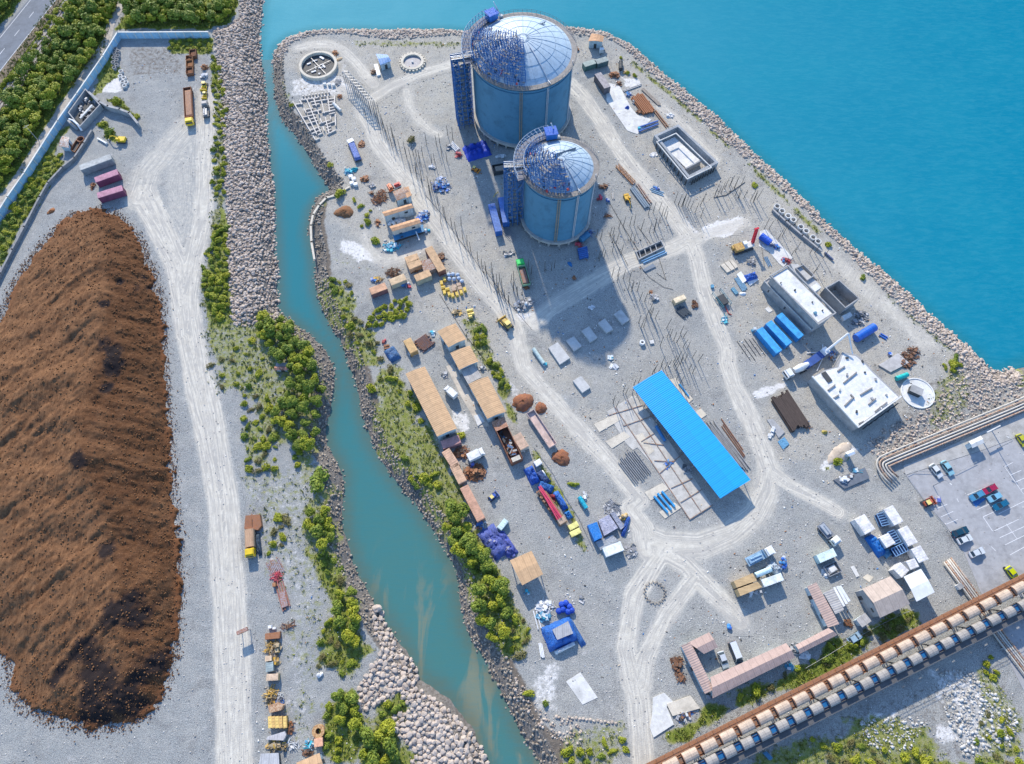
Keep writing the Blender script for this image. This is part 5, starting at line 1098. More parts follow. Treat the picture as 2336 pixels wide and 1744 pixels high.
# boundary walls
wallrun('boundary_wall', 'A', [(1740,268),(982,272),(860,470),(640,785),(480,1010),(200,1450),(60,1650),(-150,1980)], 2.8, .3, mat((.36,.58,.74), 'concrete', .8, 0, .25), 'long pale blue panelled wall with white coping round the upper left yard', 'wall', mat((.66,.66,.62), 'concrete', .8, 0, .2))
wallrun('retaining_wall', 'A', [(765,1095),(700,1200),(620,1320),(520,1400),(400,1530),(330,1650),(200,1900),(100,2090),(0,2290),(-80,2450)], 1.3, .45, mat((.26,.26,.26), 'concrete', .9, 0, .6), 'low weathered grey wall curving down the left yard edge inside the blue wall', 'wall')
wallrun('curved_wall', 'A', [(745,775),(830,850),(900,890),(1000,915),(1080,945),(1150,1030)], 2.4, .6, GCON, 'grey concrete wall curving towards the dump trucks above the excavator', 'wall')
wallrun('quay_wall', 'F', [(720,100),(600,170),(530,190),(470,250),(420,330),(400,420),(405,560),(430,700)], .35, .5, CREAM, 'low cream kerb wall around the tip of the point on the channel', 'wall')
# red brick-red office buildings
slabt = lambda *a, **k: slab(*a, **k)
t = shed('office_building', 'P', [(515,1085),(1150,798),(1225,920),(535,1262)], 3.0, PINK, WALLW, 'pink roofed U shaped office building with two cars in its courtyard', 'office building', .7, 0)
def wing(t, k, pts, h, roof, wall, rise, ridge=0):
    w_ = shed('wing', k, pts, h, roof, wall, None, None, rise, ridge); dx = w_.location - t.location
    for ch in list(w_.children):
        ch.parent = t; ch.location = Vector(ch.location) + dx
    bpy.data.objects.remove(w_)
wing(t, 'P', [(270,820),(350,790),(545,1185),(470,1225)], 2.95, PINK, WALLW, .45, 1)
wing(t, 'P', [(330,795),(505,708),(580,833),(462,890)], 2.9, PINK, WALLW, .5, 0)
t = shed('office_building', 'P', [(1325,325),(1405,290),(1597,640),(1500,668)], 3.0, PINK, WALLW, 'pink roofed L shaped row building beside the grey panel roof', 'office building', .45, 1)
wing(t, 'P', [(1228,815),(1505,672),(1548,672),(1582,730),(1265,888)][:2] + [(1582,730),(1265,888)], 2.95, PINK, WALLW, .45, 0)
shed('store_shed', 'P', [(1463,378),(1548,338),(1637,520),(1562,556)], 3.0, GREYR, WALLW, 'grey metal roofed shed right of the pink L shaped building', 'shed', .25, 1)
for i, o_ in enumerate(((1555,330,1640,490), (1580,322,1660,470), (1600,320,1680,450))):
    c_, L_, an = seg('P', *o_, 2.6); mb = MB(); mb.box((0,0,2.4+.1*i), (L_, .7, .06), 0, .2*i-.2); [mb.cyl((x*L_/2*.8,0,0), (x*L_/2*.8,0,2.4+.1*i), .06, 4) for x in (-1, 1)]
    o = mb.obj('roofing_sheet', WHT); o.location = (c_.x, c_.y, 0); o.rotation_euler = (0,0,an); tag(o, 'white roofing sheet on a rack beside the grey roofed shed', 'roofing sheet', 'white roofing sheets')
shed('warehouse', 'P', [(1787,345),(2025,238),(2188,470),(1937,588)], 5.2, BRNR, GCON, 'large brown grey roofed warehouse at the lower right beside the conveyor', 'warehouse', 1.2, 0)
shed('kiosk', 'P', [(1735,600),(1812,545),(1866,615),(1788,668)], 2.8, GREYR, WALLW, 'small square pale roofed kiosk left of the brown warehouse', 'kiosk', .1, None)
shed('shelter', 'Q', [(1195,82),(1340,15),(1455,210),(1303,290)], 3.8, WHT, GCON, 'white flat roofed shelter between the cabins and the brown warehouse', 'shelter', .3, 0, True)
# big blue shed
t = shed('open_shed', 'L', [(380,235),(622,92),(1367,1010),(1113,1167)], 4.4, BLUER, GCON, 'long open workshop shed with bright blue metal roof', 'workshop shed', .55, 1, True)
# yard slabs beside the blue shed
for pts, lb in (([(160,438),(395,300),(640,620),(760,800),(1045,1225),(860,1345),(640,1040),(560,900),(420,740),(380,760),(320,700)], 'broad segmented concrete yard slab left of the blue roofed shed'), ([(55,545),(240,455),(285,505),(100,610)], 'upper cream concrete strip jutting left of the shed yard'), ([(150,690),(310,605),(360,650),(205,748)], 'lower cream concrete strip jutting left of the shed yard'), ([(480,1115),(630,1035),(680,1085),(530,1185)], 'cream pad above the three blue beams'), ([(600,1280),(730,1200),(785,1245),(650,1335)], 'cream pad below the three blue beams'), ([(400,640),(460,618),(560,770),(515,805)], 'narrow cream slab on the shed yard'), ([(690,170),(735,155),(885,335),(850,365)], 'cream slab right of the blue shed holding a blue rail'), ([(905,440),(950,412),(1000,465),(955,497)], 'small cream pad poking out right of the blue shed')):
    slab('L', pts, .12 if 'broad' in lb else .16, CREAM if 'cream' in lb else YARD, lb, 'concrete_pad', 'concrete pad')
mb_n = 0
for a_, b_ in (((230,400),(860,1345)), ((330,340),(960,1290)), ((450,690),(560,620)), ((180,470),(480,380)), ((300,560),(560,470)), ((470,700),(640,720)), ((560,850),(720,860)), ((600,960),(800,790)), ((700,1080),(880,1000)), ((780,1200),(960,1090)), ((860,1340),(1050,1220))):
    c_, L_, an = seg('L', *a_, *b_, .2); mb = MB(); mb.box((0,0,.2), (L_, .22, .12)); o = mb.obj('rail', mat((.25,.24,.23), 'rust', .8, 0, .3)); o.location = (c_.x, c_.y, .02 + .003*mb_n); mb_n += 1; o.rotation_euler = (0,0,an); tag(o, 'thin steel rail crossing the concrete yard left of the blue shed', 'rail', 'rails on the shed yard')
RUSTM = mat((.22,.11,.07), 'rust', .8, 0, .3); PIPEG = mat((.36,.35,.34), 'paint', .5, .3, .4); DKW = mat((.085,.06,.05), 'wood', .85, 0, .5)
beams('L', 310,790, 470,1000, 6.0, 11, .16, PIPEG, 'grey steel pipe in the stack on the left of the shed yard', 'steel_pipe', 'pipe', 'pipes stacked on the shed yard', 'cyl', .8, .1)
beams('L', 1030,530, 1330,930, 2.6, 7, .20, PIPEG, 'long grey pipe lying on the right side of the blue shed', 'steel_pipe', 'pipe', 'pipes right of the blue shed', 'cyl', 1.5)
beams('L', 1130,540, 1320,800, 1.2, 3, .12, RUSTM, 'rusty bar leaning among the pipes right of the blue shed', 'steel_bar', 'steel bar', 'rusty bars right of the blue shed', 'box', 1.5)
beams('L', 590,1125, 705,1262, 2.7, 3, .26, mat((.03,.30,.62), 'paint', .5), 'blue box beam on the cream pads at the lower left of the shed', 'box_beam', 'beam', 'blue beams by the shed', 'box', .1, .15)
beams('L', 770,205, 850,310, .4, 1, .2, mat((.04,.25,.5), 'paint', .5), 'short blue rail on the cream slab right of the blue shed', 'box_beam', 'beam', None, 'box', 0, .15)
drum('L', 575,560, 650,685, .5, mat((.03,.18,.42), 'paint', .5), 'dark blue pipe length under the left eave of the blue shed', 'pipe_length', 'pipe')
scrap('L', 680,880, 1.0, 1.4, .5, 'blue', 'bluish scrap on the shed yard in the shade strip', 16)
scrap('L', 830,920, 1.2, .9, .8, 'grey', 'dark scrap heap under the left eave of the blue shed', 18)
beams('M', 150,300, 330,580, 5.8, 12, .26, DKW, 'dark brown timber beam in the stack left of the white rooftop building', 'timber_beam', 'timber beam', 'dark timbers in one stack', 'box', .5, .1, 2)
slab('M', [(50,505),(100,500),(200,610),(150,660)], .35, GCON, 'grey plate beside the dark timber stack')
slab('M', [(140,690),(195,650),(238,710),(185,755)], .2, mat((.12,.32,.5), 'tarp', .6), 'blue sheet on the ground below the timber stack', 'blue_sheet', 'sheet')
scrap('M', 95,600, .5, 2.2, .5, 'white', 'row of white blocks left of the grey plate', 10, 'box', -.5, 'block_row')
scrap('M', 390,565, 1.0, 1.0, .8, 'brown', 'dark stub ends at the lower corner of the timber stack', 12)
o = heap('sack', 'M', 532, 612, .9, .7, .7, mat((.45,.36,.08), 'tarp'), 'yellow and black sack alone in the gravel right of the timbers', 'sack')
# ---- concrete building with white roof (upper right) ----
t = thing('concrete_building', 'unfinished concrete building with long white roof and lower annexes near the sea wall', 'building', (0, 0, 0))
def solid(t, k, pts, h, m, nm, z0=-.1): mb = MB(); q = quad(k, pts, h); mb.prism(q, z0, h); return mb.obj(nm, m, t)
def parapet(t, k, pts, h, ph, w_, m, nm='parapet'):
    q = [Vector(p) for p in quad(k, pts, h)]; mb = MB(); n = len(q)
    for i in range(n if n > 3 else n - 1):
        a, b = q[i], q[(i+1) % n]; dv = b-a; m_ = (a+b)/2; mb.box((m_.x, m_.y, h+ph/2+.002*i), (dv.length+w_*.98, w_, ph+.01*i), math.atan2(dv.y, dv.x))
    return mb.obj(nm, m, t)
solid(t, 'H', [(440,855),(572,778),(955,1162),(828,1245)], 7.0, GCON, 'wall'); solid(t, 'H', [(450,852),(570,785),(945,1160),(830,1232)], 7.06, WCON, 'roof', 6.9); parapet(t, 'H', [(428,850),(572,765),(972,1160),(828,1256)], 7.0, .6, .35, GCON)
solid(t, 'H', [(378,890),(420,862),(812,1262),(775,1300)], 3.6, GCON, 'annex'); parapet(t, 'H', [(378,890),(420,862),(812,1262),(775,1300)], 3.6, .3, .2, mat((.5,.5,.5), 'concrete'), 'annex_parapet')
solid(t, 'H', [(600,745),(660,745),(850,920),(760,970),(650,840)], 3.4, mat((.48,.48,.47), 'concrete', .85, 0, .4), 'annex')
for i, (x, y) in enumerate(((425,975),(490,1040),(560,1115),(630,1180),(700,1250))):
    q = W('H', x, y, 1.8); mb = MB(); mb.box((q.x, q.y, 1.7), (1.1, .3, 1.3), R(-48)); mb.obj('window', m_dark, t)
for i, (x, y, hh, s_) in enumerate(((640,958,7.6,.5),(785,1060,7.5,.35),(810,1150,7.6,.9),(520,900,7.4,.3),(870,1130,7.5,.4))):
    q = W('H', x, y, hh); mb = MB(); mb.box((q.x, q.y, 7.3), (s_, s_*.8, .5), .4); mb.obj('roof_vent', m_dark if i != 2 else mat((.1,.25,.35), 'paint'), t)
parapet(t, 'H', [(850,1000),(960,938),(1122,1088),(1010,1165)], 0, 4.2, .35, GCON, 'bin_wall')
parapet(t, 'H', [(640,790),(700,760),(790,850),(730,890)], 3.4, .8, .25, GCON, 'bin_wall')
slab('H', [(755,945),(820,905),(860,940),(790,985)], 4.2, WCON, 'white capped block behind the white roofed building', 'concrete_block', 'block')
slab('H', [(1030,1180),(1100,1145),(1120,1175),(1050,1215)], 1.2, WCON, 'white block at the lower end of the open concrete bin', 'concrete_block', 'block')
mb = MB(); q = quad('H', [(720,760),(745,735),(820,820),(800,855)], 2.0); [mb.box((lerp(q[0], q[3], u)[0], lerp(q[0], q[3], u)[1], 1.0), (.15, 2.5, 2.0), R(40)) for u in np.linspace(0, 1, 6)]
tag(mb.obj('rebar_frame', m_steel), 'grey bar frame behind the white roofed building', 'frame')
# ---- second white rooftop building ----
t = thing('concrete_building', 'wide unfinished concrete building with messy white rooftop beside the pump truck', 'building', (0, 0, 0))
RB2 = [(430,150),(520,95),(640,60),(680,-60),(800,-40),(890,40),(930,90),(1165,318),(812,572)]
solid(t, 'M', RB2, 4.2, GCON, 'wall'); solid(t, 'M', [(445,150),(530,102),(650,68),(690,-45),(795,-25),(880,50),(920,98),(1150,318),(812,555)], 4.27, WCON, 'roof', 4.1); parapet(t, 'M', [(430,150),(812,572),(1165,318)], 4.2, .5, .4, WCON)
for i, (x1, y1, x2, y2) in enumerate(((520,110,580,190),(690,200,800,110),(830,300,930,240),(700,390,770,320),(860,520,820,540),(955,440,1000,400),(1010,395,1055,360),(560,260,620,215),(750,295,780,330),(900,380,960,330),(640,100,700,60),(600,330,650,300))):
    c_, L_, an = seg('M', x1, y1, x2, y2, 4.4); mb = MB(); mb.box((c_.x, c_.y, 4.5), (L_, .35 if i else 1.6, .4 if i else .1), an); mb.obj('roof_opening' if i in (0, 9) else 'rebar_strip', m_dark if i in (0,) else mat((.28,.26,.24), 'concrete'), t)
for x, y in ((720,130),(870,110),(800,440),(1050,300),(660,260),(960,170),(720,-10),(850,20),(930,330)):
    q = W('M', x, y, 4.4); mb = MB(); mb.box((q.x, q.y, 4.5), (random.uniform(.4, 1.0), random.uniform(.3, .7), .4), random.random()*3); mb.obj('roof_debris', random.choice((m_dark, GCON)), t)
for i in range(7):
    p_ = lerp((445,175),(800,570),(i+.5)/7); q = W('M', *p_, 2.0); mb = MB(); mb.box((q.x, q.y, 1.9), (1.6, .3, 2.2), R(-48)); mb.obj('window', m_dark, t)
for i in range(6):
    p_ = lerp((850,585),(1150,370),(i+.5)/6); q = W('M', *p_, 2.0); mb = MB(); mb.box((q.x, q.y, 2.0), (1.6, .3, 1.6), R(38)); mb.obj('window', m_dark, t)
# rectangular concrete basin
t = thing('concrete_basin', 'open rectangular concrete basin with white floor near the sea wall', 'basin', (0, 0, 0))
BO = [(1440,1190),(1625,1105),(1945,1410),(1715,1530)]
parapet(t, 'C', BO, 0, 3.0, .9, mat((.33,.35,.37), 'concrete', .85, 0, .3), 'outer_wall'); solid(t, 'C', [(1500,1205),(1610,1150),(1830,1350),(1720,1420)], .35, WCON, 'floor')
parapet(t, 'C', [(1460,1195),(1622,1122),(1918,1408),(1716,1505)], 3.0, .35, .3, m_pale, 'coping')
c_, L_, an = seg('C', 1700,1420, 1830,1350, 2.0); mb = MB(); mb.box((c_.x, c_.y, 1.2), (L_, .5, 2.4), an); mb.obj('cross_wall', GCON, t)
for i in range(9):
    for a_, b_ in (((1440,1215),(1715,1560)), ((1745,1545),(1945,1430))):
        q = W('C', *lerp(a_, b_, (i+.5)/9), .5); mb = MB(); mb.box((q.x, q.y, 1.3), (.35, .35, 2.6)); mb.obj('buttress', m_dark, t)
# round basins
WB = W('B', 460, 540); t = ring('B', 460, 540, 7.2, 1.3, CREAM, 'large round dark basin with pale rim at the channel mouth', .87, 'round_basin', 'basin', 40)
for i in range(9):
    mb = MB(); a = i*.7; r_ = random.uniform(1, 4.6); mb.box((math.cos(a)*r_, math.sin(a)*r_, .35), (random.uniform(.6, 2.4), random.uniform(.15, .8), .3), random.random()*3); mb.obj('debris_piece', m_pale if i % 2 else WHT, t)
mb = MB(); mb.box((0,0,.5), (10.5,.15,.15), .6); mb.box((0,0,.56), (10.5,.15,.15), -.9); mb.obj('cross_bars', m_steel, t)
t = ring('B', 1250, 512, 4.4, .8, CREAM, 'smaller round stone ringed basin near the large tank', .78, 'round_basin', 'basin', 26, None, mat((.30,.30,.33), 'concrete'))
for i in range(22):
    a = i*2*math.pi/22; mb = MB(); mb.box((math.cos(a)*4.6, math.sin(a)*4.6, .3), (.9, .7, .7), a); mb.obj('rim_block', CREAM, t)
mb = MB(); mb.box((0,0,.4), (.7,.5,.5)); mb.obj('stone', m_pale, t)
ring('M', 1315, 282, 5.0, .3, WCON, 'round white slab with a dark block right of the messy white rooftop', .93, 'round_slab', 'slab', 32, None, WCON)
q = W('M', 1300, 262, 1.6); t = thing('well_block', 'dark grey block standing on the round white slab', 'block', (q.x, q.y, .1)); mb = MB(); mb.box((0,0,.9), (3.4,2.2,1.8), -.5); mb.obj('body', m_dark, t); mb = MB(); mb.box((0,0,1.85), (3.6,2.4,.12), -.5); mb.obj('lid', GCON, t)
t = thing('stone_ring', 'ring of small dark stones in the gravel beside the forking tracks', 'stone ring', (*W('O', 1560, 465).to_2d(), 0))
for i in range(34):
    a = i*2*math.pi/34; mb = MB(); r_ = 2.55 + (i % 2)*.35; mb.box((math.cos(a)*r_, math.sin(a)*r_, .15), (.38, .3, .35), a); mb.obj('stone', m_rockd, t)
# foundation grid
t = thing('foundation', 'exposed grid of pale concrete footings near the channel mouth', 'foundation', (0,0,0))
def gl(u, v_): a = lerp((250,850),(440,1175),v_); b = lerp((600,800),(610,1090),v_); return lerp(a, b, u)
m_ft = mat((.50,.47,.44), 'concrete')
r_ = random.Random(3)
for u in np.linspace(0, 1, 7):
    for j in range(9):
        if r_.random() < .8:
            c_, L_, an = seg('B', *gl(u, j/9), *gl(u, (j+1)/9), .5); mb = MB(); mb.box((c_.x, c_.y, .35), (L_, .38, .7), an); mb.obj('footing', m_ft, t)
for v_ in np.linspace(0, 1, 13):
    for j in range(5):
        if r_.random() < .55:
            c_, L_, an = seg('B', *gl(j/5, v_), *gl((j+1)/5, v_), .5); mb = MB(); mb.box((c_.x, c_.y, .3), (L_, .38, .6), an); mb.obj('footing', m_ft, t)
t = thing('foundation', 'row of small pale footings above the concrete grid', 'foundation', (0,0,0))
for i in range(9):
    for j in range(2): q = W('B', 330+i*27+j*6, 835-i*4-j*28, .4); mb = MB(); mb.box((q.x, q.y, .3), (.6,.5,.7), .2); mb.obj('footing', m_ft, t)
drum('B', 590,870, 650,930, .55, m_pale, 'pale tank lying beside the footings grid', 'cylinder_tank', 'tank')
# six concrete slabs in the tank shadow
SLB = mat((.50,.50,.49), 'concrete', .85, 0, .25)
for k, pts, lb in (('K', [(555,1445),(632,1400),(735,1530),(650,1585)], 'largest pale slab in the tank shadow, nearest the main road'), ('K', [(705,1385),(768,1350),(832,1430),(770,1472)], 'second pale slab from the road in the row of five'), ('K', [(833,1305),(895,1265),(965,1360),(905,1398)], 'warm grey slab in the middle of the row of five'), ('K', [(970,1240),(1027,1200),(1097,1290),(1040,1320)], 'chipped pale slab, fourth from the road in the row'), ('K', [(1103,1165),(1162,1123),(1232,1210),(1177,1247)], 'pale slab at the right end of the row of five'), ('J', [(1568,180),(1636,138),(1714,235),(1647,280)], 'separate pale slab below the row, at the shadow edge')): slab(k, pts, .9, SLB, lb)
slab('O', [(945,1080),(1045,1015),(1165,1190),(1060,1240)], .1, m_pale, 'faded cracked slab beside the lower main track')
slab('P', [(35,1255),(130,1215),(205,1290),(150,1330),(210,1480),(40,1590),(10,1510),(30,1400)], .35, m_pale, 'broken white concrete slab area left of the pink roofed office')
slab('P', [(150,1310),(350,1240),(430,1345),(200,1410)], .5, CREAM, 'cream slab at the left end of the pink roofed office')
scrap('P', 290,1410, 2.3, .9, .7, 'mixed', 'coloured scrap lying along the lower edge of the cream slab', 30, rz=.35)
slab('H', [(1338,1590),(1500,1490),(1592,1570),(1440,1650)], .5, mat((.48,.46,.44), 'concrete'), 'grey square slab beside the dark rubble strip')
scrap('H', 1600,1530, 2.2, 4.6, .7, 'brown', 'long dark rubble strip beside the grey square slab', 90, 'mix', -.75, 'rubble_strip')
slab('C', [(1040,690),(1150,720),(1245,900),(1300,965),(1420,1000),(1300,1125),(1215,1095),(1040,840)], .12, m_pale, 'large pale concrete pad beside the rusty beams', 'concrete_pad', 'concrete pad')
slab('H', [(345,470),(395,455),(440,500),(620,690),(540,770),(500,735),(420,640),(335,595)], .14, m_pale, 'pale concrete pad with the blue tank beside the crane', 'concrete_pad', 'concrete pad')
for i, pts in enumerate(([(12,752),(45,738),(100,800),(68,815)], [(50,734),(85,718),(132,782),(105,798)], [(90,716),(112,708),(160,765),(138,780)])): slab('H', pts, .5, CREAM, ('left', 'middle', 'right')[i] + ' one of three cream panels beside the crane', 'cream_panel', 'panel')
slab('H', [(385,1120),(415,1098),(450,1135),(420,1152)], .15, m_pale, 'little white slab above the three bright blue containers')
slab('P', [(1690,160),(1720,150),(1765,235),(1738,248)], .25, m_pale, 'narrow white slab left of the lower cabins')
slab('P', [(1790,250),(1830,220),(1885,245),(1850,290)], .1, CREAM, 'worn cream patch slab above the brown warehouse')
slab('J', [(505,60),(560,40),(870,560),(780,570),(640,330)], .1, mat((.56,.50,.42), 'concrete', .9, 0, .3), 'long sandy concrete strip between the two warehouse rows', 'concrete_strip', 'concrete strip')
slab('J', [(735,470),(790,460),(830,520),(770,560)], .35, m_pale, 'pale trough at the lower end of the sandy concrete strip', 'trough', 'trough')
for pts, lb in (([(930,560),(1000,520),(1050,600),(980,640)], 'tan concrete patch'),): pass
# warehouses with tan roofs
shed('warehouse', 'J', [(165,122),(327,60),(597,580),(430,648)], 4.6, TAN, WALLW, 'longest tan roofed warehouse along the channel bank', 'warehouse', .5, 1)
shed('warehouse', 'J', [(692,210),(857,143),(1007,440),(850,500)], 4.4, TAN, WALLW, 'tan roofed warehouse left of the reddish soil heaps', 'warehouse', .5, 1)
shed('warehouse', 'F', [(1460,1308),(1612,1240),(1702,1375),(1552,1442)], 4.2, TAN, WALLW, 'tan roofed warehouse at the top of the right warehouse row', 'warehouse', .4, 1)
shed('warehouse', 'F', [(1568,1490),(1732,1428),(1806,1560),(1642,1632)], 4.2, TAN, WALLW, 'second tan roofed warehouse in the right row, above the grey flat roof', 'warehouse', .4, 1)
shed('store_shed', 'J', [(628,98),(745,42),(805,148),(690,208)], 3.0, GREYR, GCON, 'grey flat roofed store between two tan roofed warehouses', 'shed', .1, None)
shed('store_shed', 'O', [(555,240),(706,173),(787,335),(642,413)], 4.0, TAN, WALLW, 'square tan roofed shed beside the purple tarp yard', 'shed', .25, 0, True)
shed('courtyard_building', 'F', [(995,310),(1240,238),(1262,272),(1020,345)], 4.2, TANO, WALLW, 'narrow orange roofed range on the upper side of the rubble filled courtyard', 'building', .3, 0)
shed('courtyard_building', 'F', [(1058,430),(1300,358),(1325,398),(1082,472)], 4.4, TANO, mat((.55,.50,.42), 'corr', .8), 'orange roofed range on the lower side of the rubble filled courtyard', 'building', .3, 0)
scrap('F', 1120, 388, 3.0, 1.1, 1.6, 'white', 'white sacks piled between the two orange roofed ranges', 60, 'bag', .25, 'sack_pile', 0, 'sacks')
shed('lean_to', 'F', [(1085,500),(1340,412),(1350,470),(1100,548)], 1.6, mat((.03,.18,.35), 'paint', .6), m_dark, 'dark blue lean-to below the orange roofed courtyard range', 'lean-to', .1, None)
for k, pts, h_, m_, lb in (('F', [(1085,140),(1185,95),(1250,165),(1120,215)], 3.4, mat((.40,.33,.28), 'rust', .8), 'grey brown roofed hut above the courtyard building'), ('C', [(888,345),(915,282),(1022,305),(1010,352)], 3.4, TANO, 'orange roofed hut on the sea wall behind the large tank'), ('B', [(945,452),(1042,460),(1072,512),(982,548)], 3.0, mat((.04,.20,.48), 'corr', .5, 0, .1), 'small blue roofed shed beside the track near the channel mouth'), ('M', [(705,782),(760,757),(792,790),(735,815)], 2.6, WHT, 'tiny white roofed booth on the grassy ridge'), ('I', [(682,60),(800,60),(805,92),(685,92)], 1.8, mat((.45,.24,.20), 'rust', .8), 'tiny red roofed hut beside the grove'), ('N', [(788,1640),(965,1565),(1010,1700),(830,1760)], 3.2, TAN, 'tan roofed shed at the bottom edge beside the scrap row'), ('A', [(520,1140),(580,1152),(575,1240),(492,1225)], 2.6, mat((.55,.54,.52), 'rust', .8), 'small white and rust roofed hut below the ruined building'), ('M', [(1740,690),(1840,640),(1870,700),(1770,745)], 2.8, m_pale, 'small pale gatehouse beside the car park lamp posts')): shed('hut', k, pts, h_, m_, WALLW, lb, 'hut', .3, 0 if len(pts) == 4 else None, segs=False)
q = W('F', 1205,130); shed('hut', 'F', [(1180,108),(1218,92),(1245,170),(1205,190)], 3.6, TANO, WALLW, 'small orange roofed hut attached right of the grey brown hut', 'hut', .2, None)
# ruined building
t = thing('ruined_building', 'ruined grey building full of rubble beside the blue wall', 'ruin', (0,0,0))
parapet(t, 'A', [(605,985),(745,790),(865,920),(700,1100)], 0, 2.4, .35, GCON, 'wall'); solid(t, 'A', [(625,990),(735,830),(840,920),(705,1070)], .5, m_dark, 'floor')
c_, L_, an = seg('A', 670,990, 770,880, 2.5); mb = MB(); mb.box((c_.x, c_.y, 2.4), (L_, .7, .3), an); mb.obj('beam', m_pale, t)
for i in range(40): q = W('A', random.uniform(650,800), random.uniform(830,1000), .8); mb = MB(); mb.box((q.x, q.y, .9), (random.uniform(.3,1.2), random.uniform(.3,.9), random.uniform(.3,1.0)), random.random()*3); mb.obj('rubble_block', random.choice((GCON, m_pale, m_dark, GCON)), t)
t = thing('white_arch', 'thin white arched slab at the lower end of the ruined building', 'arch', (0,0,0)); mb = MB(); mb.tube([W('A', *p_) for p_ in ((580,1000,2.2),(610,1010,2.6),(650,1045,2.4),(685,1095,1.4))], .35, 6); mb.obj('rib', WHT, t); mb = MB(); mb.tube([W('A', *p_) for p_ in ((572,1015,1.0),(605,1050,1.0),(650,1085,.7))], .5, 6); mb.obj('base', GCON, t)
t = thing('feed_trough', 'rusty open trough along the upper end of the grey inner wall', 'trough', (0,0,0)); parapet(t, 'A', [(600,1270),(650,1190),(690,1205),(640,1290)], 0, 1.0, .2, RUSTM, 'side'); solid(t, 'A', [(605,1268),(652,1195),(685,1208),(638,1282)], .3, m_dark, 'floor')
ring('A', 672, 1165, 1.3, 1.2, RUSTM, 'rust red round tub at the upper end of the trough', .85, 'tub', 'tub')
# ================= CONVEYORS =================
def conveyor(label, k, p0, p1, n, z, w_, hood, gapm, side, sidem, hood_frac, frame_m):
    a, b = W(k, *p0, z).to_2d(), W(k, *p1, z).to_2d(); dv = b - a; L_ = dv.length; an = math.atan2(dv.y, dv.x)
    t = thing('conveyor', label, 'conveyor', (a.x, a.y, 0), an); sp_ = L_/n
    mb = MB(); mb.box((L_/2, 0, z-1.1), (L_+2, w_, .25)); [mb.box((L_/2, s_*w_/2, z-.8), (L_+2, .14, .5)) for s_ in (-1, 1)]; mb.obj('frame', frame_m, t)
    mb = MB(); mb.box((L_/2, 0, z-.75), (L_+2, w_*.8, .12)); mb.obj('belt', gapm, t)
    mb = MB(); mb.box((L_/2, side*(w_/2+.75), z-.95), (L_+2, 1.25, .12)); mb.obj('walkway', sidem, t)
    mb = MB()
    for s_ in (.1, 1.35): [mb.cyl((x, side*(w_/2+s_), z-.9), (x, side*(w_/2+s_), z+.2), .045, 4) for x in np.arange(0, L_, 2.2)] if s_ > 1 else None
    for zz_ in (-.3, .2): mb.box((L_/2, side*(w_/2+1.35), z+zz_), (L_+2, .07, .07))
    mb.obj('handrail', sidem, t)
    hm = MB(); seg_n = 7
    vs = []
    for i in range(2):
        for j in range(seg_n+1): a_ = math.pi*j/seg_n; vs.append(((i-.5)*sp_*hood_frac, math.cos(a_)*w_*.54, -.7 + 1.15*math.sin(a_)**.8))
    fs = [(j, seg_n+1+j, seg_n+2+j, j+1) for j in range(seg_n)] + [tuple(range(seg_n+1)), tuple(range(2*seg_n+1, seg_n, -1))]
    hm.add(vs, fs); o0 = hm.obj('hood', hood, t); o0.location = (sp_*.5, 0, z)
    fm = MB(); vs = [(-.05, -w_*.55, 0), (.05, -w_*.55, 0)]
    for s_ in (-.5, .5): fm.tube([(s_*sp_*(1-hood_frac)*.9, math.cos(math.pi*j/8)*w_*.56, -.72 + 1.2*math.sin(math.pi*j/8)**.8) for j in range(9)], .09, 4)
    for j in (-1, 1): fm.box((0, j*w_*.3, -.55), (sp_*(1-hood_frac), .12, .12))
    g0 = fm.obj('hoop', frame_m, t); g0.location = (0, 0, z)
    for i in range(1, min(n, 99)):
        c_ = o0.copy(); scene.collection.objects.link(c_); c_.parent = t; c_.location = (sp_*(i+.5), 0, z); c_ = g0.copy(); scene.collection.objects.link(c_); c_.parent = t; c_.location = (sp_*i, 0, z)
    for x in np.arange(3, L_, 11.0):
        mb = MB(); [mb.cyl((x, s_*w_*.42, z-1.1), (x, s_*w_*.75, -.1), .16, 5) for s_ in (-1, 1)]; mb.box((x, 0, z*.45), (.14, w_*1.2, .14)); mb.obj('trestle', frame_m, t)
m_rustf = mat((.30,.15,.085), 'rust', .8, 0, .3); HOODA = mat((.46,.36,.28), 'corr', .75, 0, .5); HOODB = mat((.31,.29,.27), 'corr', .75, 0, .4)
# measured spacing: gaps at Q x=10..2150
conveyor('upper covered conveyor with cream hoods and rusty walkway crossing the lower right', 'Q', (-1322,1951), (2760,-121), 28, 5.2, 2.3, HOODA, mat((.16,.14,.13), 'rust', .8), 1, m_rustf, .72, m_rustf)
conveyor('lower covered conveyor with grey hoods over blue gaps and dark walkway', 'Q', (-1255,2048), (2650,98), 28, 5.2, 2.3, HOODB, mat((.01,.13,.34), 'paint', .5), -1, mat((.10,.10,.105), 'paint', .8), .58, mat((.09,.085,.085), 'paint', .8))
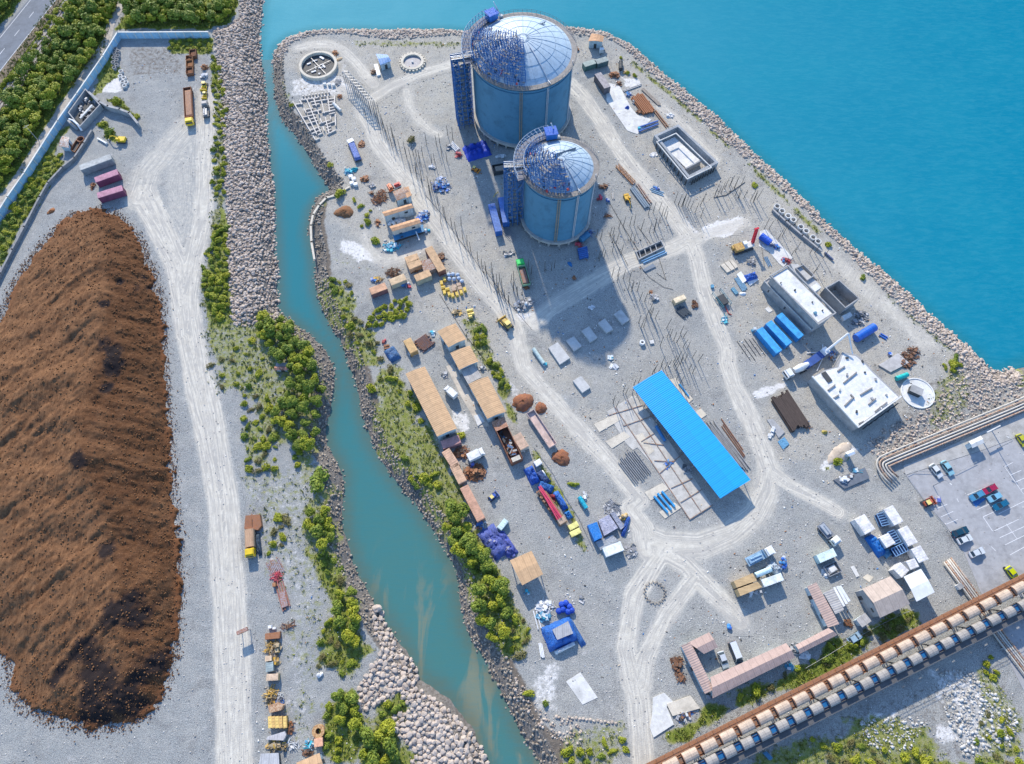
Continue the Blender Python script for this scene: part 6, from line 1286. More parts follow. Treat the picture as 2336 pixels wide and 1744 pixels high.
# ================= PIPELINES =================
def pipeline(label, k, path, n, gap, r, z, m, sup=12.0):
    P_ = [p.to_2d() for p in WL(k, path, z)]; t = thing('pipeline', label, 'pipeline', (0, 0, 0))
    pts = [P_[0]]
    for i in range(1, len(P_)-1): 
        a, b, c_ = P_[i-1], P_[i], P_[i+1]; d1, d2 = min(6, (a-b).length*.45), min(6, (c_-b).length*.45); pa, pb = b + (a-b).normalized()*d1, b + (c_-b).normalized()*d2
        for s_ in np.linspace(0, 1, 7): pts.append(pa.lerp(b, s_).lerp(b.lerp(pb, s_), s_))
    pts.append(P_[-1])
    for j in range(n):
        off = (j-(n-1)/2)*gap; q = []
        for i, p in enumerate(pts):
            tg = (pts[min(i+1, len(pts)-1)] - pts[max(i-1, 0)]).normalized(); q.append((p.x - tg.y*off, p.y + tg.x*off, z))
        mb = MB(); mb.tube(q, r, 8); mb.obj('pipe', m[j % len(m)], t, True)
    acc = 0
    for a, b in zip(pts, pts[1:]):
        dv = b-a; s_ = sup - acc
        while s_ < dv.length:
            p = a + dv.normalized()*s_; mb = MB(); mb.box((p.x, p.y, z/2-.1), (.35, n*gap+.4, z-.1), math.atan2(dv.y, dv.x)); mb.obj('support', GCON, t); s_ += sup
        acc = (acc + dv.length) % sup
PM = [mat((.50,.46,.40), 'paint', .6, 0, .35), mat((.42,.35,.29), 'rust', .6, 0, .2), mat((.52,.48,.43), 'paint', .6, 0, .35)]
pipeline('bundle of five parallel cream pipes along the seaward edge of the car park', 'M', [(2700,130),(2203,375),(1080,835),(1010,870),(1040,940),(1120,1020)], 5, .85, .25, 1.0, PM)
pipeline('bundle of pinkish pipes emerging beside the car park and passing under the conveyors', 'Q', [(1560,-60),(1850,330),(1960,520),(2240,880),(2500,1240)], 5, .62, .24, .8, PM)
t = thing('concrete_box', 'white valve box beside the lower pipe bundle', 'box', (*W('Q', 1650, 165).to_2d(), 0)); mb = MB(); mb.box((0,0,.5), (1.5,1.2,1.0), .5); mb.obj('body', WHT, t); mb = MB(); mb.box((0,0,1.05), (1.6,1.3,.1), .5); mb.obj('lid', GCON, t)
# ================= OBJECTS =================
PUR = (.20,.055,.11); BLU = (.03,.13,.42); BRT = (.02,.24,.58); TANC = (.60,.38,.24); ORB = (.50,.24,.13); YEL = (.72,.50,.02)
# --- upper left yard ---
container('A', 668,1408, 928,1312, (.26,.29,.30), 'long grey corrugated container, first of three in the left yard', 2.5, 2.9, (.40,.42,.42))
container('A', 795,1510, 985,1440, PUR, 'dark purple container between the grey one and another purple one', 2.5, 2.9, (.42,.20,.28))
container('A', 815,1640, 1025,1575, PUR, 'purple container nearest the soil heap', 2.5, 2.9, (.42,.20,.28))
scrap('A', 772,1555, .7, 1.2, 1.2, 'rust', 'orange machine parts at the left end of the middle purple container', 18)
truck('A', 1568,735, 1585,1035, YEL, (.26,.10,.06), 'yellow cabbed dump truck with long rusty red bed in the upper left yard', 2.9, 'tipper', load=mat((.20,.09,.06), 'rust'))
for i, (x1, y1, x2, y2, c_, lb) in enumerate(((1583,465,1583,500,(.30,.13,.06),'topmost rusty skip of the row of three'), (1585,505,1585,555,(.42,.20,.08),'middle orange brown skip of the row of three'), (1585,565,1585,615,(.22,.10,.06),'lowest dark rusty skip of the row of three'), (1612,415,1612,470,(.20,.09,.06),'rusty skip above the row of three'))):
    c0, L_, an = seg('A', x1, y1, x2, y2, 1.5); t = thing('skip', lb, 'skip', (c0.x, c0.y, 0), an); mb = MB(); L_ = max(L_, 2.2)
    for s_ in (-1, 1): mb.box((0, s_*1.2, .8), (L_, .12, 1.5)); mb.box((s_*L_/2, 0, .8), (.12, 2.4, 1.5))
    mb.box((0, 0, .15), (L_, 2.4, .1)); mb.obj('body', mat(c_, 'rust', .8), t); mb = MB(); mb.box((0, 0, .7), (L_-.3, 2.1, .5), 0, .06, .05, .8); mb.obj('scrap_fill', mat(tuple(v*.6 for v in c_), 'rust', .9), t)
scrap('A', 1710,565, 1.1, 1.2, 1.3, 'rust', 'orange rusty machine part at the top of the machine row by the causeway', 26)
scrap('A', 1712,640, 1.1, 1.3, 1.1, 'white', 'white junk below the orange machine part', 22)
excavator('A', 1708,715, R(-90), YEL, 'yellow wheel loader in the machine row by the causeway', .75, kind='bulldozer')
excavator('A', 1712,790, R(-90), YEL, 'yellow forklift like machine below the yellow loader', .6, kind='bulldozer')
t = truck('A', 1715,965, 1712,850, (.35,.33,.32), (.20,.19,.18), 'stripped grey truck chassis at the lower end of the machine row', 2.2, 'flat', load=m_steel)
k_ = 0
for (x, y) in ((965,405),(985,425),(955,445),(985,465),(950,480),(975,500),(945,520),(975,540),(955,565)):
    ring('A', x, y, .75, 1.0, GCON, 'upright grey concrete ring in the heap beside the blue wall', .75, 'concrete_ring', 'concrete ring', 14, 'grey rings by the blue wall')
for (x, y) in ((1010,595),(1005,635),(1035,650),(1025,680),(1055,690),(1040,715)):
    ring('A', x, y, .85, .9, m_pale, 'pale concrete ring in the lower group near the dump truck yard', .7, 'concrete_ring', 'concrete ring', 14, 'pale rings in the upper yard')
excavator('A', 1010,1170, R(176), YEL, 'small yellow and black excavator beside the dark bush mound', .8, (4.2, 1))
mb = MB(); c_, L_, an = seg('A', 815,1158, 890,1200, .6); mb.box((0, 0, .5), (L_, .5, .4)); mb.box((L_/2, 0, .35), (.3, .8, .7)); o = mb.obj('steel_beam', WHT); o.location = (c_.x, c_.y, 0); o.rotation_euler = (0, 0, an); tag(o, 'white beam on the ground left of the small excavator', 'beam')
# poles
def pole(k, x, y, h, label, group=None, name='pole', r=.11, lean=.025, m=None):
    q = W(k, x, y); mb = MB(); mb.cyl((0, 0, -.2), (0, 0, h), r, 6, r*.7); o = mb.obj(name, m or PO); o.location = (q.x, q.y, 0); o.rotation_euler = (random.gauss(0, lean), random.gauss(0, lean), 0); return tag(o, label, 'pole', group)
PO = mat((.12,.11,.10), 'wood', .9, 0, .5)
q = W('A', 330, 1190); t = thing('utility_pole', 'tall grey utility pole rising from beside the blue wall', 'utility pole', (q.x, q.y, 0)); mb = MB(); mb.cyl((0,0,-.2), (0,0,8), .14, 8, .09); mb.obj('mast', m_steel, t); mb = MB(); mb.box((0,0,7.4), (2.0,.12,.12), .8); mb.obj('crossarm', m_steel, t)
# --- B region ---
scrap('B', 600,445, 1.2, 1.2, .7, 'rust', 'brown debris beside the large round basin', 16); heap('tan_tarp', 'B', 640,500, 1.5, .9, .4, mat((.50,.36,.22), 'tarp'), 'tan tarp on the ground beside the large round basin', 'tarpaulin', .5)
for x, y in ((515,705),(555,708),(590,712)): q = W('B', x, y, .6); o = MB().box((0,0,.45), (1.2,.8,.9)).obj('crate', m_pale); o.location = (q.x, q.y, 0); o.rotation_euler = (0,0,.2); tag(o, 'pale crate in the row between the basin and the footings', 'crate', 'pale crates below the basin')
scrap('B', 625,690, 1.1, 1.5, .8, 'grey', 'grey machine junk right of the pale crates', 24, 'ring'); scrap('B', 645,815, .9, 1.0, .7, 'rust', 'orange junk beside the track above the footings', 12)
slab('B', [(928,540),(960,535),(985,625),(955,635)], .6, WHT, 'white slab leaning below the blue roofed shed'); scrap('B', 925,605, .8, 1.1, 1.0, 'brown', 'dark machine left of the white slab', 16)
c0, L_, an = seg('B', 735,1190, 800,1345, 1.2); t = thing('trailer', 'flat trailer loaded under a crumpled blue purple tarp in the upper peninsula', 'trailer', (c0.x, c0.y, 0), an); mb = MB(); mb.box((0,0,.8), (L_,2.5,.2)); mb.obj('deck', m_dark, t); mb = MB(); mb.box((0,0,1.3), (L_*.9,2.3,.9), 0, 0, 0, .85); mb.obj('tarp', mat((.13,.20,.50), 'tarp', .6, 0, .6), t); wheels(t, L_, 2.4, [L_*.3, -L_*.3, -L_*.2]); mb = MB(); mb.box((-L_/2-.3,0,1.2), (1.6,2.2,.8), .2); mb.obj('front_box', WHT, t)
scrap('B', 825,1210, 1.1, 1.3, .6, 'rust', 'rusty plates right of the tarped trailer', 16, 'plate'); scrap('B', 720,1440, 1.5, 1.2, .8, 'cyan', 'grey blue junk left of the cyan tarp', 24); heap('cyan_tarp', 'B', 765,1425, 1.4, .9, .9, mat((.02,.40,.48), 'tarp', .5), 'crumpled cyan tarp on the junk above the white bales', 'tarpaulin', .2, .6)
for x, y in ((735,1480),(760,1500),(745,1535),(775,1545)): q = W('B', x, y, .6); o = MB().box((0,0,.5), (1.4,1.1,1.0)).obj('bale', WHT); o.location = (q.x, q.y, 0); o.rotation_euler = (0,0,.2); tag(o, 'white bale below the crumpled cyan tarp', 'bale', 'white bales')
scrap('B', 845,1500, 1.4, 1.1, .8, 'rust', 'red brown scrap right of the white bales', 34)
# gantry along the track
t = thing('pipe_gantry', 'row of tall dark steel frames beside the track near the channel mouth', 'gantry', (0, 0, 0)); prev = None
for i in range(11):
    x, y = 715 + i*21, 640 + i*24; q = W('B', x, y + 60); h_ = 5.5
    mb = MB(); [mb.cyl((q.x+s_*1.1, q.y, -.1), (q.x+s_*1.1, q.y, h_), .13, 5) for s_ in (-1, 1)]; mb.box((q.x, q.y, h_), (2.6, .2, .2)); mb.box((q.x, q.y, h_*.6), (2.3, .12, .12)); mb.obj('portal_frame', m_steel, t)
    if prev: mb = MB(); [mb.cyl((prev.x+s_*1.1, prev.y, h_+.1), (q.x+s_*1.1, q.y, h_+.1), .11, 4) for s_ in (-1, 1)]; mb.cyl((prev.x+1.1, prev.y, 1), (q.x+1.1, q.y, h_), .07, 4); mb.obj('rail', m_steel, t)
    prev = q
PB = dict(B=[(905,960),(940,980),(1000,1085),(1050,1170),(1110,1220),(1150,1270),(1205,1330),(1240,1450),(1290,1500),(1340,1580),(1370,1220),(1440,1360),(1480,1200),(1500,1320),(1590,1170),(1340,1320),(1290,1400),(1400,1620),(1260,1300),(970,1040),(1085,1150)],
 F=[(1400,180),(1470,260),(1530,370),(1610,460),(1675,540),(1740,640),(1800,720),(1870,830),(1935,920),(2000,1000),(2060,1070),(1440,120),(1640,560),(1580,430),(2100,960),(2130,1010),(1510,320),(1710,590),(1835,780),(1970,960)],
 K=[(30,800),(100,910),(165,1000),(240,900),(220,1070),(295,1010),(410,830),(525,810),(580,800),(980,720),(1000,680),(955,520),(1070,510),(1120,580),(1240,550),(1270,420),(1330,460),(1440,450),(1540,370),(1480,300),(1180,430),(1390,330),(1610,230),(1640,250),(1680,240),(1700,260),(1780,320),(1830,350),(1850,220),(1940,190),(2030,110),(2110,110),(2150,190),(2000,150),(1220,960),(1230,890),(1300,970),(1130,890),(1180,870),(1310,1240),(1370,1200),(1450,1200),(1490,1430),(1545,1280),(1630,1400),(1570,1360),(1620,1600),(1700,1550),(1760,1530),(1640,1540),(1560,1600),(1440,1640),(1720,1450),(1330,1280),(1090,640),(1160,660),(1400,480),(1360,1060),(1400,1150),(1660,1330)],
 H=[(130,110),(160,190),(260,220),(320,200),(420,450),(490,380),(530,510),(580,450),(640,640),(760,660),(810,800),(870,700)], L=[(215,370),(320,290),(425,200),(545,120),(650,80),(745,90),(850,90),(780,200)])
PLB = dict(B='thin dark post standing in the gravel left of the large tank', F='thin dark post in the line along the main road', K='thin dark post standing in the field round the small tank and its shadow', H='thin dark post between the crane and the sea wall', L='thin dark post above the upper end of the blue shed')
PGP = dict(B='posts left of the large tank', F='posts along the main road', K='posts around the small tank', H='posts near the crane', L='posts above the blue shed')
for k, ps in PB.items():
    for x, y in ps + [(x_ + random.choice((-1, 1))*random.uniform(22, 50), y_ + random.uniform(-40, 40)) for x_, y_ in ps if random.random() < .75]: pole(k, x, y, random.uniform(4.2, 6.2), PLB[k], PGP[k], 'post')
# sagging cables between some posts and on the ground
def cable(k, pts, label, z=.12, m=None, r=.07, name='cable'): mb = MB(); mb.tube([Vector((p.x, p.y, z + .05*math.sin(i))) for i, p in enumerate(WL(k, pts))], r, 4); return tag(mb.obj(name, m or PO), label, 'cable')
cable('K', [(1070,240),(1180,430),(1260,560),(1350,700)], 'dark cable running down from the small tank to the cross road'); cable('K', [(1300,430),(1400,560),(1480,700),(1540,880)], 'dark cable crossing the road right of the small tank'); cable('K', [(1060,480),(1180,680),(1220,760)], 'cable along the edge of the tank shadow'); cable('K', [(1320,760),(1400,860),(1520,940),(1600,960)], 'cable looping below the dark culvert'); cable('K', [(1460,820),(1540,880)], 'short straight cable below the blue pipe')
cable('F', [(1360,170),(1500,330),(1640,540),(1760,690),(1900,900),(2060,1100)], 'long dark cable following the right edge of the main road', .1, None, .05); cable('K', [(0,760),(100,900),(190,1030),(300,1160),(420,1300)], 'dark cable along the road beside the bulldozer', .1, None, .05); cable('K', [(1940,190),(2040,170),(2130,110),(2200,60)], 'dark hose curving through the posts below the basin', .1, None, .12)
cable('J', [(1240,740),(1400,960),(1500,1150),(1620,1340),(1740,1600)], 'thin rail edging the weedy strip right of the machine row', .2, m_steel); cable('F', [(1480,1000),(1700,1350),(1900,1600)], 'thin dark hose in the weeds right of the warehouses', .1)
tarp('B', 1690,1270, 1890,1210, 7.0, 2.2, mat((.01,.06,.52), 'tarp', .5, 0, .4), 'large crumpled deep blue tarp pile at the foot of the large tank', 3, lump=.4, name='tarp_pile')
heap('white_sheet', 'B', 1850,1290, 1.4, 1.0, .7, mat((.5,.65,.78), 'tarp', .5), 'pale sheet at the lower edge of the deep blue tarp pile', 'sheet', 1.0, .4)
beams('B', 1575,1200, 1635,1260, 1.6, 4, .2, WHT, 'white pipe lying left of the deep blue tarp pile', 'plastic_pipe', 'pipe', 'white pipes by the tank', 'cyl', .3)
scrap('B', 1635,1295, 1.2, .9, .9, 'red', 'red and black machine below the white pipes', 20); scrap('B', 1560,1230, .8, 1.2, .6, 'grey', 'grey frame left of the white pipes', 14)
excavator('B', 1775,1412, R(-30), (.75,.28,.03), 'small orange loader left of the small tank', .6, kind='bulldozer')
t = thing('skip', 'dark open skip with tan boards inside, left of the small tank', 'skip', (*W('B', 1990,1415,1).to_2d(), 0), R(12)); mb = MB(); [mb.box((0, s_*1.7, .8), (5.5,.15,1.6)) for s_ in (-1,1)]; [mb.box((s_*2.7, 0, .8), (.15,3.4,1.6)) for s_ in (-1,1)]; mb.obj('body', m_dark, t); mb = MB(); mb.box((.2,0,1.2), (4.2,2.2,.3), .03); mb.obj('boards', mat((.42,.33,.26), 'wood'), t)
scrap('B', 1490,1550, 3.2, 3.4, 1.0, 'blue', 'blue grey scrap heap among the posts right of the main road', 90); scrap('B', 1415,1400, .9, .6, .6, 'white', 'small white machine among the posts', 8)
scrap('B', 2000,1310, 1.6, .7, .5, 'white', 'pale sheets under the large tank edge', 10, 'plate')
# --- F region ---
truck('F', 1150,60, 1045,105, (.72,.16,.05), (.45,.44,.42), 'orange red cabbed truck parked above the grey brown hut', 2.3, 'flat', load=m_redp)
scrap('F', 985,180, 2.2, 4.0, 1.1, 'rust', 'long heap of rusty bars left of the grey brown hut', 110, 'bar', -.5); scrap('F', 915,85, 1.0, .9, 1.0, 'grey', 'dark machine above the heap of rusty bars', 14); scrap('F', 915,150, .7, .7, .8, 'brown', 'brown drum beside the heap of rusty bars', 8)
scrap('F', 1345,350, 1.8, 3.0, .9, 'blue', 'blue and white junk right of the courtyard building', 60, 'mix', -.4); scrap('F', 1370,470, .9, .9, .7, 'cyan', 'pale blue tubs at the lower right of the courtyard building', 10, 'bag'); scrap('F', 1080,600, 3.2, 1.6, .5, 'cyan', 'pale blue and white litter heap below the courtyard building', 70, 'mix', .3)
scrap('F', 960,400, .6, 1.8, .4, 'rust', 'rusty litter left of the courtyard building', 16); beams('F', 1280,470, 1310,545, .3, 1, .2, WHT, 'white pole lying across the dark blue lean-to', 'steel_pipe', 'pipe', None, 'cyl', 0, 1.4)
container('F', 1195,715, 1300,680, TANC, 'upper tan roofed container of the pair left of the flat brown roof', 2.6, 2.6, RT); container('F', 1215,765, 1320,722, TANC, 'lower tan roofed container of the pair left of the flat brown roof', 2.6, 2.6, RT)
container('F', 1385,605, 1500,800, (.24,.10,.07), 'long tan roofed container running down to the yellow crates', 2.6, 2.7, RT); container('F', 1275,865, 1400,815, (.45,.40,.28), 'tan roofed container with pale side below the flat brown roof', 2.6, 2.8, RT)
slab('F', [(1320,720),(1430,690),(1470,770),(1350,820)], 2.4, mat((.40,.33,.29), 'rust', .85, 0, .5), 'flat brown roof deck joining the four tan containers', 'roof_deck', 'roof deck')
scrap('F', 1265,795, 1.2, .8, 1.6, 'brown', 'dark junk in the gap between the tan containers', 20); scrap('F', 1495,700, 1.3, 2.6, .5, 'brown', 'brown litter right of the long tan container', 30)
container('F', 1065,900, 1190,850, (.50,.42,.30), 'single tan roofed container with scrap frames behind it', 2.5, 2.6, (.58,.42,.26)); scrap('F', 1090,815, 2.4, 1.7, 1.3, 'brown', 'dark brown frames heaped behind the single tan container', 70, 'bar')
scrap('F', 1190,915, 1.2, 1.0, 1.2, 'blue', 'blue machine beside the single tan container', 20); scrap('F', 1225,930, .5, .6, .8, 'red', 'red drum beside the blue machine', 6, 'box')
container('F', 898,975, 1030,925, (.22,.10,.10), 'brown container with orange roof nearest the channel', 2.6, 2.6, (.58,.33,.20)); scrap('F', 965,870, 1.3, .7, .8, 'yellow', 'yellow brown junk above the brown container', 20); scrap('F', 925,880, .7, .8, .9, 'blue', 'small dark blue pump above the brown container', 8)
n_ = 0
for x, y in ((1495,905),(1520,875),(1510,945),(1520,985),(1545,960),(1560,1000),(1590,1010),(1625,1000),(1660,985),(1690,960)):
    q = W('F', x, y, .6); o = MB().box((0,0,.6), (1.35,.9,1.2)).box((0,0,1.25), (1.2,.15,.12)).obj('crate', mat((.66,.46,.08), 'paint', .6, 0, .5)); o.location = (q.x, q.y, 0); o.rotation_euler = (0,0,random.choice((.25,1.82))); tag(o, 'yellow crate in the U shaped stack beside the main road', 'crate', 'yellow crates by the main road')
for x, y in ((1555,835),(1590,830),(1630,835),(1560,870),(1600,870),(1640,865),(1665,890)): q = W('F', x, y, .6); o = MB().sph((0,0,.6), .75, 9, .75, 6).obj('bale', mat((.42,.52,.66), 'tarp', .6, 0, .5), None, True); o.location = (q.x, q.y, 0); tag(o, 'blue white bale behind the yellow crates', 'bale', 'blue white bales')
for x, y in ((1600,935),(1640,920),(1600,960),(1650,950)): q = W('F', x, y, .6); o = MB().box((0,0,.55), (1.3,1.1,1.1)).obj('crate', mat((.58,.42,.30), 'wood', .8)); o.location = (q.x, q.y, 0); o.rotation_euler = (0,0,.25); tag(o, 'brown wooden crate inside the yellow U shaped stack', 'crate', 'brown crates inside the stack')
for x, y in ((1722,1140),(1745,1135),(1730,1170),(1755,1165),(1738,1190)): q = W('F', x, y, .5); t = drum('F', x-14, y+4, x+14, y-4, .5, mat((.75,.58,.15), 'paint', .5), 'yellow drum lying on the pile below the yellow crates', 'drum', 'drum', 0, 'yellow drums')
scrap('F', 1630,1150, 1.6, .9, .6, 'yellow', 'yellow brown scrap left of the yellow drums', 26); heap('white_sack', 'F', 1770,1100, .4, .4, .5, WHT, 'white sack above the yellow drums', 'sack')
scrap('F', 1020,1400, .9, 1.2, .8, 'red', 'pink red tub left of the orange container', 3, 'box'); t = tarp('F', 1045,1440, 1115,1540, 3.6, 1.3, mat((.04,.13,.30), 'tarp', .5, 0, .6), 'dark blue tarp heap with orange bits below the pink tub', 8); scrap('F', 1075,1490, .5, .5, 1.3, 'rust', 'orange parts lying on the dark blue tarp heap', 6)
scrap('F', 1040,1440, 1.0, .7, .9, 'rust', 'dark red box between the pink tub and blue tarp', 6, 'box')
container('F', 1205,1375, 1265,1480, (.5,.30,.12), 'short orange roofed container on a trailer above the long warehouse', 2.5, 2.4, (.62,.40,.18)); scrap('F', 1245,1500, .9, .7, .7, 'white', 'white junk at the lower end of the orange roofed container', 8)
beams('F', 1300,1440, 1400,1370, 4.6, 12, .16, mat((.19,.14,.15), 'rust', .7, 0, .3), 'purple brown pipe stacked right of the orange roofed container', 'steel_pipe', 'pipe', 'purple brown pipes', 'cyl', .5, 0, 2); scrap('F', 1420,1320, .8, .6, .8, 'cyan', 'pale blue item at the top of the purple brown pipes', 6)
heap('dark_tank', 'F', 1570,1415, 2.2, .5, 1.0, mat((.25,.36,.40), 'paint'), 'pale teal tank in the gap between the two upper warehouses', 'tank', .4, .1); scrap('F', 1830,1620, .9, .8, .6, 'grey', 'dark litter right of the warehouses', 14)
# --- J region ---
def digger_van():
    truck('J', 585,310, 500,235, (.7,.7,.68), (.72,.72,.70), 'small white truck parked between the two warehouse rows', 1.9, 'van')
digger_van(); scrap('J', 490,130, .6, 1.1, .3, 'grey', 'dark litter above the small white truck', 14)
container('J', 470,720, 620,665, (.30,.18,.20), 'pink roofed container across the lower end of the longest warehouse', 2.5, 2.6, (.46,.24,.22))
container('J', 500,762, 590,900, (.30,.15,.10), 'tan orange container below the pink roofed one', 2.5, 2.6, (.58,.36,.24)); container('J', 570,885, 645,1030, (.34,.30,.27), 'tan container beside the red brown scrap heap', 2.5, 2.6, (.60,.38,.24)); container('J', 655,1065, 800,1345, (.42,.22,.14), 'long orange brown container low on the right bank', 2.5, 2.6, (.58,.33,.22))
scrap('J', 640,780, 2.4, 2.0, .8, 'rust', 'pinkish scrap between the containers and the white truck', 50); scrap('J', 735,945, 3.2, 2.4, 1.4, 'rust', 'red brown scrap metal heap beside the tan containers', 150); scrap('J', 725,885, .8, .8, 1.5, 'purple', 'blue barrel in the red brown scrap heap', 6, 'bag')
truck('J', 690,830, 820,765, (.72,.72,.70), (.70,.70,.70), 'white boxy truck above the red brown scrap heap', 2.3, 'van')
excavator('J', 895,1150, R(40), (.05,.12,.45), 'small blue and orange machine alone in the middle of the gravel', .6, kind='bulldozer')
container('J', 950,1420, 1010,1345, (.35,.55,.58), 'short pale teal container left of the purple tarp yard', 1.5, 1.5, (.55,.68,.68)); scrap('J', 790,1385, 1.6, 1.0, .8, 'mixed', 'dark junk at the lower end of the long orange container', 24)
tarp('J', 830,1410, 990,1640, 5.5, 1.6, mat((.09,.13,.42), 'tarp', .6, 0, .8), 'larger left part of the purple blue tarp yard', 5, lump=.4); tarp('J', 940,1450, 1070,1640, 3.4, 1.5, mat((.07,.10,.40), 'tarp', .6, 0, .8), 'narrow right part of the purple blue tarp yard', 6, lump=.4); scrap('J', 900,1510, 1.6, 3.2, 1.6, 'purple', 'pale and blue boxes piled on the purple tarp yard', 60, 'box', .5); scrap('O', 545,170, 1.2, 2.6, 1.5, 'purple', 'blue framed boxes at the lower right of the tarp yard', 40, 'mix', .4)
# hopper barge
c0, L_, an = seg('J', 940,510, 1100,850, 2.8); t = thing('hopper_wagon', 'long rusty open hopper filled with dark junk below the second tan warehouse', 'hopper', (c0.x, c0.y, 0), an); mr = mat((.16,.07,.055), 'rust', .8, 0, .4); mb = MB()
for s_ in (-1, 1): mb.box((0, s_*1.75, 1.5), (L_, .18, 2.6)); mb.box((s_*L_/2, 0, 1.4), (.18, 3.4, 2.4))
mb.box((0, 0, .3), (L_, 3.4, .2)); mb.obj('body', mr, t); mb = MB(); mb.box((-L_/2+1.4, 0, 2.85), (3.2, 3.9, .2)); mb.obj('end_cover', mat((.50,.28,.20), 'rust', .7), t); mb = MB(); mb.box((L_/2-.7, 0, 2.8), (1.3, 2.6, .2)); mb.obj('end_cover', CREAM, t)
rj = random.Random(2)
for i in range(22): mb = MB(); mb.box((rj.uniform(-L_*.3, L_*.38), rj.uniform(-1.2, 1.2), rj.uniform(.8, 1.9)), (rj.uniform(.4, 1.8), rj.uniform(.2, .7), .25), rj.uniform(0, 3), rj.uniform(-.3, .3)); mb.obj('junk_piece', rj.choice((m_dark, m_dark, mat((.05,.12,.25), 'paint'), GCON)), t)
container('J', 1095,630, 1165,745, CREAM, 'tan box with sagging roof right of the rusty hopper', 2.8, 2.4, (.55,.38,.27))
c0, L_, an = seg('J', 1210,440, 1400,725, 1.5); t = thing('trailer', 'long pink walled open trailer between the two dark red soil heaps', 'trailer', (c0.x, c0.y, 0), an); mk = mat((.52,.36,.33), 'rust', .7, 0, .3); mb = MB(); mp_ = mat((.55,.42,.38), 'paint', .7, 0, .6)
for s_ in (-1, 1): mb.box((0, s_*1.25, 1.35), (L_, .12, 1.1)); mb.box((s_*L_/2, 0, 1.35), (.12, 2.5, 1.1))
mb.obj('side_wall', mp_, t); mb = MB(); mb.box((0, 0, .9), (L_, 2.5, .15)); mb.obj('deck', mp_, t); wheels(t, L_, 2.4, [L_*.35, L_*.25, -L_*.35], .5)
# machine row
tarp('J', 1190,890, 1260,1030, 2.9, 2.3, mat((.015,.10,.48), 'tarp', .5, 0, .5), 'bright blue tarped block at the top of the machine row', 11); container('J', 1250,880, 1300,850, (.6,.62,.66), 'small white and chrome box at the very top of the machine row', 1.6, 1.6); tarp('J', 1275,930, 1360,1030, 2.2, 1.4, mat((.04,.08,.22), 'tarp'), 'dark tarp behind the white boat shaped piece in the machine row', 12); heap('boat_hull', 'J', 1325,965, 1.6, .45, 1.7, WHT, 'white boat shaped piece on the dark tarp in the machine row', 'hull', -1.1, .05); tarp('J', 1280,1040, 1400,1090, 2.6, 1.5, mat((.02,.13,.42), 'tarp'), 'blue tarp between the white boat shape and the red boom', 13)
c0, L_, an = seg('J', 1290,1090, 1490,1380, 1.3); t = thing('crane_truck', 'rusty flat crane truck carrying a long pink red lattice boom', 'crane truck', (c0.x, c0.y, 0), an); mb = MB(); mb.box((0, 0, .9), (L_, 2.6, .3)); mb.obj('deck', mat((.30,.18,.12), 'rust', .8), t); mb = MB(); mb.box((L_/2-1.0, 0, 1.6), (1.8, 2.3, 1.3), taper=.9); mb.obj('cab', mat((.45,.33,.24), 'paint'), t); mred = mat((.68,.07,.14), 'paint', .5, 0, .3); mb = MB()
for s_ in (-1, 1):
    for zz_ in (1.7, 2.5): mb.cyl((-L_/2-.6, s_*.25 + .3, zz_), (L_/2-1.6, s_*.6 - .3, zz_+.2), .13, 5)
for i in range(22): x = -L_/2 + i*(L_-1.6)/22; mb.cyl((x, .5, 2.6), (x+.45, -.5, 2.6), .09, 4)
mb.box((0, 0, 2.0), (L_-2, .7, .12)); mb.obj('boom', mred, t); wheels(t, L_, 2.6, [-L_*.35, -L_*.2, L_*.2, L_*.38])
for i in range(9): mb = MB(); mb.box((-L_/2 + (i+.7)*L_/9, -.95, 1.4), (.8, .5, .7), rj.random()); mb.obj('junk_piece', rj.choice((m_dark, mat((.45,.28,.18), 'rust'))), t)
tarp('J', 1420,1100, 1510,1250, 1.9, 1.6, mat((.02,.15,.55), 'tarp', .45, 0, .6), 'long narrow blue tarp beside the red boom', 15); tarp('J', 1515,1270, 1550,1330, 1.7, 1.3, mat((.01,.19,.58), 'tarp', .45), 'small bright blue tarp at the lower end of the machine row', 16); scrap('J', 1385,1150, .9, 1.8, 1.2, 'red', 'red parts between the red boom and the narrow blue tarp', 20)
container('J', 1535,1415, 1610,1375, (.70,.50,.16), 'upper of two yellow crates at the lower end of the machine row', 1.5, 1.3); container('J', 1548,1470, 1630,1430, (.70,.50,.16), 'lower of two yellow crates at the lower end of the machine row', 1.5, 1.3)
drum('J', 1620,1155, 1680,1250, .65, mat((.0,.42,.55), 'tarp', .4, 0, .3), 'cyan wrapped roll lying alone in the gravel', 'wrapped_roll', 'roll'); scrap('J', 1670,1150, .7, .9, .3, 'white', 'pale litter beside the cyan roll', 10)
slab('J', [(1690,1390),(1770,1362),(1815,1490),(1750,1522)], 2.2, mat((.01,.20,.60), 'tarp', .45, 0, .2), 'bright blue covered block left of the pale bales', 'covered_block', 'covered block'); slab('J', [(1780,1350),(1870,1300),(1945,1410),(1830,1480)], 1.6, mat((.42,.42,.52), 'tarp', .6, 0, .6), 'pale mauve covered block right of the bright blue block', 'covered_block', 'covered block'); slab('J', [(1880,1290),(1920,1280),(2000,1400),(1970,1430)], 1.2, mat((.30,.32,.40), 'tarp', .6, 0, .5), 'grey strip stack right of the mauve block', 'covered_block', 'covered block')
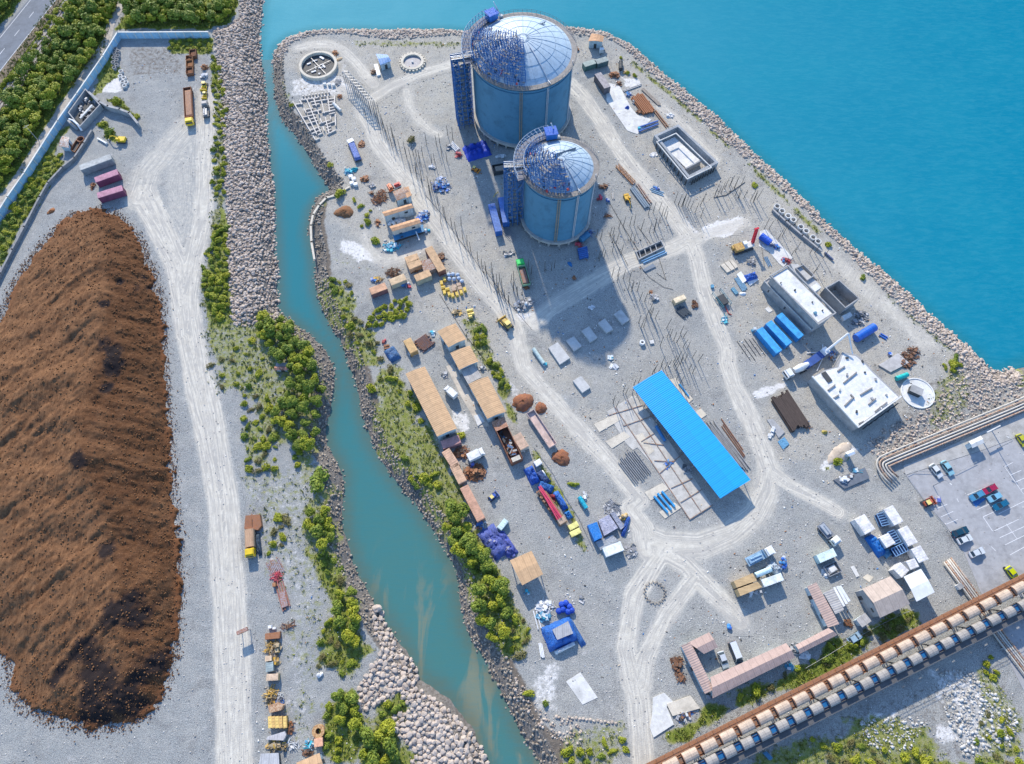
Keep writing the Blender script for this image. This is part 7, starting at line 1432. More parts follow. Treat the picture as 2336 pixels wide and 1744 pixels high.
slab('J', [(1760,1530),(1900,1470),(1950,1520),(1800,1600)], .9, mat((.36,.38,.42), 'tarp'), 'grey platform below the mauve block', 'platform', 'platform'); tarp('J', 1985,1480, 2040,1310, 1.1, 1.0, mat((.02,.10,.42), 'tarp'), 'thin curved dark blue tarp right of the grey strip stack', 17); scrap('J', 1990,1320, 1.3, .9, 1.0, 'yellow', 'cream bags at the top of the curved blue tarp', 12, 'bag'); beams('J', 1860,1180, 1960,1290, 1.8, 6, .09, m_steel, 'thin bar lying above the mauve covered block', 'steel_bar', 'steel bar', 'bars above the mauve block', 'box', 1.2); scrap('J', 1900,1250, 2.6, 2.2, .4, 'grey', 'grey litter above the mauve covered block', 40)
container('J', 1830,1620, 1980,1560, (.30,.42,.48), 'white topped container at the fork of the tracks', 2.6, 2.4, (.74,.78,.80)); scrap('J', 2050,1610, 1.6, 1.4, .3, 'grey', 'dark litter right of the white topped container', 30)
# --- O region: blue tarp machine ---
c0, L_, an = seg('O', 770,700, 930,860, 1.5)
tarp('O', 800,790, 1010,700, 6.4, 2.6, mat((.02,.14,.50), 'tarp', .5, 0, .5), 'large blue tarped machine block beside the right bank', 21, lump=.15, name='tarp_covered_machine')
slab('O', [(850,720),(960,660),(995,745),(885,790)], 3.2, mat((.38,.38,.40), 'corr', .7), 'grey corrugated panel lying on the large blue tarped block', 'panel', 'panel'); tarp('O', 870,880, 1010,810, 1.0, 1.5, WHT, 'long white bolster along the lower edge of the blue tarped block', 22); tarp('O', 960,640, 1070,830, 1.6, 1.0, mat((.03,.13,.38), 'tarp'), 'thin dark blue strip right of the blue tarped block', 23)
for x, y in ((915,545),(945,535),(970,560),(925,580),(960,595),(985,585),(895,590)): q = W('O', x, y, .7); o = MB().sph((0,0,.75), .85, 9, .8, 6).obj('bundle', mat((.01,.07,.50), 'tarp', .5), None, True); o.location = (q.x, q.y, 0); tag(o, 'round deep blue wrapped bundle above the blue tarped block', 'bundle', 'deep blue bundles')
scrap('O', 795,560, 2.4, 1.6, 1.2, 'white', 'white and grey scrap above the blue tarped block', 50); beams('O', 730,590, 765,720, .8, 2, .14, WHT, 'white tube lying along the left of the blue tarped block', 'steel_pipe', 'pipe', 'white tubes left of the block', 'cyl', .4, 0); beams('O', 765,805, 785,915, .7, 3, .14, WHT, 'white plank at the lower left corner of the blue tarped block', 'plank', 'plank', 'white planks', 'box', .3); scrap('O', 665,460, 1.0, .7, 1.0, 'cyan', 'cyan box in the shade of the square tan roofed shed', 6, 'box'); scrap('O', 790,630, 1.8, .9, 1.4, 'cyan', 'striped blue and white bits above the blue tarped block', 18, 'plate')
scrap('O', 1055,500, .5, .9, .4, 'grey', 'small grey trolley alone in the gravel', 6)
for i in range(14): q = W('O', 965 + i*25, 1325 + i*3 + (i % 2)*6); o = bpy.data.objects.new('marker_stone', bmesh_[i % 10]); scene.collection.objects.link(o); o.location = (q.x, q.y, .15); o.scale = (.42, .42, .42); tag(o, 'white stone in the row above the bushes beside the road end', 'stone', 'white stones in a row')
# --- I / N region: left scrap row ---
truck('I', 470,1425, 478,1655, YEL, mat((.58,.36,.22), 'wood', .8), 'yellow cabbed truck with tan covered load beside the haul track', 2.6, 'cover')
slab('I', [(440,1310),(560,1300),(575,1390),(545,1430),(430,1420)], 1.3, mat((.26,.12,.07), 'rust', .8, 0, .3), 'rusty slatted platform above the tan covered truck', 'rusty_platform', 'platform'); scrap('I', 500,1360, 1.6, 1.7, 1.7, 'rust', 'rusty rails on the slatted platform', 26, 'bar', 1.57); tarp('I', 535,1450, 555,1640, 1.1, 1.4, mat((.03,.06,.10), 'tarp'), 'narrow dark machine along the right side of the tan covered truck', 31)
beams('N', 600,90, 650,200, 3.4, 9, .12, mat((.36,.34,.40), 'rust', .6, 0, .3), 'pinkish grey bar fanned out in the steel scrap right of the covered truck', 'steel_bar', 'steel bar', 'fanned bars', 'box', 1.0); scrap('N', 640,220, 1.3, 1.4, .7, 'red', 'purple red steel parts in the middle of the steel scrap', 40, 'bar'); beams('N', 650,250, 715,470, 2.0, 4, .16, mat((.30,.14,.14), 'rust'), 'long dark red beam at the lower end of the steel scrap', 'steel_beam', 'beam', 'dark red beams', 'box', .3); slab('N', [(655,340),(700,330),(725,440),(680,460)], .7, mat((.36,.30,.32), 'rust'), 'mauve plate lying between the dark red beams', 'steel_plate', 'plate'); scrap('N', 625,285, .6, .5, .7, 'rust', 'orange block beside the dark red beams', 5, 'box')
t = thing('sign_frame', 'small upright reddish frame standing on the haul track', 'frame', (*W('N', 375,635,3.2).to_2d(), 0), R(24)); mb = MB(); mb.box((0,0,3.0), (2.8,.9,.9)); mb.obj('box', mat((.42,.30,.28), 'rust', .8), t); mb = MB(); [mb.cyl((s_*1.1,0,0), (s_*1.1,0,2.6), .1, 5) for s_ in (-1,1)]; mb.obj('legs', m_steel, t)
scrap('N', 600,612, .8, .7, 1.0, 'white', 'white monitor like box at the top of the long scrap row', 3, 'box'); scrap('N', 720,600, 1.9, .6, .5, 'brown', 'dark brown frame pointing right from the top of the scrap row', 18, 'bar', .2)
slab('N', [(550,655),(665,640),(660,690),(550,700)], 1.2, mat((.33,.15,.08), 'rust', .8), 'rust red plate at the top of the long scrap row', 'steel_plate', 'plate')
scrap('N', 590,760, 1.5, 1.7, 1.2, 'yellow', 'yellow slatted scrap below the rust red plate', 50, 'bar', 1.57); scrap('N', 640,760, .9, 1.5, 1.5, 'yellow', 'tan and brown boxes right of the yellow slatted scrap', 18, 'box')
container('N', 575,825, 575,865, (.58,.40,.26), 'small tan box below the yellow slatted scrap', 1.6, 1.8); container('N', 583,872, 585,945, (.22,.27,.27), 'blue grey roofed box in the middle of the scrap row', 1.9, 1.6); scrap('N', 630,880, .7, 1.6, 1.0, 'yellow', 'orange bits right of the blue grey box', 16); container('N', 560,990, 650,985, (.5,.38,.2), 'tan box with yellow end below the blue grey box', 1.6, 1.7, (.62,.46,.32))
scrap('N', 595,1130, 1.5, 2.2, 1.4, 'yellow', 'yellow framed scrap with black inside, middle of the row', 70, 'bar'); scrap('N', 660,1160, .8, 1.6, 1.1, 'mixed', 'white and grey tyre shaped bits right of the yellow framed scrap', 20, 'ring'); slab('N', [(572,1205),(640,1180),(690,1200),(670,1240),(585,1260)], 1.9, mat((.56,.40,.26), 'rust', .8, 0, .2), 'bent tan roof piece below the yellow framed scrap', 'roof_piece', 'panel')
for i, x in enumerate((585,612,640,668,700)): container('N', x, 1285, x+4, 1375, (.45,.28,.08) if i % 2 else (.58,.36,.10), 'yellow brown drum shaped box in the ribbed block of the scrap row', .85, 1.6, None, 0, 'ribbed_box', 'ribbed yellow boxes')
scrap('N', 745,1370, .5, 1.4, .8, 'rust', 'red brown sheet right of the ribbed yellow boxes', 12); slab('N', [(570,1440),(700,1400),(710,1430),(690,1470),(560,1465)], 1.4, mat((.48,.46,.46), 'corr'), 'grey sheet below the ribbed yellow boxes', 'roof_piece', 'panel'); scrap('N', 620,1510, 1.9, 1.0, 1.4, 'yellow', 'cream and yellow cab remains below the grey sheet', 40); scrap('N', 700,1520, .6, .8, 1.3, 'yellow', 'bright yellow cab corner near the bottom edge', 8, 'box')
shed('lean_to', 'N', [(520,1570),(655,1565),(660,1700),(490,1700)], 2.4, mat((.46,.46,.47), 'corr', .7), m_dark, 'grey corrugated lean-to at the bottom end of the scrap row', 'lean-to', .1, None); scrap('N', 755,1500, .8, 2.0, .7, 'white', 'white frames right of the grey lean-to', 20, 'bar', 1.3); scrap('N', 885,1500, 1.1, 1.5, 1.4, 'cyan', 'grey blue machine left of the orange ring', 24); scrap('N', 875,1555, 1.2, .9, .8, 'brown', 'black litter below the grey blue machine', 20)
ring('N', 955, 1400, 1.55, 1.3, mat((.58,.38,.18), 'rust', .7, 0, .2), 'orange brown drum ring beside the bottom trees', .45, 'drum_ring', 'ring', 20, None, m_dark); container('N', 925,1490, 990,1478, (.55,.28,.17), 'orange crate directly below the orange brown ring', 1.9, 1.5)
scrap('N', 970,970, .6, .7, .7, 'white', 'cream and green lump alone on the dusty slope', 4, 'bag'); slab('I', [(700,30),(790,28),(800,58),(690,60)], 1.0, GCON, 'grey slab just above the tiny red roofed hut')
# --- C region ---
scrap('C', 800,410, .9, .7, .9, 'rust', 'small rusty box beside the large tank on the right', 5, 'box'); container('C', 985,410, 1018,408, (.7,.7,.7), 'small white box below the orange roofed hut', 1.2, 1.8)
container('C', 852,545, 945,515, (.07,.16,.14), 'dark green open container, left of the pair', 2.4, 2.3, (.30,.36,.33)); container('C', 955,520, 1048,492, (.07,.13,.14), 'dark green container, right of the pair', 2.4, 2.3, (.28,.33,.32)); scrap('C', 950,540, .5, .5, 1.6, 'cyan', 'bright green machine between the dark green containers', 6)
container('C', 968,615, 1050,735, (.10,.10,.12), 'long dark container with mauve grey roof below the green pair', 2.6, 3.0, (.36,.33,.34)); scrap('C', 1110,630, 2.0, 1.4, 1.1, 'rust', 'brown scrap heap right of the dark container', 60); scrap('C', 1205,610, .9, .8, .8, 'yellow', 'yellow scrap at the foot of the sea wall', 12); drum('C', 1160,520, 1160,585, .8, m_dark, 'black drum standing by the sea wall rocks', 'drum', 'drum'); scrap('C', 1145,700, .8, 1.0, .7, 'brown', 'dark litter at the top of the pale concrete pad', 18)
beams('C', 1290,800, 1400,945, 4.6, 8, .24, mat((.33,.13,.06), 'rust', .8, 0, .3), 'red rusty beam in the stack by the pale concrete pad', 'steel_beam', 'beam', 'red rusty beams', 'box', .8, 0, 2); beams('C', 1345,745, 1495,885, .9, 3, .18, mat((.34,.29,.24), 'wood'), 'grey brown plank right of the red rusty beams', 'plank', 'plank', 'planks right of the rusty beams', 'box', .5); beams('C', 1440,920, 1560,1075, .8, 2, .18, mat((.24,.15,.09), 'rust'), 'brown beam below the red rusty stack', 'steel_beam', 'beam', 'brown beams below the stack', 'box', .4); scrap('C', 1330,940, 1.6, .9, .6, 'brown', 'black scrap under the lower end of the rusty beams', 30); scrap('C', 1275,850, .6, 1.6, .5, 'grey', 'grey blocks along the left of the rusty beams', 14, 'box', -.5)
beams('C', 1175,765, 1340,705, .5, 2, .14, m_steel, 'thin grey rail above the rusty beams', 'rail', 'rail', 'rails above the rusty beams', 'box', .2); scrap('C', 1222,790, 1.0, .8, .9, 'blue', 'blue pump left of the rusty beams', 14); heap('blue_tarp', 'C', 1215,905, 1.0, .8, .7, mat((.01,.08,.42), 'tarp', .5), 'small dark blue tarp on the pale concrete pad', 'tarpaulin', .7, .5)
beams('C', 1300,1070, 1480,1010, .5, 1, .22, mat((.02,.10,.36), 'paint'), 'upper of two long blue beams on the pad', 'box_beam', 'beam', None, 'box', 0, .15); beams('C', 1300,1105, 1485,1035, .5, 1, .22, mat((.02,.10,.36), 'paint'), 'lower of two long blue beams on the pad', 'box_beam', 'beam', None, 'box', 0, .15); scrap('C', 1315,1078, .6, .5, .8, 'cyan', 'bright blue lump at the left end of the two blue beams', 4, 'box'); scrap('C', 1570,970, 1.6, .9, .3, 'white', 'white litter between rusty beams and coastal track', 24); scrap('C', 1440,1300, 1.4, 1.0, .3, 'white', 'pale slabs left of the concrete basin', 10, 'plate')
c0, L_, an = seg('C', 1130,1380, 1275,1530, 1.0); t = thing('truss_beam', 'rusty orange truss beam beside the right road', 'truss', (c0.x, c0.y, 0), an); mo = mat((.45,.22,.09), 'rust', .8); mb = MB(); [mb.box((0, a_*.55, b_), (L_, .16, .16)) for a_ in (-1,1) for b_ in (.25, 1.1)]; [mb.box((-L_/2+(i+.5)*L_/9, a_*.55, .68), (1.4, .09, .09), 0, 0, .6*(-1)**i) for i in range(9) for a_ in (-1,1)]; mb.obj('truss', mo, t); mb = MB(); mb.box((0,0,.3), (L_,.8,.1)); mb.obj('tray', mat((.42,.36,.32), 'rust'), t)
beams('K', 1245,90, 1385,275, 1.4, 3, .28, mat((.16,.22,.28), 'paint', .6, 0, .4), 'blue grey box beam beside the rusty truss', 'box_beam', 'beam', 'blue grey beams', 'box', .3); beams('K', 1290,60, 1415,240, .7, 2, .2, mat((.36,.33,.31), 'rust'), 'pinkish grey rail right of the blue grey beams', 'rail', 'rail', 'rails right of the blue grey beams', 'box', .3)
scrap('K', 1020,95, 1.4, 1.4, .9, 'brown', 'black heap right of the small tank', 20); scrap('K', 985,190, 1.1, .9, 1.0, 'red', 'bright red machine right of the small tank', 10, 'box'); scrap('K', 1052,215, .5, .6, .5, 'blue', 'blue canister near the bright red machine', 4, 'box'); beams('K', 1095,140, 1100,200, .5, 2, .15, m_steel, 'short grey pipe right of the small tank', 'steel_pipe', 'pipe', 'short grey pipes', 'cyl', .1); scrap('K', 1055,350, 1.6, 1.0, .3, 'rust', 'rusty bars on the ground in the tank shadow edge', 14, 'bar')
excavator('K', 1215,190, R(-75), (.62,.36,.03), 'slim yellow crane arm machine left of the blue grey beams', .7, (4.6, 1)); scrap('K', 1460,110, 1.1, .9, .7, 'blue', 'blue grey winch right of the right road', 14); beams('K', 1410,115, 1520,155, 1.4, 3, .1, mat((.25,.4,.55), 'paint'), 'pale blue bar beside the winch', 'steel_bar', 'steel bar', 'pale blue bars', 'box', .5)
# --- K ---
container('K', 78,240, 140,470, BLU, 'left one of two deep blue containers beside the small tank', 2.3, 2.6, (.10,.20,.50)); container('K', 160,185, 200,395, BLU, 'right one of two deep blue containers beside the small tank', 2.3, 2.6, (.10,.20,.50)); container('K', 198,150, 212,195, (.02,.08,.30), 'short dark blue box at the foot of the scaffold tower', 1.3, 2.2); cable('K', [(95,190),(110,165),(135,145)], 'yellow hose above the deep blue containers', .3, mat((.75,.5,.05), 'paint'), .12, 'hose'); beams('K', 175,430, 265,540, 2.6, 6, .09, m_steel, 'thin scaffold tube lying right of the deep blue containers', 'scaffold_tube', 'tube', 'loose scaffold tubes', 'cyl', .8)
truck('K', 372,915, 312,705, (.05,.62,.14), (.22,.40,.25), 'bright green truck with loaded open bed in the post field', 2.6, 'tipper', load=mat((.22,.15,.15), 'rust')); scrap('K', 370,945, .9, .5, .4, 'rust', 'rusty grating behind the bright green truck', 10)
excavator('K', 205,1245, R(128), (.62,.42,.10), 'yellow bulldozer driving on the main road', .95, kind='bulldozer'); scrap('K', 210,660, 2.4, .8, .4, 'grey', 'grey sheets above the bright green truck', 20, 'plate', .4)
scrap('K', 345,1085, 3.4, 1.8, .8, 'grey', 'dark tangled scrap at the junction below the green truck', 80, 'mix', .3); scrap('K', 370,1080, 1.2, .7, 1.0, 'white', 'white junk in the middle of the dark tangled scrap', 10)
drum('K', 428,1455, 515,1580, .6, mat((.45,.56,.55), 'paint', .6), 'pale green pipe section beside the main road', 'pipe_section', 'pipe'); scrap('K', 520,1585, .6, .4, .5, 'cyan', 'cyan cap at the lower end of the pale green pipe', 3, 'box'); q = W('K', 1342,1400); ring('K', 1342, 1398, .8, 1.0, WHT, 'white round tub at the right edge of the tank shadow', .55, 'tub', 'tub'); slab('K', [(1400,1385),(1435,1380),(1440,1408),(1410,1412)], .5, m_pale, 'small pale block right of the white round tub')
scrap('K', 1075,1535, .8, .6, .4, 'cyan', 'pale blue sheets in the lower tank shadow', 5, 'plate'); scrap('K', 1110,1600, 1.6, .6, .3, 'white', 'white scraps near the tip of the tank shadow', 10, 'plate'); scrap('K', 910,1110, 1.1, .6, .3, 'white', 'crumpled pale sheet in the middle of the tank shadow', 5, 'plate')
scrap('K', 1412,985, .7, .7, 1.0, 'rust', 'orange and white drum below the cross road', 4, 'box'); scrap('K', 1440,1030, .9, 1.6, .6, 'grey', 'dark bits below the orange and white drum', 22, 'mix', .5); container('K', 1610,1055, 1700,1015, (.62,.48,.30), 'cream yellow box beside the dark rack near the right road', 1.7, 1.9, (.72,.60,.42)); beams('K', 1650,1110, 1720,1175, 3.2, 9, .12, mat((.06,.08,.10), 'paint'), 'dark bar in the rack beside the cream yellow box', 'steel_bar', 'steel bar', 'bars in the dark rack', 'box', .5, 0, 2); scrap('K', 1780,1085, .8, 1.6, .9, 'brown', 'black tyres beside the dark rack', 14, 'ring')
for i in range(6): container('K', 800+ i*3, 620+i*15, 880+i*2, 600+i*15, (.015,.09,.30), 'dark blue board in the stack at the foot of the small tank', .55, .9, None, 0, 'board_stack', 'dark blue boards')
scrap('K', 805,585, 1.2, .9, 1.0, 'red', 'red and white cans above the dark blue boards', 20); heap('blue_sheet', 'K', 735,745, .7, 1.2, .5, mat((.02,.18,.45), 'tarp'), 'blue sheet lying in the shade below the small tank', 'sheet', .5, .4); scrap('K', 770,858, .4, .5, .7, 'rust', 'orange barrel with white bag in the tank shadow', 3, 'bag'); t = drum('K', 820,545, 885,495, 1.2, mat((.03,.16,.30), 'paint'), 'dark blue tank at the lower right foot of the small tank', 'cylinder_tank', 'tank'); scrap('K', 890,480, 1.5, 1.5, 1.6, 'blue', 'blue scaffold bits right of the dark blue tank', 30, 'bar')
t = thing('culvert', 'dark rectangular concrete culvert frame beside the cross road', 'culvert', (0,0,0)); parapet(t, 'K', [(1285,655),(1495,560),(1520,610),(1310,715)], 0, .9, .35, GCON, 'wall'); solid(t, 'K', [(1295,658),(1490,572),(1510,608),(1315,706)], .12, m_dark, 'floor')
for i in range(4): c1, L1, a1_ = seg('K', 1330+i*45, 690-i*20, 1315+i*45, 640-i*20, .8); mb = MB(); mb.box((c1.x, c1.y, .7), (L1, .3, .25), a1_); mb.obj('cross_beam', GCON, t)
beams('K', 1325,735, 1550,635, .8, 2, .22, mat((.18,.36,.56), 'paint', .5), 'blue pipe along the lower edge of the dark culvert', 'steel_pipe', 'pipe', 'blue pipes by the culvert', 'cyl', .3); slab('K', [(1345,790),(1430,740),(1455,765),(1365,808)], .4, mat((.16,.2,.25), 'paint'), 'dark flat grate below the blue pipes', 'grate', 'grate')
# --- H region ---
for i, (x, y) in enumerate(((490,258),(531,297),(582,338),(625,370),(688,430),(733,465),(791,518),(832,552))): ring('H', x, y, 1.05, 1.6, m_pale, 'pale open concrete ring in the row of eight along the sea wall', .72, 'concrete_ring', 'concrete ring', 18, 'eight rings along the sea wall')
wallrun('kerb_wall', 'H', [(455,290),(560,385),(700,505),(860,635)], 1.0, .4, GCON, 'low grey wall in front of the eight concrete rings', 'wall'); drum('H', 885,650, 955,712, .35, mat((.10,.13,.22), 'paint'), 'dark thin pipe below the eight concrete rings', 'pipe_section', 'pipe')
t = thing('crane', 'yellow and white crawler crane with a red mast near the sea wall', 'crane', (*W('H', 210,600,1).to_2d(), 0), R(20)); my = mat((.62,.42,.12), 'rust', .6, 0, .2)
for s_ in (-1,1): mb = MB(); mb.box((-.5, s_*1.4, .5), (6.5,.6,.8)); mb.obj('track', m_dark, t)
mb = MB(); mb.box((-2.2,0,1.6), (3.0,2.6,1.4)); mb.box((-3.6,.6,1.5), (1.4,1.2,1.2)); mb.obj('body', my, t); mb = MB(); mb.box((1.0,0,1.3), (4.5,2.2,.7)); mb.obj('deck', m_pale, t); mb = MB(); mb.box((.2,.5,2.1), (1.4,1.2,1.2)); mb.obj('cab', WHT, t)
mb = MB(); [mb.cyl((3.0+a_*.35, b_*.35, 1.2), (3.4+a_*.3, 1.6+b_*.3, 7.0), .14, 5) for a_ in (-1,1) for b_ in (-1,1)]; [mb.box((3.0+.05*i, .1+.19*i, 1.4+.7*i), (.95,.95,.14), .4) for i in range(8)]; mb.box((3.4,1.7,7.1), (1.6,.6,.4)); mb.obj('mast', mat((.60,.03,.05), 'paint', .5), t)
drum('H', 350,510, 430,570, 1.15, mat((.0,.10,.62), 'tarp', .4, 0, .2), 'bright blue cylinder on the pale pad beside the red mast', 'cylinder_tank', 'tank'); scrap('H', 470,592, 1.6, .9, 1.1, 'blue', 'blue and white machine right of the bright blue cylinder', 26, 'mix', -.6); scrap('H', 565,715, 1.4, .9, .8, 'red', 'red and blue gear at the lower end of the pale pad', 24); scrap('H', 535,715, .7, .7, .9, 'blue', 'blue cabinet at the lower end of the pale pad', 5, 'box')
scrap('H', 275,735, 1.1, 1.3, .8, 'grey', 'black machine in the open ground below the crane', 16); cable('H', [(355,580),(370,700),(380,770)], 'thin dark hose hanging below the pale pad'); beams('H', 390,680, 430,760, 1.0, 3, .12, mat((.12,.25,.4), 'paint'), 'slate blue bar below the crane', 'steel_bar', 'steel bar', 'slate blue bars', 'box', .2)
tarp('H', 225,855, 325,825, 2.6, 1.6, mat((.01,.10,.50), 'tarp', .5), 'bright blue tarp mound among white slabs below the crane', 41, lump=.3); slab('H', [(150,830),(185,805),(235,880),(200,905)], .4, WHT, 'white slab left of the bright blue tarp mound'); slab('H', [(240,890),(320,860),(335,875),(260,925)], .3, WHT, 'white slab under the lower side of the bright blue mound'); beams('H', 150,850, 220,960, 1.8, 6, .14, mat((.16,.30,.42), 'paint', .5, 0, .5), 'slate blue sheet pile left of the bright blue mound', 'sheet_pile', 'sheet pile', 'slate blue sheet piles', 'box', .4); slab('H', [(100,950),(125,935),(165,985),(140,1000)], .4, mat((.12,.3,.42), 'tarp'), 'slate blue plate at the lower left of the sheet piles', 'steel_plate', 'plate'); heap('white_sheet', 'H', 200,995, 1.2, .7, .5, WHT, 'white sheet heap below the sheet piles', 'sheet', 0, .2)
t = thing('frame_rack', 'teal and grey open frame rack right of the right road', 'rack', (*W('K', 2005,1035,.8).to_2d(), 0), R(-62)); mt = mat((.07,.22,.28), 'paint'); mb = MB(); [mb.box((x,y_*1.5,.8), (.14,.14,1.6)) for x in (-3,-1,1,3) for y_ in (-1,1)]; [mb.box((0,y_*1.5,z_), (6.2,.12,.12)) for y_ in (-1,1) for z_ in (.8,1.6)]; mb.obj('frame', mt, t); mb = MB(); mb.box((.6,0,.8), (3.4,2.2,1.2)); mb.obj('load', m_dark, t)
cable('K', [(2035,1100),(2060,1160),(2090,1175)], 'short red hose below the teal rack', .2, m_redp, .16, 'hose'); scrap('K', 2035,1210, .9, 1.5, .4, 'cyan', 'cyan litter below the red hose', 24); scrap('K', 1930,940, .5, .5, .6, 'cyan', 'cyan tub at the top of the teal rack', 3, 'box')
container('H', 340,1285, 505,1480, BRT, 'lowest left of three bright blue containers beside the white roofed building', 2.4, 2.6, (.05,.36,.72)); container('H', 415,1230, 590,1415, BRT, 'middle one of three bright blue containers beside the white roofed building', 2.4, 2.6, (.05,.36,.72)); container('H', 505,1165, 690,1355, BRT, 'uppermost of three bright blue containers, nearest the white roofed building', 2.4, 2.6, (.05,.36,.72))
scrap('H', 292,1300, .7, .7, 1.2, 'cyan', 'green box at the upper left end of the blue containers', 3, 'box'); scrap('H', 425,1455, .8, .8, 1.2, 'cyan', 'teal green box at the lower left of the blue containers', 4, 'box'); beams('H', 215,1370, 330,1530, 5.0, 5, .06, m_dark, 'thin dark rod on the ground left of the blue containers', 'steel_bar', 'rod', 'thin dark rods', 'box', .8)
drum('H', 1145,1370, 1300,1275, 1.35, mat((.01,.11,.48), 'paint', .4, 0, .2), 'big dark blue cylindrical tank near the sea wall', 'cylinder_tank', 'tank'); beams('H', 1350,1330, 1410,1365, .8, 2, .15, mat((.02,.12,.5), 'paint'), 'small blue bar right of the big blue tank', 'steel_bar', 'steel bar', 'small blue bars', 'box', .2); scrap('H', 1190,1170, 2.2, 1.8, .8, 'grey', 'grey rubble behind the open concrete bin', 60); scrap('H', 1160,1230, 2.0, .9, .9, 'grey', 'dark formwork pieces above the big blue tank', 26)
# concrete pump truck and mixer
truck('M', 390,45, 205,130, (.72,.72,.70), (.7,.7,.7), 'white mixer truck backed up to the messy white rooftop building', 2.7, 'mixer')
c0, L_, an = seg('H', 720,1600, 900,1470, 1.5); t = thing('pump_truck', 'blue concrete pump truck with white folding boom reaching the rooftop', 'pump truck', (c0.x, c0.y, 0), an); mb = MB(); mb.box((0,0,1.2), (L_,2.4,.6)); mb.obj('chassis', mat((.03,.08,.28), 'paint'), t); mb = MB(); mb.box((-L_/2+.8,0,1.9), (1.8,2.3,1.6)); mb.obj('hopper', mat((.04,.10,.32), 'paint'), t); mb = MB(); mb.box((L_/2-.9,0,2.0), (1.8,2.3,1.8), taper=.9); mb.obj('cab', WHT, t); wheels(t, L_, 2.4, [-L_*.35, -L_*.2, L_*.3]); inv = Matrix.Translation((c0.x, c0.y, 0)) @ Matrix.Rotation(an, 4, 'Z'); inv.invert()
P3 = [inv @ W(*a_) for a_ in (('H',890,1480,2.6), ('H',1085,1325,8.5), ('H',1120,1500,5.2))]; mb = MB(); mb.cyl(P3[0], P3[1], .38, 6, .3); mb.cyl(P3[1], P3[2], .3, 6, .15); mb.obj('boom', WHT, t)
for a_, b_ in ((('H',890,1480), ('H',735,1490)), (('H',890,1490), ('H',820,1640)), (('H',870,1500), ('H',870,1420))): mb = MB(); mb.cyl(inv @ W(*a_, 1.2), inv @ W(*b_, .2), .14, 5); mb.obj('outrigger', WHT, t)
scrap('H', 960,1520, 1.6, 1.6, .9, 'mixed', 'dark gear between the pump truck and the rooftop building', 34); drum('M', 1130,165, 1225,130, .75, mat((.0,.40,.38), 'paint', .5), 'small teal tank beside the round white slab', 'cylinder_tank', 'tank'); scrap('H', 1425,1500, .6, .4, .4, 'blue', 'tiny blue box left of the dark rubble strip', 3, 'box')
# --- M region ---
slab('M', [(610,1010),(870,905),(910,995),(700,1085)], .5, mat((.14,.16,.19), 'concrete', .8), 'dark flat bed with blue and white gear below the grassy ridge', 'flat_bed', 'flatbed'); scrap('M', 690,1010, 1.6, 1.0, 1.2, 'white', 'white gear on the dark flat bed', 20); scrap('M', 820,940, 1.6, .8, 1.2, 'cyan', 'pale blue gear on the dark flat bed', 16); scrap('M', 745,975, .8, .7, 1.2, 'mixed', 'dark boxes in the middle of the dark flat bed', 8)
car('M', 1422,880, 1512,990, (.70,.70,.68), 'white car at the upper left of the car park', roofc=(.72,.72,.7)); car('M', 1520,852, 1605,970, (.30,.55,.60), 'pale cyan car right of the white car'); car('M', 1865,1112, 1755,1170, (.08,.28,.45), 'blue car facing the red car in the central bay'); car('M', 1972,1062, 1862,1115, (.38,.02,.07), 'dark red car in the central bay'); car('M', 2010,1130, 1905,1180, (.22,.48,.62), 'light blue car between the dark red and dark blue cars'); car('M', 2068,1190, 1950,1250, (.01,.13,.24), 'dark blue car at the lower end of the central bay'); slab('M', [(1770,1195),(1860,1160),(1885,1170),(1800,1240)], .12, mat((.05,.2,.5), 'tarp'), 'blue cloth lying on the asphalt below the blue car', 'cloth', 'cloth')
car('M', 1605,1470, 1735,1420, (.01,.06,.10), 'black car at the left edge of the car park'); car('M', 1650,1530, 1765,1485, (.68,.70,.70), 'white car just below the black car'); car('M', 1750,1640, 1868,1595, (.66,.68,.70), 'white car with dark sunroof at the lower left of the car park'); car('Q', 2062,0, 2150,108, (.62,.66,.0), 'yellow green car near the upper conveyor'); car('M', 2160,640, 2210,715, (.55,.52,.04), 'yellow car at the right edge of the picture')
excavator('M', 1400,1200, R(22), (.45,.10,.05), 'red tractor at the edge of the car park', .75, kind='bulldozer'); scrap('M', 1475,1165, .8, .8, 1.0, 'purple', 'dark cart hitched to the red tractor', 6, 'box')
car('P', 598,868, 650,1010, (.42,.46,.48), 'pale grey car in the courtyard of the U shaped office', roofc=(.6,.62,.63)); car('P', 690,785, 765,970, (.01,.03,.06), 'dark van with white roof in the courtyard of the U shaped office', 2.1, 2.0, roofc=(.75,.76,.76), van=True); car('P', 1670,790, 1775,722, (.35,.48,.55), 'pale car among the bushes above the conveyor')
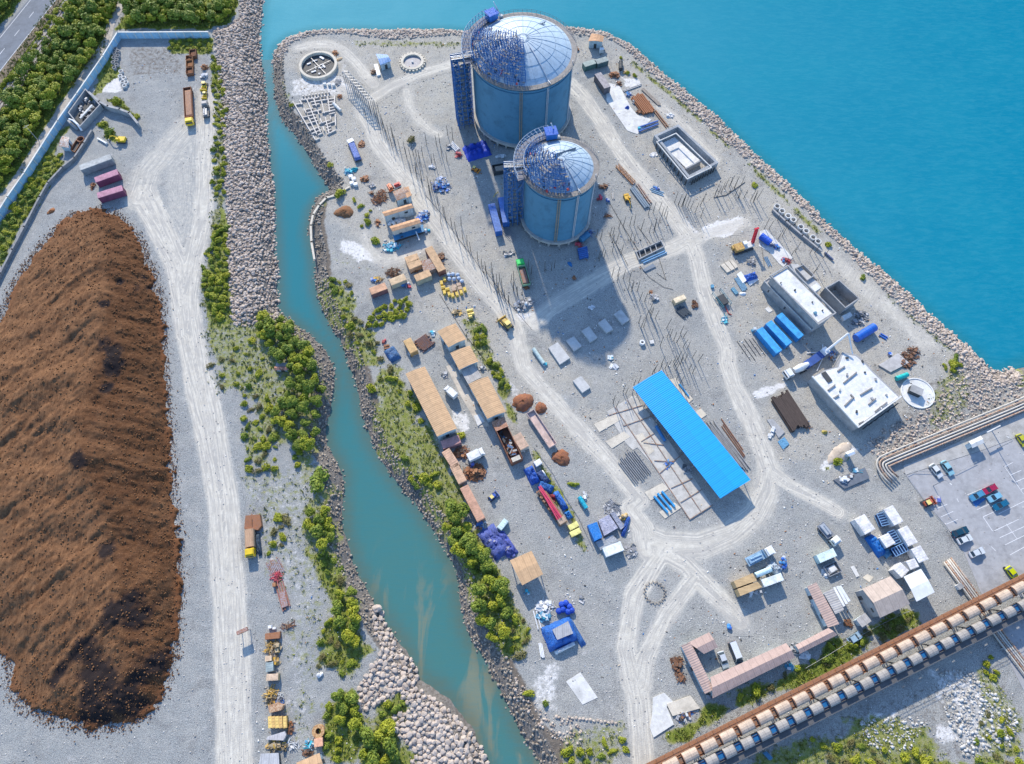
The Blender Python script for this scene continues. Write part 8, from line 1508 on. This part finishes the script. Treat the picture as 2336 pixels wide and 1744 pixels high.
# parking lines
def line(k, x1, y1, x2, y2, w_=.14): c_, L_, an = seg(k, x1, y1, x2, y2, .1); mb = MB(); mb.box((c_.x, c_.y, .095), (L_, w_, .012), an); tag(mb.obj('parking_line', m_line), kind='structure')
for a_ in ((1730,1135,1940,1050),(1810,1260,1910,1215),(1860,1320,1960,1275),(1990,1295,2203,1190),(1950,1440,2160,1340),(2000,1495,2230,1390),(2045,1555,2260,1450),(2085,1640,2300,1520),(2055,1380,2145,1505),(1475,1250,1560,1215),(1510,1320,1610,1275),(1545,1385,1650,1340),(2040,900,2110,865),(2090,970,2180,930),(2130,1030,2230,985),(2180,1090,2300,1035),(2040,900,2200,1130),(1940,1440,1860,1320),(1930,1570,1965,1605),(1640,1165,1655,1195)): line('M', *a_)
for a_ in ((1575,60,1700,0),(1740,80,1800,60)): pass
mb = MB(); mb.tube([Vector((p.x, p.y, .5)) for p in WL('M', [(1218,975),(1320,1125),(1410,1240),(1540,1400),(1590,1500),(1650,1590)])], .05, 4); t = mb.obj('guard_rail', m_steel); tag(t, 'thin guard rail along the left edge of the car park', 'guard rail'); 
mb = MB(); mb.tube([Vector((p.x, p.y, .6)) for p in WL('M', [(1220,965),(1270,940),(1400,900),(1620,950),(1800,865),(2100,560),(2203,520)][:2] + [(1620,955),(1800,865)])], .06, 4); tag(mb.obj('guard_rail', m_steel), 'dark fence between the pavement and the parked cars', 'fence')
def lamp(k, x, y, h, an, label): q = W(k, x, y); t = thing('street_lamp', label, 'street lamp', (q.x, q.y, 0), an); mb = MB(); mb.cyl((0,0,-.1), (0,0,h), .12, 7, .07); mb.obj('mast', m_steel, t); mb = MB(); mb.cyl((0,0,h), (1.4,0,h+.2), .05, 5); mb.obj('arm', m_steel, t); mb = MB(); mb.box((1.6,0,h+.15), (.7,.3,.12)); mb.obj('lamp_head', m_pale, t)
lamp('M', 1975, 750, 7, 2.4, 'street lamp casting a long shadow at the top of the car park'); lamp('M', 1440, 1060, 6, -.8, 'street lamp below the white and cyan cars'); lamp('M', 2200, 700, 7, 2.4, 'street lamp at the right edge of the car park')
t = thing('gate_frame', 'pale steel gate frame over the pavement beside the pipes', 'gate', (*W('M', 1880,620).to_2d(), 0), R(25)); mb = MB(); [mb.box((s_*2.2,0,1.8), (.25,.25,3.6)) for s_ in (-1,1)]; mb.obj('posts', m_steel, t); mb = MB(); mb.box((0,0,3.7), (4.9,.35,.3)); mb.obj('crossbar', m_pale, t)
# cabins
CW = (.70,.69,.68)
for (k, a_, w_, lb) in (('M', (825,1320, 915,1445), 3.4, 'large white cabin at the upper left of the cabin group'), ('M', (1065,1240, 1155,1375), 3.0, 'topmost pinkish white cabin of the group'), ('M', (1185,1410, 1275,1550), 3.0, 'white cabin in the middle of the right column'), ('M', (1295,1575, 1365,1690), 3.0, 'white cabin above the white roofed shelter'), ('M', (1030,1475, 1090,1560), 3.0, 'small white cabin beside the blue tarp'), ('Q', (1140,-10, 1210,60), 3.0, 'white cabin left of the lower pair'), ('Q', (1250,-60, 1290,10), 2.6, 'white cabin directly above the white shelter')): container(k, *a_, CW, lb, w_, 3.0, (.72,.70,.69), 0, 'site_cabin')
tarp('M', 920,1470, 1040,1640, 2.6, 2.2, mat((.0,.16,.55), 'tarp', .45, 0, .4), 'long bright blue tarped load beside the cabins', 51); tarp('M', 1040,1590, 1090,1650, 2.2, 1.4, mat((.1,.3,.5), 'tarp'), 'pale blue tarp bundle at the end of the blue tarped load', 52)
for k, x1, y1, x2, y2, lb in (('M', 1000,1290, 1045,1390, 'upper dark blue slatted frame beside the topmost cabin'), ('M', 1085,1440, 1145,1540, 'middle blue slatted frame among the cabins'), ('M', 1110,1620, 1215,1570, 'lower wide blue slatted frame among the cabins')):
    c1, L1, a1_ = seg(k, x1, y1, x2, y2, 2.0); t = thing('slatted_frame', lb, 'frame', (c1.x, c1.y, 0), a1_); mb = MB(); [mb.box((0, s_*1.1, z_), (L1, .14, .14)) for s_ in (-1,1) for z_ in (.5, 2.0)]; [mb.box((-L1/2 + i*L1/5, 0, 2.0), (.16, 2.2, .16)) for i in range(6)]; mb.obj('frame', mat((.20,.36,.58), 'paint'), t); mb = MB(); mb.box((0,0,.9), (L1*.95, 2.0, 1.4)); mb.obj('base', mat((.01,.04,.12), 'paint'), t)
truck('M', 505,1375, 650,1545, (.75,.74,.70), (.18,.20,.24), 'white cabbed flatbed truck alone in the gravel', 2.4, 'flat', load=mat((.35,.38,.42), 'paint')); truck('P', 830,120, 1045,10, (.74,.74,.73), (.25,.38,.50), 'white cabbed truck with pale blue load above the tan crates', 2.4, 'flat', load=mat((.28,.45,.62), 'tarp'))
slab('P', [(712,280),(870,212),(905,275),(738,335)], 3.2, mat((.62,.43,.22), 'wood', .7), 'upper half of the tan crate block beside the white machine', 'crate_block', 'crate'); slab('P', [(742,345),(912,285),(950,330),(768,405)], 3.2, mat((.62,.43,.22), 'wood', .7), 'lower half of the tan crate block beside the white machine', 'crate_block', 'crate')
c0, L_, an = seg('P', 900,230, 1030,175, 2.6); t = thing('trailer_tank', 'pale blue tank trailer right of the tan crate block', 'trailer', (c0.x, c0.y, 0), an); mb = MB(); mb.cyl((-L_/2,0,1.9), (L_/2,0,1.9), .75, 12); mb.obj('tank', mat((.45,.62,.70), 'paint', .5), t); wheels(t, L_, 2.0, [-L_*.3, L_*.3]); container('P', 955,300, 1120,240, (.55,.66,.70), 'pale cyan white long box below the pale blue tank trailer', 2.0, 2.8, (.68,.74,.76)); tarp('P', 1020,130, 1110,210, 2.6, 2.0, mat((.42,.50,.58), 'tarp'), 'grey white covered machine right of the tank trailer', 53); scrap('P', 1125,130, 1.0, 1.9, 1.5, 'blue', 'blue and white bundles at the right end of the white machine', 24, 'bag'); scrap('P', 890,375, 2.0, .6, .9, 'white', 'white bits under the lower edge of the tan crates', 14)
container('P', 1420,95, 1560,35, (.50,.66,.66), 'pale cyan container right of the white trucks', 2.2, 2.2, (.60,.72,.72)); t = thing('skip', 'square skip with pale rubble below the pale cyan container', 'skip', (*W('P', 1535,180,.6).to_2d(), 0), R(22)); mb = MB(); [mb.box((0,s_*1.4,.6), (3.8,.15,1.1)) for s_ in (-1,1)]; [mb.box((s_*1.9,0,.6), (.15,2.8,1.1)) for s_ in (-1,1)]; mb.obj('body', m_steel, t); mb = MB(); mb.box((.1,0,.7), (2.6,1.8,.5), .1, 0, 0, .7); mb.obj('rubble', m_pale, t); scrap('P', 1480,205, .9, 1.0, .4, 'white', 'grey bits left of the square skip', 12)
scrap('P', 235,975, 1.4, 1.7, .7, 'brown', 'black scrap left of the pink roofed office', 50); scrap('P', 260,1090, 1.0, 1.3, .4, 'brown', 'dark bits below the black scrap', 24, 'mix', .5); scrap('P', 678,665, .5, .5, .8, 'blue', 'tiny blue and white item alone in the gravel', 3, 'bag'); scrap('P', 1230,850, .8, 1.6, 1.0, 'grey', 'dark machine between the two pink roofed offices', 20); scrap('P', 1310,900, 1.4, .9, .3, 'white', 'pale litter below the L shaped office', 16, 'plate'); scrap('P', 1670,640, 1.2, 1.0, .7, 'brown', 'dark tyres left of the small kiosk', 16, 'ring'); scrap('P', 1815,480, .6, .5, .9, 'rust', 'orange cart left of the brown warehouse', 5); scrap('P', 1385,470, .6, .5, 1.4, 'white', 'white unit on the left wall of the L shaped office', 3, 'box'); scrap('P', 1190,1000, 1.6, .7, .5, 'cyan', 'teal bits behind the right end of the long pink office', 14); scrap('P', 500,1250, 1.0, .6, .7, 'grey', 'grey units at the lower left corner of the pink office', 8, 'box')
mb = MB(); prev = None
pts = WL('P', [(1300,1010),(1480,905),(1700,770),(1900,660),(2100,560),(2203,520)]); t = thing('wire_fence', 'thin wire fence between the pink office and the conveyors', 'fence', (0,0,0)); mb.tube([Vector((p.x,p.y,1.2)) for p in pts], .04, 4); mb.obj('wire', m_steel, t)
for a_, b_ in zip(pts, pts[1:]):
    for s_ in (0, .33, .66): p_ = a_.lerp(b_, s_); m2 = MB(); m2.cyl((p_.x,p_.y,-.1), (p_.x,p_.y,1.5), .05, 5); m2.obj('post', m_steel, t)
drum('Q', 2030,0, 2055,30, .3, m_dark, 'short black pipe left of the yellow green car', 'pipe_section', 'pipe'); slab('Q', [(20,1560),(50,1545),(100,1600),(75,1620)], 1.0, mat((.05,.18,.32), 'paint'), 'dark blue cart with white top in the lower left of the conveyors', 'cart', 'cart')
